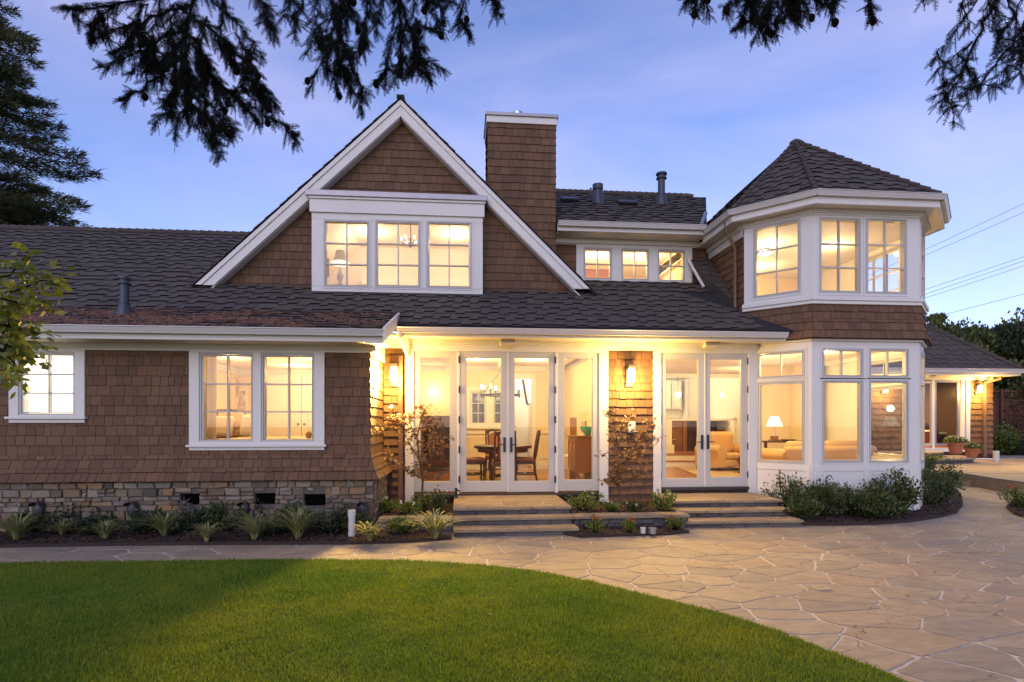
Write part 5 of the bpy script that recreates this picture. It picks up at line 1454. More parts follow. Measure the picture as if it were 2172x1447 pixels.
# cabinets at the back of the kitchen
kc = thing('kitchen_cabinet', 'tall white kitchen cabinets with panel doors at the back', 'cabinet', (5.6, 20.8, KZ))
for u0, u1, v0, v1 in ((1455, 1484, 804, 900), (1487, 1516, 804, 900), (1426, 1446, 808, 868), (1406, 1424, 808, 868)):
    f = facade(20.6); r_ = f.rect(u0, v0, u1, v1)
    o = MB().box(f, r_[0], r_[1], max(r_[2], KZ), r_[3], -.35, 0).build('cabinet_box', M['paintw'], kc)
    MB().ring(f, r_[0] + .02, r_[1] - .02, max(r_[2], KZ) + .02, r_[3] - .1, .07, .001, .022).build('door', M['trim'], o)
r_ = facade(20.6).rect(1400, 790, 1530, 803); MB().box(facade(20.6), r_[0], r_[1], r_[2], r_[3], -.35, .1).build('cornice', M['trim'], kc)
r_ = facade(20.5).rect(1402, 890, 1450, 903); MB().box(facade(20.5), r_[0], r_[1], KZ, r_[3], -.4, 0).build('counter', M['marble'], kc)
p = at_y(1437, 889, 20.2); tag(MB().bx(p.x - .17, p.x + .17, 20.15, 20.4, p.z - .12, p.z + .10).bx(p.x - .11, p.x + .11, 20.14, 20.149, p.z - .04, p.z + .06).build('toaster', M['steel'], bevel=.03), 'silver toaster on the kitchen counter', 'toaster')
f = facade(20.95); r_ = f.rect(1551, 845, 1590, 895)
window(f, (r_[0], r_[1] + .4, r_[2], r_[3]), (r_[0] + .06, r_[1] + .34, r_[2] + .06, r_[3] - .06), 1, 2, house, pm='night')
# pendants
for i, u in enumerate((1438, 1534)):
    p = at_y(u, 838, 17.9); t_ = thing('pendant_lamp', 'white drum pendant lamp over the island, seen in the left door' if i == 0 else 'white drum pendant lamp over the island, seen in the right door', 'pendant lamp', (p.x, 17.9, p.z), group='pendant lamps over the kitchen island')
    MB().lathe([(.085, -.09), (.105, .09), (.10, .09), (.08, -.088)], p, 20).build('lamp_shade', M['shade'], t_, smooth=60)
    MB().tube([(p.x, 17.9, p.z + .09), (p.x, 17.9, 3.34)], .008, 6).lathe([(.06, 0), (.06, .02)], (p.x, 17.9, 3.325), 14).build('cord', M['bronze'], t_)
# armchair, table, rug
def armchair(name, label, cat, w, d, h, arm, m='leather'):
    t_ = thing(name, label, cat)
    MB().bx(-w / 2 + arm, w / 2 - arm, -d / 2, d / 2 - .2, .12, .30).build('base', M[m], t_, local=True, bevel=.03)
    MB().bx(-w / 2 + arm + .01, w / 2 - arm - .01, -d / 2 - .02, d / 2 - .24, .301, .46).build('seat_cushion', M[m], t_, local=True, bevel=.06, seg=4)
    MB().bx(-w / 2 + .06, w / 2 - .06, d / 2 - .24, d / 2, .12, h - .08).build('backrest', M[m], t_, local=True, bevel=.10, seg=4)
    k = max(1, round((w - 2 * arm) / .7))
    for i in range(k):
        x0 = -w / 2 + arm + (w - 2 * arm) * i / k; x1 = x0 + (w - 2 * arm) / k
        MB().bx(x0 - .02, x1 + .02, d / 2 - .46, d / 2 - .20, .44, h + .02).build('back_cushion', M[m], t_, local=True, bevel=.11, seg=5)
    for sx in (-1, 1):
        f = Fr((sx * (w / 2 - arm / 2), -d / 2, 0), (1, 0, 0), (0, 0, 1)); pr = []
        prof = [(-arm / 2, .10), (arm / 2, .10), (arm / 2, .46)] + [(arm * .62 * math.cos(a), .52 + arm * .55 * math.sin(a)) for a in [i * PI / 8 for i in range(9)]] + [(-arm / 2, .46)]
        MB().prism(f, prof, -d + .08, 0).build('arm', M[m], t_, local=True, bevel=.03, seg=3)
        for sy in (-1, 1): MB().bx(sx * (w / 2 - .08) - .03, sx * (w / 2 - .08) + .03, sy * (d / 2 - .1) - .03, sy * (d / 2 - .1) + .03, 0, .119).build('foot', M['darkwood'], t_, local=True)
    return t_
p = at_z(1535, 996, ZF); ac = armchair('armchair', 'tan leather armchair with rolled arms seen through the doors', 'armchair', 1.25, .95, .98, .26); ac.location = (p.x - .05, 14.2, ZF); ac.rotation_euler = (0, 0, .30)
p = at_z(1560, 1000, ZF); et = thing('side_table', 'small carved dark table with curved legs before the armchair', 'side table', (p.x + .12, 12.9, ZF), .2)
MB().bx(-.36, .36, -.28, .28, .50, .53).build('tabletop', M['medwood'], et, local=True, bevel=.012); MB().bx(-.30, .30, -.23, .23, .40, .499).build('apron', M['darkwood'], et, local=True)
for sx, sy in ((-1, -1), (1, -1), (-1, 1), (1, 1)): MB().tube([(sx * .28, sy * .21, .42), (sx * .33, sy * .25, .33), (sx * .29, sy * .22, .15), (sx * .30, sy * .23, .05), (sx * .34, sy * .26, .02)], [.035, .045, .025, .022, .04], 8).build('leg', M['darkwood'], et, local=True, smooth=50)
a, b = at_z(1440, 986, ZF), at_z(1590, 1022, ZF)
tag(MB().prism(Fr((0, 0, ZF + .004), (1, 0, 0), (0, 1, 0), (0, 0, 1)), [(at_z(1432, 991, ZF).x, at_z(1432, 991, ZF).y), (at_z(1492, 1013, ZF).x, at_z(1492, 1013, ZF).y), (b.x + .5, 11.0), (b.x + 2, 14.5)], 0, .012).build('rug', M['rug']), 'patterned tan rug on the cherry wood floor', 'rug')
# sofa with lamp table
sf = armchair('sofa', 'tan leather sofa seen from behind through the bay windows', 'sofa', 2.3, .95, .82, .28); p = at_y(1715, 950, 11.6); sf.location = (p.x + .15, 11.5, ZF); sf.rotation_euler = (0, 0, PI + .12)
p = at_y(1645, 935, 12.4); lt = thing('sofa_table', 'narrow dark table behind the sofa carrying the lamp', 'side table', (p.x + .1, 12.45, ZF))
zt_t = p.z; MB().bx(-.45, .55, -.2, .2, zt_t - ZF - .04, zt_t - ZF).build('tabletop', M['darkwood'], lt, local=True, bevel=.01)
for sx in (-.4, .5):
    for sy in (-.16, .16): MB().bx(sx - .025, sx + .025, sy - .025, sy + .025, 0, zt_t - ZF - .041).build('leg', M['darkwood'], lt, local=True)
tl = thing('table_lamp', 'table lamp with white pleated shade lit beside the wall', 'lamp', (p.x, 12.45, zt_t))
MB().bx(-.07, .07, -.06, .06, .025, .11).bx(-.11, .11, -.09, .09, 0, .024).build('base', M['medwood'], tl, local=True, bevel=.008)
MB().tube([(0, 0, .11), (0, 0, .36)], .012, 8).build('stem', M['steel'], tl, local=True)
MB().lathe([(.18, .33), (.09, .56), (.086, .56), (.176, .331)], (0, 0, 0), 20).build('lamp_shade', M['shade'], tl, local=True, smooth=60)
lamp('table_lamp_light', 'POINT', (p.x, 12.45, zt_t + .42), 18, (1, .8, .5), .05); lamp('table_lamp_light', 'POINT', (p.x, 12.45, zt_t + .75), 10, (1, .8, .5), .08)
p = at_y(1680, 933, 12.3); tag(MB().lathe([(.12, 0), (.16, .02), (.17, .03), (.15, .03), (.1, .012)], (p.x, 12.45, zt_t), 20).build('tray', M['medwood'], smooth=40), 'shallow round tray on the sofa table', 'tray')

# ---- upper room behind the dormer
zf2, zc2 = 3.95, 6.10
m = MB(); cs = [(xa - 2.75, zf2), (xa + 2.75, zf2), (xa + 2.75, 4.85), (xa + 1.45, zc2), (xa - 1.45, zc2), (xa - 2.75, 4.85)]
for i in range(6):
    (ax, azz), (bx_, bz) = cs[i], cs[(i + 1) % 6]
    m.add([(ax, YG + .17, azz), (bx_, YG + .17, bz), (bx_, 14.8, bz), (ax, 14.8, azz)], [(0, 1, 2, 3)])
m.add([(x, 14.8, z) for x, z in cs], [tuple(range(6))])
m.build('room_wall', mat('pale_cream_paint', (.78, .70, .60), .7, .03), house)
MB().bx(dbx[0] + .1, dbx[1] - .1, YD + .1, YG + .2, zdt - .16, zdt - .05).bx(dbx[0] + .1, dbx[1] - .1, YD + .1, YG + .2, zf2 - .05, dbx[2] + .05).bx(xa - 1.4, xa + 1.4, 14.6, 14.79, 5.1, 5.3).build('room_ceiling', M['ceil'], house)
for x, y in ((-1.0, 13.6), (1.0, 11.9), (1.0, 13.6)):
    lamp('ceiling_lamp', 'AREA', (xa + x, y, zc2 - .05), 24, (1, .74, .42), .7)
    MB().lathe([(.05, 0), (.05, .012)], (xa + x, y, zc2 - .02), 14).build('recessed_light', M['down'], house)
p = at_y(722, 545, 11.6); tl2 = thing('bedside_lamp', 'gold shaded table lamp in the dormer window', 'lamp', (p.x, 11.6, zf2))
zsh = p.z - zf2
MB().lathe([(.15, -.10), (.11, .0), (.085, .12), (.08, .12), (.105, 0), (.145, -.098)], (0, 0, zsh), 22).build('lamp_shade', M['shadeg'], tl2, local=True, smooth=60)
MB().lathe([(.17, -.16), (.19, -.13), (.15, -.101)], (0, 0, zsh), 22).build('shade_fringe', M['shade'], tl2, local=True)
MB().lathe([(.08, -.62), (.05, -.58), (.03, -.5), (.07, -.4), (.03, -.28), (.02, -.2)], (0, 0, zsh), 14).build('base', mat('crystal', (.75, .68, .55), .1, .3, 30), tl2, local=True, smooth=50)
MB().lathe([(.3, -.66), (.3, -.625)], (0, 0, zsh), 20).lathe([(.03, 0.0 - zsh), (.03, -.66)], (0, 0, zsh), 8).build('stand', M['medwood'], tl2, local=True)
p = at_y(871, 515, 12.6); c2_ = thing('small_chandelier', 'small crystal chandelier in the middle dormer window', 'chandelier', (p.x, 12.6, p.z))
o = MB().tube([(p.x, 12.6, zc2), (p.x, 12.6, p.z - .05)], .01, 6).lathe([(.02, -.1), (.035, -.05), (.015, .03), (.03, .1)], p, 10)
o.lathe([(.05, 0), (.02, .05)], (p.x, 12.6, zc2 - .06), 10); o.build('stem', M['bronze'], c2_)
for k in range(6):
    a = k * PI / 3; d = Vector((math.cos(a), math.sin(a), 0))
    o = MB().tube([p, p + d * .09 + Vector((0, 0, -.06)), p + d * .18 + Vector((0, 0, -.01)), p + d * .2 + Vector((0, 0, .04))], .007, 5).build('arm', M['bronze'], c2_)
    MB().lathe([(.012, .04), (.018, .07), (.004, .11)], p + d * .2, 8).build('bulb', M['bulb'], o)
p = at_y(693, 560, 12.8); a, b = at_y(692, 585, 13.2), at_y(698, 537, 13.2)
picture(690, 536, 698, 587, 13.9, 'narrow dark framed picture at the left of the dormer window', 'darkwood')

# ---- clerestory room
m = MB().bx(1.5, 5.0, 15.3, 15.4, 3.9, 5.65).bx(1.4, 1.5, YC + .16, 15.3, 3.9, 5.65).bx(5.02, 5.06, YC + .16, 15.3, 3.9, 5.65); m.build('room_wall', M['paint'], house)
MB().bx(1.4, 5.0, YC + .16, 15.4, 5.62, 5.66).build('room_ceiling', M['ceil'], house); MB().bx(1.4, 5.0, YC + .16, 15.4, 3.85, 3.9).build('room_floor', M['ceil'], house)
for x in (2.2, 3.3, 4.4): lamp('ceiling_lamp', 'AREA', (x, 13.3, 5.58), 36, (1, .68, .30), .6)
cbp = MB().bx(2.5, 3.9, 14.6, 15.2, 3.9, at_y(1345, 568, 14.6).z).bx(2.44, 3.96, 14.54, 15.2, at_y(1345, 568, 14.6).z + .001, at_y(1345, 568, 14.6).z + .07)
wr = cbp.build('wardrobe', M['medwood'], bevel=.01); tag(wr, 'reddish wooden wardrobe top seen in the middle small window', 'wardrobe')
for x in (2.3, 4.1): MB().lathe([(.05, 0), (.05, .012)], (x, 12.6, 5.6), 14).build('recessed_light', M['down'], house)

# ---- turret room
m = MB().bx(5.22, 8.62, 13.6, 13.7, 3.32, 5.36).bx(5.20, 5.24, 10.2, 13.6, 3.32, 5.36)
m.build('room_wall', mat('gold_cream_paint', (.78, .62, .36), .7, .03), house)
oct_ = [(PT0.x + .1, PT0.y + .02), (PB1.x + .05, PB1.y + .11), (PB2.x - .05, PB2.y + .11), (8.62, 10.05), (8.62, 13.65), (5.25, 13.65), (5.25, 10.1)]
FH = Fr((0, 0, 0), (1, 0, 0), (0, 1, 0), (0, 0, 1))
m = MB(); P = ccw(oct_); m.add([(x, y, 5.22) for x, y in P] + [(x, y, 5.26) for x, y in P], [tuple(range(len(P))), tuple(range(len(P), 2 * len(P)))]); m.build('room_ceiling', M['ceil'], house)
m = MB(); m.add([(x, y, 3.32) for x, y in P] + [(x, y, 3.28) for x, y in P], [tuple(range(len(P))), tuple(range(len(P), 2 * len(P)))]); m.build('room_floor', M['ceil'], house)
for x, y in ((6.2, 11.0), (7.6, 11.0), (6.9, 12.6)): lamp('ceiling_lamp', 'AREA', (x, y, 5.2), 21, (1, .68, .30), .7)
p = at_y(1622, 515, 11.4); tg = thing('ceiling_light', 'glowing round ceiling light in the turret room', 'ceiling light', (p.x, 11.4, 5.2))
MB().blob((p.x, 11.4, 5.16), (.12, .12, .06), 16, 8).build('globe', M['bulb'], tg, smooth=180); MB().lathe([(.13, 0), (.13, .02)], (p.x, 11.4, 5.195), 20).build('rim', M['bronze'], tg)
p = at_y(1902, 537, 11.0); tg = thing('hanging_bulb', 'bright bare bulb by the right turret window', 'lamp', p)
MB().blob(p, (.05, .05, .06), 12, 8).build('bulb', M['bulb'], tg, smooth=180); MB().tube([p + Vector((0, 0, .05)), (p.x, p.y, 5.2)], .008, 6).build('cord', M['bronze'], tg)

lamp = _lamp
# ================================================================= LAMPS AND FITTINGS ON THE OUTSIDE
PORCH = (1.0, 0.62, 0.16)
def lantern(x, y, z, label, e, spot=1500):
    t_ = thing('wall_lantern', label, 'wall lamp', (x, y, z), group='lit wall lanterns')
    MB().bx(-.075, .075, -.03, 0, -.20, .20).build('back_plate', M['bronze'], t_, local=True, bevel=.01)
    MB().bx(-.07, .07, -.20, -.03, .12, .19).bx(-.02, .02, -.12, -.031, -.02, .119).build('hood', M['bronze'], t_, local=True, bevel=.012)
    MB().lathe([(.05, -.12), (.062, -.10), (.062, .08), (.045, .118)], (0, -.125, 0), 18).build('glass_shade', M['frost'], t_, local=True, smooth=50)
    lamp('lantern_light', 'POINT', (x, y - .36, z - .10), e, PORCH, .10)
    sp = _lamp('lantern_fill_spot', 'SPOT', (x, y - .22, z - .02), spot, PORCH, .08, rot=(R(-82), 0, 0)); sp.data.spot_size = R(104); sp.data.spot_blend = 1.0  # added spot, aimed outward to brighten the ground beyond the lantern
    return t_
pA = FM.px(836, 795, .13); pB = FM.px(1338, 797, .13)
lantern(pA[0], YM - .04, pA[1], 'lit wall lantern on the narrow shingle panel by the corner', 145, 2000)
lantern(pB[0], YM - .04, pB[1], 'lit wall lantern on the shingle pier between the two doorways', 165, 1150)
def speaker(x, y, z, label, tilt=.35):
    t_ = thing('outdoor_speaker', label, 'speaker', (x, y, z), group='outdoor speakers under the eaves')
    f = Fr((0, 0, 0), (1, 0, 0), (0, math.sin(tilt), math.cos(tilt)))
    if f.N.y > 0: f.N = -f.N
    MB().prism(f, [(-.13, -.06), (.13, -.06), (.14, .0), (.125, .07), (-.125, .07), (-.14, 0)], -.07, .07).build('cabinet', M['spk'], t_, local=True, bevel=.02, seg=3)
    MB().prism(f, [(-.115, -.045), (.115, -.045), (.122, .0), (.11, .055), (-.11, .055), (-.122, 0)], .0705, .078).build('grille', mat('speaker_grille', (.34, .29, .22), .8, .1, 200), t_, local=True)
    MB().tube([(-.15, .0, 0), (-.15, .03, .09), (.15, .03, .09), (.15, .0, 0)], .01, 6).build('bracket', M['spk'], t_, local=True)
s_, v_ = FM.px(1077, 726, .22); speaker(s_, YM - .22, v_, 'cream outdoor speaker under the eave above the dining room doors')
s_, v_ = FM.px(1508, 731, .22); speaker(s_, YM - .22, v_, 'cream outdoor speaker under the eave above the living room doors')
s_, v_ = FM.px(1339, 906, .06); op = thing('outlet_cover', 'white weatherproof outlet cover on the shingle pier behind the maple', 'outlet cover', (s_, YM - .045, v_ - .1))
MB().bx(-.07, .07, -.05, 0, 0, .2).build('cover', M['pvc'], op, local=True, bevel=.012); MB().bx(-.055, .055, -.058, -.051, .02, .18).build('flap', M['trim'], op, local=True, bevel=.004)
p = at_z(968, 1052, .31); hy = thing('spigot', 'small dark standpipe tap at the corner of the landing', 'tap', (p.x, 9.55, .31))
MB().tube([(0, 0, 0), (0, 0, .14)], .018, 8).tube([(0, 0, .12), (.05, -.02, .13), (.07, -.03, .09)], .014, 8).lathe([(.05, 0), (.05, .012)], (0, 0, 0), 12).lathe([(.03, .14), (.03, .16), (.01, .17)], (0, 0, 0), 10).build('tap', M['black'], hy, local=True, smooth=40)

# ================================================================= GARDEN ROOM (right, further back)
YW = 18.6
FW = facade(YW)
gx0, gx1 = 12.3, FW.px(2104, 900)[0]
zg1 = FW.px(1990, 806)[1]; zgf = FW.px(1990, 950)[1]; zgt = FW.px(1990, 785)[1]
cot = thing('garden_room', 'small shingled garden room with hipped roof and sliding glass doors', 'building', ((gx0 + gx1) / 2, YW + 2, 0))
gd0, gd1 = FW.px(1935, 880)[0], FW.px(2048, 880)[0]
hole = (gd0, gd1, zgf, FW.px(1990, 806)[1])
m = MB(); wall_holes(m, FW, gx0, gx1, 0, zgt + .1, [hole], -.15, -.003); m.bx(gx1 - .15, gx1 - .003, YW + .15, YW + 6, 0, zgt + .1); m.bx(gx0, gx0 + .1, YW + .15, YW + 6, 0, zgt + .1)
m.build('wall', M['wallback'], cot)
s2 = MB(); gc = FW.px(2056, 880)[0]
s2.shingle(FW, rectp(gc, gx1 + .02, .5, zg1 + .02), .20, .10, .22, .03, .5, rs); s2.shingle(FW, rectp(gx0, gd0 - .12, .5, zg1 + .02), .20, .10, .22, .03, .5, rs)
s2.shingle(Fr((gx1, YW, 0), (0, 1, 0), (0, 0, 1), (1, 0, 0)), rectp(-.02, 6, .3, zg1 + .02), .20, .10, .22, .03, .3, rs)
s2.build('shingle_cladding', M['shingle'], cot)
ev = YW - .55; ze2 = FW.px(2000, 783, .55)[1]; exr = gx1 + .55
rf2 = MB(); rb2 = MB(); keep_rf, keep_rb = rf, rb; rf, rb = rf2, rb2
hp_ = at_y(1952, 692, YW + 2.6)
rw = hp_.z - ze2; run = 3.2
zr2 = ze2 + 3.15 * 1.05
A_, B_, C_, D_ = Vector((gx0 - .4, ev, ze2)), Vector((exr, ev, ze2)), Vector((exr - 3.15 * 1.25, ev + 3.15, zr2)), Vector((gx0 - .4, ev + 3.15, zr2))
def roofq(pts, c=.27):
    U = (pts[1] - pts[0]).normalized(); nn = U.cross(pts[-1] - pts[0]).normalized()
    if nn.z < 0: nn = -nn
    V = nn.cross(U)
    if V.z < 0: V = -V
    roof(Fr(pts[0], U, V, nn), [((p - pts[0]).dot(U), (p - pts[0]).dot(V)) for p in pts], c=c)
roofq([A_, B_, C_, D_]); roofq([B_, Vector((exr, ev + 7, ze2)), Vector((C_.x, ev + 7, zr2)), C_])
o = rf2.build('roof', M['roof'], cot); rb2.build('roof_deck', M['roofbase'], o); rf, rb = keep_rf, keep_rb
hc = MB()
for i in range(22):
    a, b = B_.lerp(C_, i / 22), B_.lerp(C_, (i + 1.1) / 22); hc.tube([a + Vector((0, 0, .06)), b + Vector((0, 0, .04))], [.075, .06], 6)
hc.build('ridge_cap', M['roof'], o)
g2 = MB(); ogee_gutter(g2, (gx0, ev - .02, ze2 + .02), (exr + .05, ev - .02, ze2 + .02), (0, -1, 0), .14); ogee_gutter(g2, (exr + .02, ev, ze2 + .02), (exr + .02, ev + 7, ze2 + .02), (1, 0, 0), .14); g2.build('gutter', M['gutter'], cot, smooth=30)
t2 = MB().bx(gx0, exr, ev + .005, ev + .04, ze2 - .2, ze2 - .01).bx(gx0, exr, ev + .04, YW + .0, ze2 - .2, ze2 - .17).bx(gx0, gx1 + .02, YW - .04, YW - .003, zg1, ze2 - .2).bx(gx1, exr, YW, YW + 6, ze2 - .2, ze2 - .17)
t2.bx(gd1, gc, YW - .04, YW - .003, .6, zg1).bx(gd0 - .12, gd0, YW - .04, YW - .003, .6, zg1).bx(gd0, gd1, YW - .06, YW - .003, zgf - .14, zgf - .001)
t2.build('eave_trim', M['trim'], cot, bevel=.005)
a_, b_ = FW.px(1965, 880)[0], FW.px(1983, 880)[0]
ds2 = MB().bx(gx1 - .42, gx1 - .33, YW - .12, YW - .04, .4, zg1 - .1).tube([(gx1 - .1, ev + .1, ze2 - .12), (gx1 - .1, ev + .12, ze2 - .3), (gx1 - .38, YW - .08, zg1 - .1)], .045, 8).build('downspout', bpy.data.materials['brown_downspout'], cot)
for r_, nm, gm in ((FW.rect(1958, 812, 1975, 940), 'fixed_door', 'glass'), (FW.rect(1983, 810, 2031, 940), 'sliding_door', 'screen')):
    s0, s1, v0, v1 = r_
    if nm == 'fixed_door': s0 = gd0 + .02
    f = MB().ring(FW, s0 - .02, s1 + .10, v0 - .1, v1 + .07, .09, -.08, -.01).build(nm, M['trim2'] if gm == 'glass' else M['flash'], cot)
    MB().box(FW, s0 + .06, s1 + .02, v0, v1, -.05, -.045).build('pane', M[gm], f)
x_ = FW.px(1980, 880)[0]; MB().box(FW, x_ - .05, x_ + .05, zgf, zg1, -.1, .0).box(FW, gd1 - .15, gd1, zgf, zg1, -.1, .0).build('door_post', M['trim'], cot)
# wood panelled room inside
m = MB().bx(gx0 + .1, gx1 - .15, YW + 4.2, YW + 4.3, zgf - .1, zgt); 
m.build('room_wall', M['panelling'], cot); MB().bx(gx0 + .1, gx1 - .15, YW + .05, YW + 4.3, zgf - .1, zgf - .01).build('room_floor', M['woodfloor'], cot); MB().bx(gx0 + .1, gx1 - .15, YW + .15, YW + 4.3, zgt + .02, zgt + .08).build('room_ceiling', M['ceil'], cot)
lamp('ceiling_lamp', 'AREA', ((gd0 + gd1) / 2, YW + 2, zgt - .3), 420, (1, .6, .25), 1.0)
p = at_y(1967, 900, YW + 2.2); ac2 = armchair('club_chair', 'dark leather chair inside the garden room behind the glass', 'armchair', 1.0, .9, .9, .24, 'darkwood'); ac2.location = (p.x, YW + 2.2, zgf - .01); ac2.rotation_euler = (0, 0, .6)
p = at_y(2003, 900, YW + 2.0); dk_ = thing('desk_chair', 'green high backed chair behind the screen door of the garden room', 'chair', (p.x, YW + 2.0, zgf - .01), -1.0)
gm = mat('green_upholstery', (.08, .14, .09), .6, .1)
MB().bx(-.28, .28, -.28, .28, .42, .54).build('seat', gm, dk_, local=True, bevel=.04); MB().prism(Fr((0, .24, .5), (1, 0, 0), (0, .12, .6)), [(-.26, 0), (.26, 0), (.30, .5), (.2, .8), (-.2, .8), (-.30, .5)], -.05, .05).build('backrest', gm, dk_, local=True, bevel=.03)
for sx, sy in ((-.24, -.24), (.24, -.24), (-.24, .24), (.24, .24)): MB().bx(sx - .025, sx + .025, sy - .025, sy + .025, 0, .419).build('leg', M['darkwood'], dk_, local=True)
s_, v_ = FW.px(2078, 825, .15); lantern(s_, YW - .04, v_, 'lit wall lantern on the garden room beside the downspout', 200, 1600)
s_, v_ = FW.px(1878, 825, .15); lantern(s_, YW - .04, v_, 'lit wall lantern on the garden room seen through the bay window', 100)
s_, v_ = FW.px(1975, 797, .3); speaker(s_, YW - .3, v_, 'white outdoor speaker under the eave of the garden room')
# terrace in front of it
def disc_step(name, label, u0, y0, zt, zb, rx, ry_):
    root = thing(name, label, 'steps', (u0, y0, zb), group='rounded garden steps')
    n = 22; pts = [(u0 + rx * math.cos(a), y0 - ry_ * math.sin(a)) for a in [i * PI / n for i in range(n + 1)]]
    pts2 = [(u0 + (rx - .05) * math.cos(a), y0 - (ry_ - .05) * math.sin(a)) for a in [i * PI / n for i in range(n + 1)]]
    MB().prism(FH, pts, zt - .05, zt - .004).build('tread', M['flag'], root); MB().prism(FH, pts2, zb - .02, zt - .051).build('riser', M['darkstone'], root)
    f = MB(); flags(f, ccw(pts), zt, .5, random.Random(3), gap=.012, stretch=1.0, zj=.001); f.build('paving', M['flag'], root)
ZT = .30
ta, tb_ = at_z(2030, 1004, ZT), at_z(2172, 1022, ZT)
tpoly = [(ta.x - .3, ta.y + .2), (ta.x + .2, ta.y), ((ta.x + tb_.x) / 2, (ta.y + tb_.y) / 2 - .1), (tb_.x, tb_.y), (tb_.x + 12, tb_.y - .5), (tb_.x + 12, 21), (gx1 + .0, 21), (gx1, YW), (gx0 + .2, YW), (ta.x - 1.2, ta.y + 1.6)]
ter = thing('terrace', 'raised flagstone terrace before the garden room, two steps above the patio', 'terrace', (ta.x + 1, ta.y + 1, 0))
keep, st = st, MB()
lowp = [(x, y - .42) if i in (1, 2, 3, 4) else (x, y) for i, (x, y) in enumerate(tpoly)]
MB().prism(FH, tpoly, -.02, ZT - .05).build('base', M['treadstone'], ter); MB().prism(FH, [(x, y - .03) for x, y in tpoly], ZT - .049, ZT - .004).build('edge_stone', M['flag'], ter)
MB().prism(FH, lowp, -.02, ZT / 2 - .045).build('lower_riser', M['treadstone'], ter); MB().prism(FH, [(x, y - .03) for x, y in lowp], ZT / 2 - .044, ZT / 2).build('lower_tread', M['flag'], ter)
f = MB(); flags(f, [(ta.x - .2, ta.y + .3), (tb_.x + 8, tb_.y + .1), (tb_.x + 8, YW + 2), (ta.x - .2, YW + 2)], ZT + .002, .7, random.Random(31), gap=.015); f.build('paving', M['flag'], ter)
st = keep
cx2 = at_z(1995, 965, .62).x
disc_step('curved_step', 'lower curved stone step below the sliding doors', cx2 + .55, YW - .05, .46, ZT, 2.35, 2.1)
disc_step('curved_step', 'upper curved stone landing at the sliding doors', cx2 + .1, YW - .045, .62, .46, 1.9, 1.55)
p0, p1 = at_z(1950, 985, .5), at_z(2015, 985, .5)
pwl = thing('planter_wall', 'low curved stone planter wall beside the garden steps', 'wall', (p0.x + .5, 15.4, 0))
keep, st = st, MB(); ashlar(Fr((0, 15.6, 0), (1, 0, 0)), p0.x - 1.2, p1.x - .25, -.02, .36, random.Random(16), d=.03); st.bx(p0.x - 1.2, p1.x - .25, 15.605, 16.2, -.02, .36); st.build('stone_face', M['darkstone'], pwl); st = keep
MB().bx(p0.x - 1.25, p1.x - .2, 15.52, 16.2, .361, .41).build('cap', M['flag'], pwl, bevel=.01)
p = at_z(2113, 978, .32); pp_ = thing('white_pipe_stub', 'white drain pipe with elbow standing by the garden room corner', 'pipe', (p.x, p.y, ZT))
MB().lathe([(.085, 0), (.085, .36), (.07, .36), (.07, .3)], (0, 0, 0), 18).build('pipe', M['pvc'], pp_, local=True, smooth=40); MB().tube([(0, 0, .06), (-.3, .1, .08), (-.55, .2, .07)], .032, 10).build('elbow', M['pvc'], pp_, local=True, smooth=40)

# fence with lattice top and a trellis
YFN = 24.0; FF = facade(YFN)
fx0, fx1 = FF.px(2095, 880)[0], FF.px(2172, 880)[0] + 6; zf0 = .2; zf1, zf2_ = FF.px(2140, 850)[1], FF.px(2140, 832)[1]
fe = thing('garden_fence', 'tall redwood board fence with lattice along the top', 'fence', (fx0 + 3, YFN, zf0))
m = MB(); x = fx0
while x < fx1: m.box(FF, x + .006, x + .21, zf0, zf1, -.03, random.uniform(-.004, .004)); x += .215
m.build('boards', M['fence'], fe)
m = MB().box(FF, fx0, fx1, zf1, zf1 + .07, -.05, .03).box(FF, fx0, fx1, zf2_, zf2_ + .08, -.06, .05); m.build('rail', M['fence'], fe)
la = MB(); hgt = zf2_ - zf1 - .07; x = fx0 - hgt
clipr = [(fx0, zf1 + .07), (fx1, zf1 + .07), (fx1, zf2_), (fx0, zf2_)]
while x < fx1:
    for sgn in (1, -1):
        x2 = x if sgn > 0 else x + hgt; pl = clip(ccw([(x2, zf1 + .07), (x2 + .05, zf1 + .07), (x2 + .05 + sgn * hgt, zf2_), (x2 + sgn * hgt, zf2_)]), clipr)
        if len(pl) >= 3: la.prism(FF, pl, -.02 if sgn > 0 else -.001, -.002 if sgn > 0 else .016)
    x += .16
la.build('lattice', M['fence'], fe)
for x in (fx0 + .6, fx0 + 3.2, fx0 + 5.8): MB().box(FF, x - .06, x + .06, zf0 - .1, zf2_ + .14, .03, .14).build('post', M['fence'], fe, bevel=.01)
a = FF.rect(2139, 850, 2200, 925)
tr = thing('trellis', 'wooden grid trellis with a climbing plant against the fence', 'trellis', (a[0] + .5, YFN - .3, a[2]))
m = MB(); 
for k in range(6): m.box(FF, a[0] + k * .27, a[0] + k * .27 + .03, a[2] - .2, a[3], .25, .27)
for k in range(7): z = a[2] + k * (a[3] - a[2]) / 6; m.box(FF, a[0] - .1, a[0] + 1.45, z - .03, z, .271, .285)
m.build('grid', M['fence'], tr)

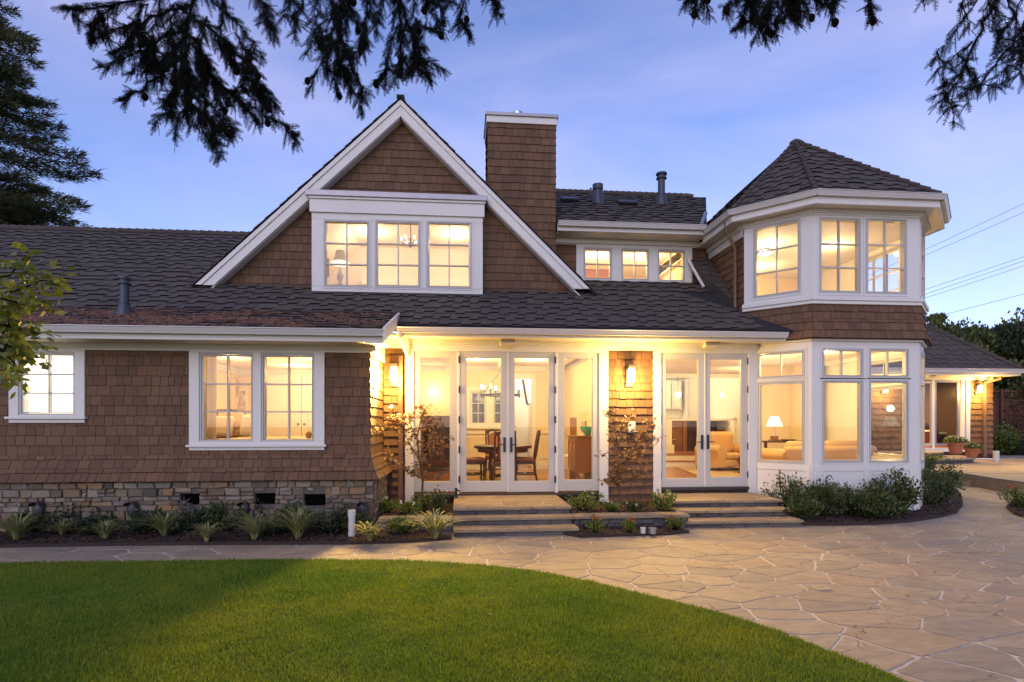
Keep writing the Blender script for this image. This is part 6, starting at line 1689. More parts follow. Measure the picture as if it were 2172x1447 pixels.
# power lines
for (u0, v0, u1, v1), lb in (((1900, 560, 2172, 433), 'uppermost power line behind the turret'), ((1900, 570, 2172, 451), 'second power line from the top behind the turret'), ((1900, 635, 2172, 544), 'third power line from the top'),
                       ((1900, 645, 2172, 553), 'fourth power line from the top'), ((1900, 653, 2172, 563), 'fifth power line from the top'), ((1900, 693, 2172, 622), 'lowest power line above the hedge')):
    a = at_d(1700, v0 + (u0 - 1700) * (v0 - v1) / (u1 - u0) * .95, 62); b = at_d(2700, v1 - (2700 - u1) * (v0 - v1) / (u1 - u0) * 1.03, 48); pts = []
    for i in range(17):
        t = i / 16; p = a.lerp(b, t); p.z -= .9 * (t * (1 - t)); pts.append(p)
    tag(MB().tube(pts, .019, 5).build('power_line', M['wire']), lb, 'power line', 'power lines across the right sky')
# ================================================================= PLANTS AND TREES
def unit(n):
    v = rng.normal(size=(n, 3)); return v / np.linalg.norm(v, axis=1)[:, None]
def leaf_quads(C, ln, wd, up=0.3, outward=None, fold=0.0):
    """diamond leaves at the points C."""
    n = len(C); d = unit(n); d[:, 2] = d[:, 2] * .6 + up
    if outward is not None: d = d * .8 + outward * .7
    d /= np.linalg.norm(d, axis=1)[:, None]
    s = np.cross(d, unit(n)); s /= np.linalg.norm(s, axis=1)[:, None] + 1e-9
    L_ = (ln * rng.uniform(.6, 1.25, n))[:, None]; W_ = (wd * rng.uniform(.7, 1.2, n))[:, None]
    V = np.stack([C, C + d * L_ * .5 + s * W_, C + d * L_, C + d * L_ * .5 - s * W_], 1)
    return V
def shrub(name, label, cat, loc, r, h, n, ll, m='leaf', group=None, stems=14, bloom=None, nb=0, rz=0.0, upright=.5):
    t_ = thing(name, label, cat, loc, rz, group)
    sm = MB(); Cs, Os = [], []
    for i in range(stems):
        a = rng.uniform(0, 2 * PI); rr_ = r * math.sqrt(rng.random()) ; hh = h * rng.uniform(.55, 1.05) * (1 - .35 * (rr_ / r) ** 2)
        e = np.array([math.cos(a) * rr_, math.sin(a) * rr_ * .9, hh]); b = np.array([math.cos(a) * rr_ * .25, math.sin(a) * rr_ * .25, 0])
        mid = (b + e) / 2 + np.array([math.cos(a), math.sin(a), 0]) * r * .08
        sm.tube([b, mid, e], [.008, .006, .003], 4)
        k = max(4, n // stems); t = rng.beta(1.6, 1.0, k)
        P = (1 - t)[:, None] ** 2 * b + 2 * (t * (1 - t))[:, None] * mid + (t ** 2)[:, None] * e
        P = P + rng.normal(0, 1, (k, 3)) * np.array([r * .13, r * .13, h * .05]); P[:, 2] = np.maximum(P[:, 2], .01)
        Cs.append(P); o = np.stack([np.cos(np.full(k, a)), np.sin(np.full(k, a)), np.full(k, upright)], 1); Os.append(o)
    C = np.concatenate(Cs); O = np.concatenate(Os)
    np_mesh('foliage', leaf_quads(C, ll, ll * .24, .4, O), 4, M[m], t_, local=True)
    sm.build('stem', M['twig'], t_, local=True)
    if bloom:
        top = C[np.argsort(C[:, 2] + rng.normal(0, h * .15, len(C)))[-nb:]]
        V = leaf_quads(np.repeat(top, 5, 0) + rng.normal(0, .006, (nb * 5, 3)), ll * .55, ll * .25, .6)
        np_mesh('flowers', V, 4, M[bloom], t_, local=True)
    return t_
def strappy(label, loc, r, h, n, rz=0.0):
    t_ = thing('strappy_plant', label, 'plant', loc, rz, 'strappy grass-like plants in the beds')
    V = []
    for i in range(n):
        a = rng.uniform(0, 2 * PI); o = rng.uniform(.35, 1.0) * r * 1.35; hh = 1.35 * h * rng.uniform(.6, 1.1) * (1 - .25 * o / r); d = np.array([math.cos(a), math.sin(a), 0]); sd_ = np.array([-d[1], d[0], 0])
        w0 = rng.uniform(.006, .011); b = d * rng.uniform(0, .03); prev = None; tw = rng.uniform(-.4, .4)
        for k in range(6):
            t = k / 5; p = b + d * o * t ** 1.4 + np.array([0, 0, hh * (1.75 * t - 1.05 * t * t)]) + sd_ * tw * o * t * t * .4
            w_ = w0 * (1 - t ** 2.2) + .0006; q = (p - sd_ * w_, p + sd_ * w_)
            if prev is not None: V.append([prev[0], prev[1], q[1], q[0]])
            prev = q
    np_mesh('leaves', np.array(V), 4, M['strap'], t_, local=True)
    return t_
# left bed
def ground_xy(u, v, z): p = at_z(u, v, z); return (p.x, p.y, z)
sp1 = [(35, 1146, .34, .36), (118, 1142, .30, .30), (235, 1140, .30, .30), (340, 1140, .30, .32), (445, 1146, .30, .34), (530, 1145, .32, .38), (640, 1148, .32, .36), (785, 1147, .30, .30), (922, 1142, .32, .34)]
wh = ['at the far left of the stone foundation', 'below the leftmost wall scupper', 'below the second wall scupper', 'between the second scupper and the first foundation vent', 'under the first foundation vent', 'under the second foundation vent', 'under the third foundation vent', 'just right of the white drain pipe', 'just left of the dining room steps']
for i, ((u, v, r, h), w_) in enumerate(zip(sp1, wh)):
    k = (1.1, .75, .95, 1.2, .8, 1.15, 1.3, .95, 1.2)[i]; strappy('variegated strappy plant ' + w_, ground_xy(u + (0, 14, -12, 8, -6, 10, -8, 0, 0)[i], v + (0, -8, 3, -4, 2, 0, -5, 0, 0)[i], .05), r * k, h * k, int(105 * k))
for u, v, r, h, m, w_ in ((160, 1125, .34, .40, 'leafd', 'below the leftmost wall scupper'), (275, 1118, .28, .36, 'leafd', 'in front of the second wall scupper'), (15, 1120, .30, .36, 'leafd', 'at the left edge by the stone foundation'), (375, 1118, .24, .42, 'leafd', 'before the first foundation vent'), (480, 1125, .24, .34, 'leaf', 'between the first two foundation vents'),
                      (590, 1120, .26, .42, 'leafd', 'in front of the gap between the last two vents'), (705, 1130, .24, .32, 'leafd', 'between the third vent and the white pipe'), (70, 1128, .22, .22, 'leafd', 'between the first two strappy plants at the left'), (205, 1132, .2, .2, 'leafd', 'low between the first and second wall scuppers'), (310, 1130, .24, .24, 'leafd', 'right of the second wall scupper'), (415, 1128, .2, .26, 'leafd', 'just right of the metal flower ornament'), (560, 1135, .18, .16, 'leafd', 'low under the second foundation vent'), (620, 1128, .22, .3, 'leaf', 'just left of the third foundation vent'), (760, 1128, .16, .2, 'leaf', 'close behind the white pipe'), (852, 1130, .19, .20, 'leafb', 'before the low wall left of the steps')):
    shrub('shrub', ('bright green' if m == 'leafb' else 'dark green') + ' leafy shrub ' + w_, 'shrub', ground_xy(u, v, .05), r * (1.3 if m != 'leafb' else 1), h * (1.3 if m != 'leafb' else 1), 900, .065, m, 'shrubs along the house', stems=16)
# raised bed
def on_y(u, y, z): p = at_y(u, 1080, y); return (p.x, y, z)
for u, y, r, h, m, w_ in ((865, 8.75, .20, .20, 'leafb', 'low bright green shrub at the left end of the raised bed'), (820, 8.9, .16, .24, 'leafb', 'bright green shrub against the stone corner of the raised bed'), (925, 8.85, .26, .40, 'leaf', 'taller green shrub in the raised bed left of the landing'), (900, 9.2, .18, .26, 'leafb', 'small yellow green shrub behind the maple trunk'),
                       (1240, 8.85, .26, .32, 'leafb', 'bright green shrub just right of the dining room landing'), (1300, 8.65, .17, .16, 'leafb', 'low green shrub between the steps, left of the second maple'), (1345, 8.6, .16, .14, 'leaf', 'small green shrub at the foot of the second maple'), (1400, 8.75, .25, .34, 'leafb', 'bright green shrub just left of the living room landing')):
    shrub('shrub', w_, 'shrub', on_y(u, y, .18), r, h, 420, .06, m, 'shrubs along the house', stems=13, bloom='blossom', nb=5)
for u, v, w_ in ((1262, 1130, 'small red flowering plant nearest the dining room steps'), (1336, 1129, 'small red flowering plant in the middle of the low stone wall'), (1432, 1124, 'small flowering plant beside the living room steps')):
    shrub('flowering_plant', w_, 'plant', ground_xy(u, v, .04), .13, .22, 260, .05, 'leafb', 'small flowering plants before the low wall', stems=10, bloom='redbloom', nb=7)
# bay bed shrubs
for u, v, r, h, n, w_ in ((1672, 1082, .36, .55, 1100, 'tall airy dark shrub right of the living room steps'), (1742, 1092, .42, .50, 1500, 'dark green shrub at the corner of the bay'), (1822, 1092, .36, .44, 1300, 'dark green shrub before the left half of the bay front'), (1898, 1088, .42, .58, 1700, 'tall bushy dark shrub before the right half of the bay front'), (1968, 1070, .46, .62, 1900, 'dense dark shrub at the right end of the bay bed'), (1985, 1040, .45, .66, 1600, 'dense dark shrub behind the right end of the bay bed'),
                        (1700, 1100, .26, .28, 700, 'low dark shrub at the front edge by the steps'), (1860, 1098, .30, .30, 800, 'low dark shrub at the front of the bay bed')):
    p = ground_xy(u, v, .06); shrub('shrub', w_, 'shrub', p, r * 1.2, h * 1.22, int(n * 1.5), .062, 'leaf', 'shrubs round the bay', stems=30, upright=.9)
shrub('shrub', 'bright shrub with red flowers at the right edge of the patio', 'shrub', ground_xy(2172, 1075, .06), .40, .36, 900, .06, 'leafb', None, 20, 'redbloom', 16)
shrub('shrub', 'green groundcover shrub in the stone planter by the garden steps', 'shrub', (at_y(1958, 990, 16.4).x, 16.3, .40), .55, .30, 900, .07, 'leafb', None, 20)
shrub('shrub', 'low flowering shrub at the foot of the stone planter wall', 'shrub', (at_y(1985, 1010, 15.2).x, 15.2, .02), .35, .3, 700, .06, 'leaf', None, 18, 'redbloom', 8)

# japanese maples
def maple(label, loc, limbs, nleaf, seed):
    r_ = np.random.default_rng(seed); t_ = thing('young_maple', label, 'tree', loc, 0, 'young maples by the porch')
    sm = MB(); tips = []
    for pts, r0 in limbs:
        n = len(pts); sm.tube([Vector(p) for p in pts], [r0 * (1 - .8 * i / (n - 1)) for i in range(n)], 6)
        for i in range(n - 1):
            for t in (.2, .5, .8, 1.0):
                b = Vector(pts[i]).lerp(Vector(pts[i + 1]), t)
                if i == 0 and len(limbs) > 3 and r0 > .012: continue
                for _ in range(2):
                    d = Vector(r_.normal(0, 1, 3)); d.z = abs(d.z) * .35; d.y *= .8; d.normalize(); e = b + d * r_.uniform(.07, .22)
                    sm.tube([b, b.lerp(e, .5) + Vector((0, 0, .015)), e], [.0035, .0025, .0012], 4); tips.append((b, e))
    V = []
    ang = [-2.2, -1.25, -.6, 0, .6, 1.25, 2.2]; lens = [.45, .72, .92, 1.0, .92, .72, .45]
    for _ in range(nleaf):
        b, e = tips[int(r_.integers(len(tips)))]; p = b.lerp(e, float(r_.uniform(.3, 1.1))) + Vector(r_.normal(0, .018, 3))
        a = Vector((r_.normal(0, 1), r_.normal(0, 1), -.35 + r_.normal(0, .35))).normalized(); nrm = Vector((r_.normal(0, .5), r_.normal(-.5, .5), 1)).normalized()
        s_ = (nrm.cross(a)).normalized(); size = float(r_.uniform(.03, .058))
        for k in range(7):
            d = (a * math.cos(ang[k]) + s_ * math.sin(ang[k])) * size * lens[k]; wv = (-a * math.sin(ang[k]) + s_ * math.cos(ang[k])) * size * .13
            V.append([tuple(p), tuple(p + d * .45 + wv), tuple(p + d), tuple(p + d * .45 - wv)])
    np_mesh('crown', np.array(V), 4, M['maple'], t_, local=True); sm.build('trunk', M['bark'], t_, local=True, smooth=60)
def limb_px(base_u, y, z, paths):
    b = Vector((at_y(base_u, 1075, y).x, y, z)); out = []
    for r0, pts in paths:
        out.append(([tuple(at_y(u, v, y) + Vector((0, dy, 0)) - b) for u, v, dy in pts], r0))
    return tuple(b), out
b, lm = limb_px(893, 9.0, .18, [(.020, [(893, 1080, 0), (897, 1020, 0), (889, 975, 0), (884, 930, .05), (892, 890, .05), (905, 862, 0)]), (.010, [(889, 975, 0), (870, 940, -.1), (852, 905, -.1), (840, 880, -.05)]), (.010, [(893, 990, 0), (912, 965, -.1), (930, 945, -.15), (948, 930, -.1)]),
                               (.008, [(884, 930, .05), (865, 890, .1), (858, 880, .1)]), (.008, [(897, 1015, 0), (870, 1000, -.2), (842, 985, -.25), (828, 975, -.2)]), (.008, [(897, 1015, 0), (920, 1010, -.2), (935, 1003, -.25)]), (.008, [(889, 960, .05), (915, 925, .1), (925, 900, .1)]), (.007, [(852, 905, -.1), (830, 900, -.1), (818, 915, -.1)])])
maple('slender young bronze maple before the left sidelight', b, lm, 1150, 3)
b, lm = limb_px(1316, 8.9, .18, [(.019, [(1316, 1075, 0), (1313, 1020, 0), (1320, 980, 0), (1310, 940, 0), (1302, 900, 0), (1296, 878, 0)]), (.010, [(1320, 985, 0), (1340, 955, -.05), (1358, 925, -.05), (1385, 895, 0)]), (.010, [(1313, 1015, 0), (1295, 985, -.1), (1278, 962, -.1)]), (.009, [(1313, 1030, 0), (1335, 1010, -.15), (1352, 1000, -.15)]),
                               (.008, [(1310, 945, 0), (1330, 905, .1), (1345, 885, .1)]), (.008, [(1313, 1030, 0), (1298, 1015, -.15), (1288, 1025, -.15)]), (.008, [(1340, 955, -.05), (1368, 945, -.1), (1385, 930, -.1)]), (.008, [(1320, 980, 0), (1345, 975, .1), (1365, 960, .1)])])
maple('slender young bronze maple before the shingle pier', b, lm, 1150, 4)

# pots of flowers
for u, v, sc_, lb in ((2027, 962, .245, 'larger terracotta pot of white flowers by the sliding doors'), (2061, 970, .21, 'smaller terracotta pot of trailing flowers beside the larger pot')):
    z = .625 if sc_ > .24 else .465; p = at_z(u, v, z); r = sc_
    t_ = thing('flower_pot', lb, 'flower pot', (p.x, p.y, z), group='terracotta flower pots')
    MB().lathe([(r * .62, 0), (r * .9, r * 1.15), (r * 1.0, r * 1.15), (r * 1.02, r * 1.45), (r * .9, r * 1.45), (r * .85, r * 1.3)], (0, 0, 0), 24).build('pot', M['terra'], t_, local=True, smooth=35)
    n = 900; q_ = unit(n) * np.array([r * 1.2, r * 1.2, r * .85]) * (rng.random((n, 1)) ** .4); q_[:, 2] = np.abs(q_[:, 2]) + r * 1.35
    np_mesh('foliage', leaf_quads(q_, .09, .02, .4, q_ - np.array([0, 0, r])), 4, M['leafb'], t_, local=True)
    k = q_[np.argsort(q_[:, 2] * .6 + rng.random(n) * .25)[-110:]]
    np_mesh('flowers', leaf_quads(np.repeat(k, 3, 0) + rng.normal(0, .012, (330, 3)), .055, .022, .7), 4, M['blossom'], t_, local=True)

# ---- trees
def leaf_tree(name, label, loc, h, crown, n, ll, m='treeleaf', seed=1, trunk=.18, clumps=40, group=None, bright=False):
    r_ = np.random.default_rng(seed); t_ = thing(name, label, 'tree', loc, 0, group)
    cx, cy, cz, rx, ry_, rz_ = crown
    sm = MB().tube([(0, 0, -.3), (.1, 0, h * .3), (cx * .5, cy * .5, h * .55), (cx, cy, cz)], [trunk, trunk * .8, trunk * .5, trunk * .2], 8)
    Cs = []
    for i in range(clumps):
        d = r_.normal(size=3); d /= np.linalg.norm(d); f = r_.random() ** .33; c = np.array([cx, cy, cz]) + d * f * np.array([rx, ry_, rz_])
        sm.tube([(cx * .5, cy * .5, h * .45), tuple((c + np.array([cx, cy, cz])) / 2 + np.array([0, 0, -.1 * rz_])), tuple(c)], [trunk * .3, trunk * .15, .01], 5)
        k = int(n / clumps * r_.uniform(.6, 1.4)); s_ = np.array([rx, ry_, rz_]).mean() * r_.uniform(.13, .34)
        u_ = r_.normal(size=(k, 3)); u_ /= np.linalg.norm(u_, axis=1)[:, None]
        Cs.append(c + u_ * (r_.random((k, 1)) ** .45) * np.array([s_ * 1.15, s_ * 1.15, s_ * .8]))
    C = np.concatenate(Cs)
    np_mesh('crown', leaf_quads(C, ll, ll * .28, .2, (C - np.array([cx, cy, cz - rz_])) / max(rx, rz_)), 4, M[m], t_, local=True); sm.build('trunk', M['bark'], t_, local=True, smooth=60)
    return t_
specs = [(1995, 735, 31, 2.6, 3.6, 'light green bushy tree between the turret and the garden room roof', 'treeleaf'), (2085, 730, 32, 2.6, 3.0, 'mid green tree above the garden room eave corner', 'treeleaf'), (1972, 700, 33, 2.6, 3.4, 'yellow green tree crown rising just right of the turret', 'treeleaf'), (2050, 720, 34, 2.4, 3.2, 'small tree crown with a gap of sky on each side', 'treeleaf'), (2105, 690, 30, 2.6, 4.0, 'dark leafy tree with upright tips behind the fence', 'leafd'),
         (2165, 690, 30, 2.8, 4.2, 'dark leafy tree at the right edge behind the fence', 'treeleaf'), (2010, 760, 29, 3.0, 3.0, 'dense green tree behind the garden room roof', 'treeleaf'), (2130, 770, 28, 2.8, 3.0, 'dense dark tree directly behind the lattice fence', 'treeleaf'), (2220, 720, 30, 3.5, 4.5, 'broad dark tree beyond the right edge of the fence', 'leafd'), (1930, 760, 32, 2.4, 2.6, 'green tree half hidden by the bay', 'treeleaf')]
for i, (u, v, d, rx, rz_, lb, m) in enumerate(specs):
    c = at_d(u, v + (40 if u < 2080 else 78), d); leaf_tree('garden_tree', lb, (c.x, c.y, 0), c.z, (0, 0, c.z - .2, rx, rx, rz_ * .55), 9000, .26, m, 40 + i, clumps=46, group='trees behind the garden fence')
# shrubs at the fence
for u, v, r, h, m, lb in ((2112, 960, .8, 1.5, 'leafb', 'large leaved green shrub by the garden room corner'), (2140, 945, 1.0, 1.0, 'leafd', 'grey green shrub at the foot of the trellis'), (2172, 950, 1.1, 1.1, 'leafd', 'dark shrub at the right edge before the fence')):
    p = at_y(u, v, 21.5); shrub('shrub', lb, 'shrub', (p.x, 21.5, .15), r, h, 1500, .13, m, None, 30)
p = at_y(2155, 900, 23.5); shrub('climbing_plant', 'dark climbing plant with red flowers on the trellis', 'climbing plant', (p.x, 23.6, .4), .6, 2.0, 420, .12, 'leafd', None, 16, 'redbloom', 12)

# tall conifer behind the left wing
def conifer(label, base, h, reach, n_bough, seed, top_z0):
    r_ = np.random.default_rng(seed); t_ = thing('tall_conifer', label, 'tree', base, 0)
    sm = MB().tube([(0, 0, -.5), (0, 0, h * .5), (.1, 0, h)], [.45, .28, .03], 10); V = []
    for i in range(n_bough):
        z = top_z0 + (h - top_z0) * (i + r_.random()) / n_bough; a = r_.uniform(0, 2 * PI)
        l = reach * (1 - ((z - top_z0) / (h - top_z0)) ** 1.5 * .85) * r_.uniform(.55, 1.1)
        d = np.array([math.cos(a), math.sin(a), 0]); pts = []
        up = r_.uniform(.0, .22)
        for k in range(9):
            t = k / 8; pts.append(np.array([0, 0, z]) + d * l * t + np.array([0, 0, l * (-.22 * t + up * t * t * 1.3)]))
        sm.tube([tuple(p) for p in pts[::2]], [.05, .035, .025, .015, .006], 5)
        m_ = int(560 * l / reach)
        t = r_.beta(1.5, 1.1, m_); P = np.array([np.interp(t, np.linspace(0, 1, 9), [p[k] for p in pts]) for k in range(3)]).T
        sd_ = np.array([-d[1], d[0], 0]); wspread = (.20 * l * np.sin(np.clip(t, .02, 1) * PI) ** .7 * .8 + .05)[:, None]
        off = r_.normal(0, .5, (m_, 1)) * wspread; P = P + sd_ * off + np.stack([np.zeros(m_), np.zeros(m_), r_.normal(-.03, .07, m_) - .10 * np.abs(off[:, 0])], 1)
        dirv = d * .9 + sd_ * np.sign(off) * .6 + r_.normal(0, .3, (m_, 3)) + np.array([0, 0, .12]); dirv /= np.linalg.norm(dirv, axis=1)[:, None]
        s_ = np.cross(dirv, r_.normal(size=(m_, 3))); s_ /= np.linalg.norm(s_, axis=1)[:, None]
        for sub in range(3):
            dv = dirv + r_.normal(0, .35, (m_, 3)); L_ = r_.uniform(.15, .36, (m_, 1)); W_ = r_.uniform(.014, .03, (m_, 1)); b0 = P + r_.normal(0, .06, (m_, 3))
            V.append(np.stack([b0, b0 + dv * L_ * .4 + s_ * W_, b0 + dv * L_, b0 + dv * L_ * .4 - s_ * W_], 1))
    np_mesh('crown', np.concatenate(V), 4, M['conifer'], t_, local=True); sm.build('trunk', M['bark'], t_, local=True)
c = at_d(-120, 900, 27); conifer('tall dark conifer rising behind the left roof', (c.x, c.y, 0), 26.5, 7.4, 250, 5, 6.0)
c = at_d(20, 900, 34); conifer('lighter green conifer low behind the left roof', (c.x, c.y, 0), 15.6, 5.0, 150, 6, 6.0)

# overhanging redwood branches
def branch(label, dist, twigs, seed, dens=1.0, ncone=0):
    r_ = np.random.default_rng(seed); t_ = thing('conifer_branch', label, 'branch', at_d(*twigs[0][0], dist), 0, 'dark conifer branches overhanging from above')
    sm = MB(); V = []; cones = []
    def spray(p, d, l):
        """a flat feather of needles along a twiglet."""
        d = d.normalized(); pl = Vector(r_.normal(0, 1, 3)); s_ = d.cross(pl).normalized()
        if abs(s_.dot(FWD)) > .7: s_ = (s_ - FWD * s_.dot(FWD) * .8).normalized()
        n = max(5, int(l / .0065)); bend = Vector((0, 0, -.22)) * l
        for i in range(n):
            t = i / n; q_ = p + d * l * t + bend * t * t; nl = .025 * (1 - .65 * t ** 2.5) * float(r_.uniform(.75, 1.2)); dd = (d + bend * 2 * t / l).normalized()
            for sg in (-1, 1):
                nd_ = (s_ * sg * .82 + dd * .6 + Vector(r_.normal(0, .12, 3))).normalized() * nl; wv = dd * .0023
                V.append([tuple(q_ - wv), tuple(q_ + wv), tuple(q_ + nd_ + wv * .5), tuple(q_ + nd_ - wv * .5)])
        e = p + d * l + bend
        sm.tube([p, p + d * l * .5 + bend * .25, e], [.0026, .002, .001], 3, cap=False)
    main = list(twigs); extra = []
    for tw in main:
        for _ in range(2 if len(tw) > 3 else 1):
            k = int(r_.integers(0, len(tw) - 1)); f = r_.random(); u = tw[k][0] + (tw[k + 1][0] - tw[k][0]) * f; v = tw[k][1] + (tw[k + 1][1] - tw[k][1]) * f
            a = r_.normal(1.2, .75); l = r_.uniform(30, 62)
            extra.append([(u, v), (u + math.cos(a) * l * .5, v + math.sin(a) * l * .45), (u + math.cos(a) * l, v + math.sin(a) * l + 4)])
    for tw in main + extra:
        dz = dist * float(r_.uniform(.93, 1.07)); P = [at_d(u, v, dz + r_.normal(0, .05)) for u, v in tw]
        # smooth densify
        Q = []
        for i in range(len(P) - 1):
            for k in range(5): Q.append(P[i].lerp(P[i + 1], k / 5) + Vector(r_.normal(0, .008, 3)))
        Q.append(P[-1]); n = len(Q); sm.tube(Q, [(.011 if len(tw) != 3 else .006) * (1 - .85 * i / (n - 1)) for i in range(n)], 5)
        tot = sum((Q[i + 1] - Q[i]).length for i in range(n - 1)); m_ = int(tot / .0105 * dens)
        for i in range(m_):
            t = (i + r_.random()) / m_ * (n - 1); k = min(int(t), n - 2); p = Q[k].lerp(Q[k + 1], t - k); ax = (Q[k + 1] - Q[k]).normalized()
            sd_ = ax.cross(FWD).normalized() * (1 if r_.random() < .5 else -1)
            d = (ax * float(r_.uniform(.5, 1.1)) + sd_ * float(r_.uniform(.2, 1.0)) + Vector((0, 0, -.25)) + FWD * float(r_.normal(0, .35)))
            spray(p, d, float(r_.uniform(.05, .15)) * (1 - .35 * t / n))
        spray(Q[-1], Q[-1] - Q[-2], .07)
        if r_.random() < ncone: cones.append(Q[int(n * r_.uniform(.4, .95))] + Vector((float(r_.normal(0, .03)), 0, -.04)))
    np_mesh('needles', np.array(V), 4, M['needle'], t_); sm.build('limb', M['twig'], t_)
    for c in cones:
        MB().lathe([(.003, .035), (.012, .028), (.022, .014), (.025, 0), (.020, -.016), (.008, -.03), (.001, -.034)], c, 10).build('cone', M['twig'], t_, smooth=60)
TA = [[(430, -60), (395, 60), (392, 150), (410, 230), (440, 300)], [(405, 50), (330, 95), (270, 130), (215, 150)], [(395, 120), (330, 175), (290, 205), (258, 220)], [(400, 170), (360, 225), (330, 270)], [(405, 200), (385, 250), (372, 298)], [(415, 140), (480, 200), (550, 245), (612, 280)], [(415, 190), (465, 250), (492, 300)], [(425, 220), (448, 280), (456, 318)],
      [(410, 20), (300, 50), (230, 75), (200, 92)], [(380, -20), (260, 15), (180, 30), (138, 22)], [(260, 10), (205, 50), (190, 90)], [(425, 50), (490, 110), (545, 170), (583, 235)], [(430, 0), (500, 50), (556, 128)], [(450, 90), (515, 160), (565, 225)], [(310, 10), (280, 80), (250, 140)], [(520, -40), (560, 30), (582, 88)], [(400, 80), (350, 130), (300, 170)], [(400, 90), (440, 150), (480, 220)], [(340, -20), (330, 60), (310, 120)], [(470, -20), (470, 60), (480, 130)], [(480, 200), (520, 235), (545, 270)], [(395, 100), (380, 180), (350, 220)], [(410, 230), (430, 250), (480, 285)],
      [(370, 20), (360, 90), (345, 150)], [(420, 100), (455, 190), (470, 240)], [(440, 40), (420, 120), (430, 200)], [(300, 60), (270, 100), (240, 120)], [(500, 80), (530, 130), (540, 180)], [(330, 100), (300, 140), (275, 165)]]
TB = [[(740, -60), (728, 60), (716, 150), (714, 242)], [(730, 50), (690, 90), (650, 155)], [(722, 110), (685, 170), (656, 232)], [(722, 140), (750, 195), (778, 243)], [(600, -40), (618, 30), (604, 75)], [(650, -40), (642, 50), (622, 78)], [(805, -40), (780, 60), (766, 155)], [(840, -50), (846, 70), (852, 150), (846, 200)], [(850, 50), (875, 120), (893, 170), (940, 188)], [(878, 140), (888, 190), (912, 210)], [(845, 90), (824, 150), (818, 222)], [(905, -40), (878, 40), (882, 118)], [(935, -40), (922, 40), (926, 92)],
      [(995, -40), (985, 40), (975, 98)], [(1000, -20), (1038, 20), (1050, 70)], [(1065, -40), (1072, 0), (1080, 20)], [(700, -30), (760, 20), (802, 88)], [(690, -30), (672, 40), (668, 110)], [(715, 70), (700, 140), (690, 200)], [(725, 30), (760, 80), (768, 130)], [(860, 80), (850, 150), (868, 190)], [(715, 160), (735, 200), (745, 240)], [(770, -30), (745, 40), (735, 110)], [(950, -40), (945, 10), (950, 55)], [(860, -40), (900, 30), (905, 60)], [(640, -30), (700, 30), (715, 100)], [(820, -40), (815, 40), (800, 110)]]
TC = [[(1660, -60), (1625, 20), (1600, 92)], [(1570, -40), (1552, 10), (1538, 32)], [(1610, -40), (1580, 20), (1568, 62)], [(1690, -40), (1690, 20), (1692, 62)], [(1745, -40), (1765, -5), (1772, 12)], [(1825, -40), (1845, 0), (1838, 24)], [(1650, -30), (1650, 40), (1648, 82)], [(1600, -30), (1600, 20), (1610, 55)], [(1640, -30), (1670, 20), (1665, 50)], [(1560, -40), (1600, 0), (1620, 30)], [(1705, -40), (1690, 0), (1680, 40)], [(1500, -50), (1462, -10), (1456, 10)], [(1480, -30), (1500, -5), (1494, 4)], [(1620, -30), (1635, 20), (1622, 60)], [(1660, -30), (1720, -5), (1740, 12)]]
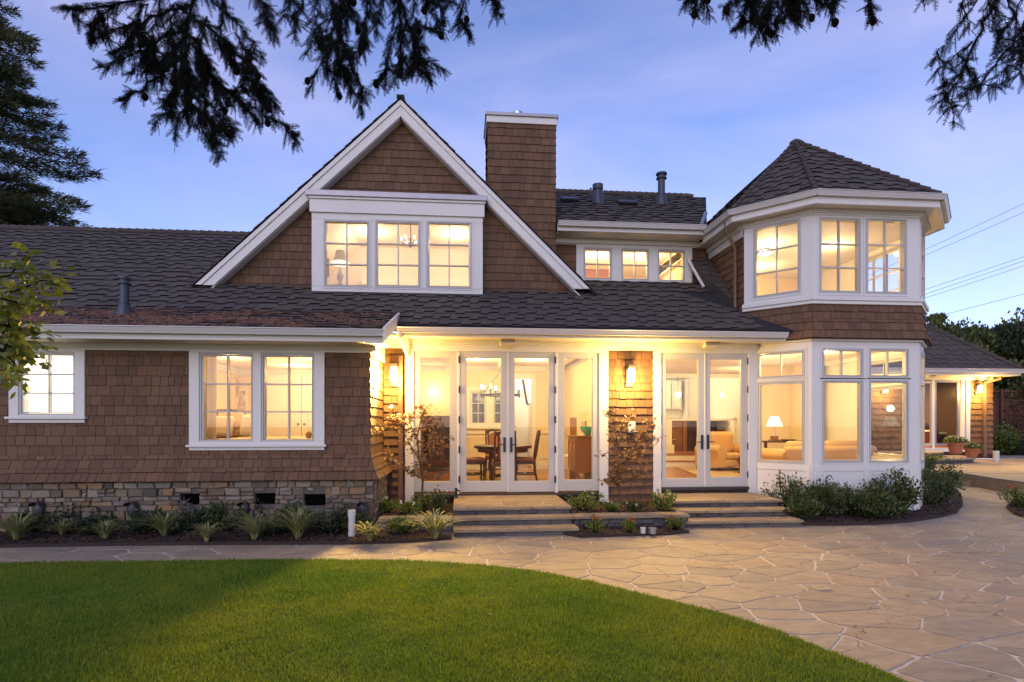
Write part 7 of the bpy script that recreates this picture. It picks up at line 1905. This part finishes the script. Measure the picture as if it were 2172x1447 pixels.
TD = [[(2150, -60), (2085, 60), (2050, 140), (2030, 185), (1995, 235)], [(2115, -50), (2045, 50), (1985, 132)], [(2200, 20), (2140, 110), (2085, 185), (2032, 213)], [(2200, 90), (2150, 140), (2100, 195)], [(2065, 100), (2020, 135), (1988, 160)], [(2080, -40), (2045, 5), (2034, 28)], [(2100, 10), (2115, 60), (2116, 135)], [(2190, -20), (2150, 40), (2120, 90)], [(2130, 0), (2160, 60), (2172, 120)], [(2050, 140), (2070, 170), (2052, 202)], [(2030, 185), (2010, 205), (1985, 212)], [(2180, 60), (2170, 110), (2140, 130)], [(2120, -30), (2090, 30), (2080, 70)], [(2040, -60), (1990, -10), (1958, 8)], [(2200, 40), (2172, 90), (2120, 120)], [(2200, 110), (2165, 130), (2130, 160)]]
TA = [[(u, v - 8) for u, v in t] for t in TA]; TB = [[(u, v - 42) for u, v in t] for t in TB]; TC = [[(u, v - 6) for u, v in t] for t in TC]; TD = [[(u, v - 10) for u, v in t] for t in TD]
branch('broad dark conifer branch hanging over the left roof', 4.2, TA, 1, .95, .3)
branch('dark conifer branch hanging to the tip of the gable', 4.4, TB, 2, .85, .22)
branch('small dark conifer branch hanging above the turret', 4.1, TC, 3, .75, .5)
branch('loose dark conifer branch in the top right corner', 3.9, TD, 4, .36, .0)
# leafy twig at the left edge
def leafy(label, dist, twigs, seed):
    r_ = np.random.default_rng(seed); t_ = thing('leafy_branch', label, 'branch', at_d(*twigs[0][0], dist)); sm = MB(); C = []; O = []
    for tw in twigs:
        P = [at_d(u, v, dist + r_.normal(0, .08)) for u, v in tw]; n = len(P); sm.tube(P, [.006 * (1 - .7 * i / (n - 1)) for i in range(n)], 5)
        for i in range(n - 1):
            for k in range(34):
                p = P[i].lerp(P[i + 1], float(r_.random())) + Vector(r_.normal(0, .035, 3)); C.append(tuple(p)); d = (P[i + 1] - P[i]).normalized(); O.append(tuple(d + Vector((0, 0, -.3))))
    np_mesh('leaves', leaf_quads(np.array(C), .05, .016, .0, np.array(O)), 4, mat('olive_leaf', (.15, .175, .02), .5, .2, 8, island=.35, sub=.35), t_); sm.build('stem', M['twig'], t_)
leafy('blurred olive green leafy twig at the left edge before the roof', 2.6, [[(-80, 600), (20, 585), (50, 550)], [(-60, 640), (40, 615), (90, 595), (140, 600)], [(-60, 620), (30, 640), (70, 655), (95, 640)], [(-80, 680), (10, 690), (60, 705), (85, 715)], [(-80, 740), (0, 740), (30, 770), (25, 795)], [(-60, 700), (10, 730), (45, 745), (60, 760)], [(-60, 660), (-5, 680), (20, 670)], [(-60, 760), (-10, 780), (5, 800)], [(-70, 650), (0, 655), (20, 690), (10, 740)]], 8)
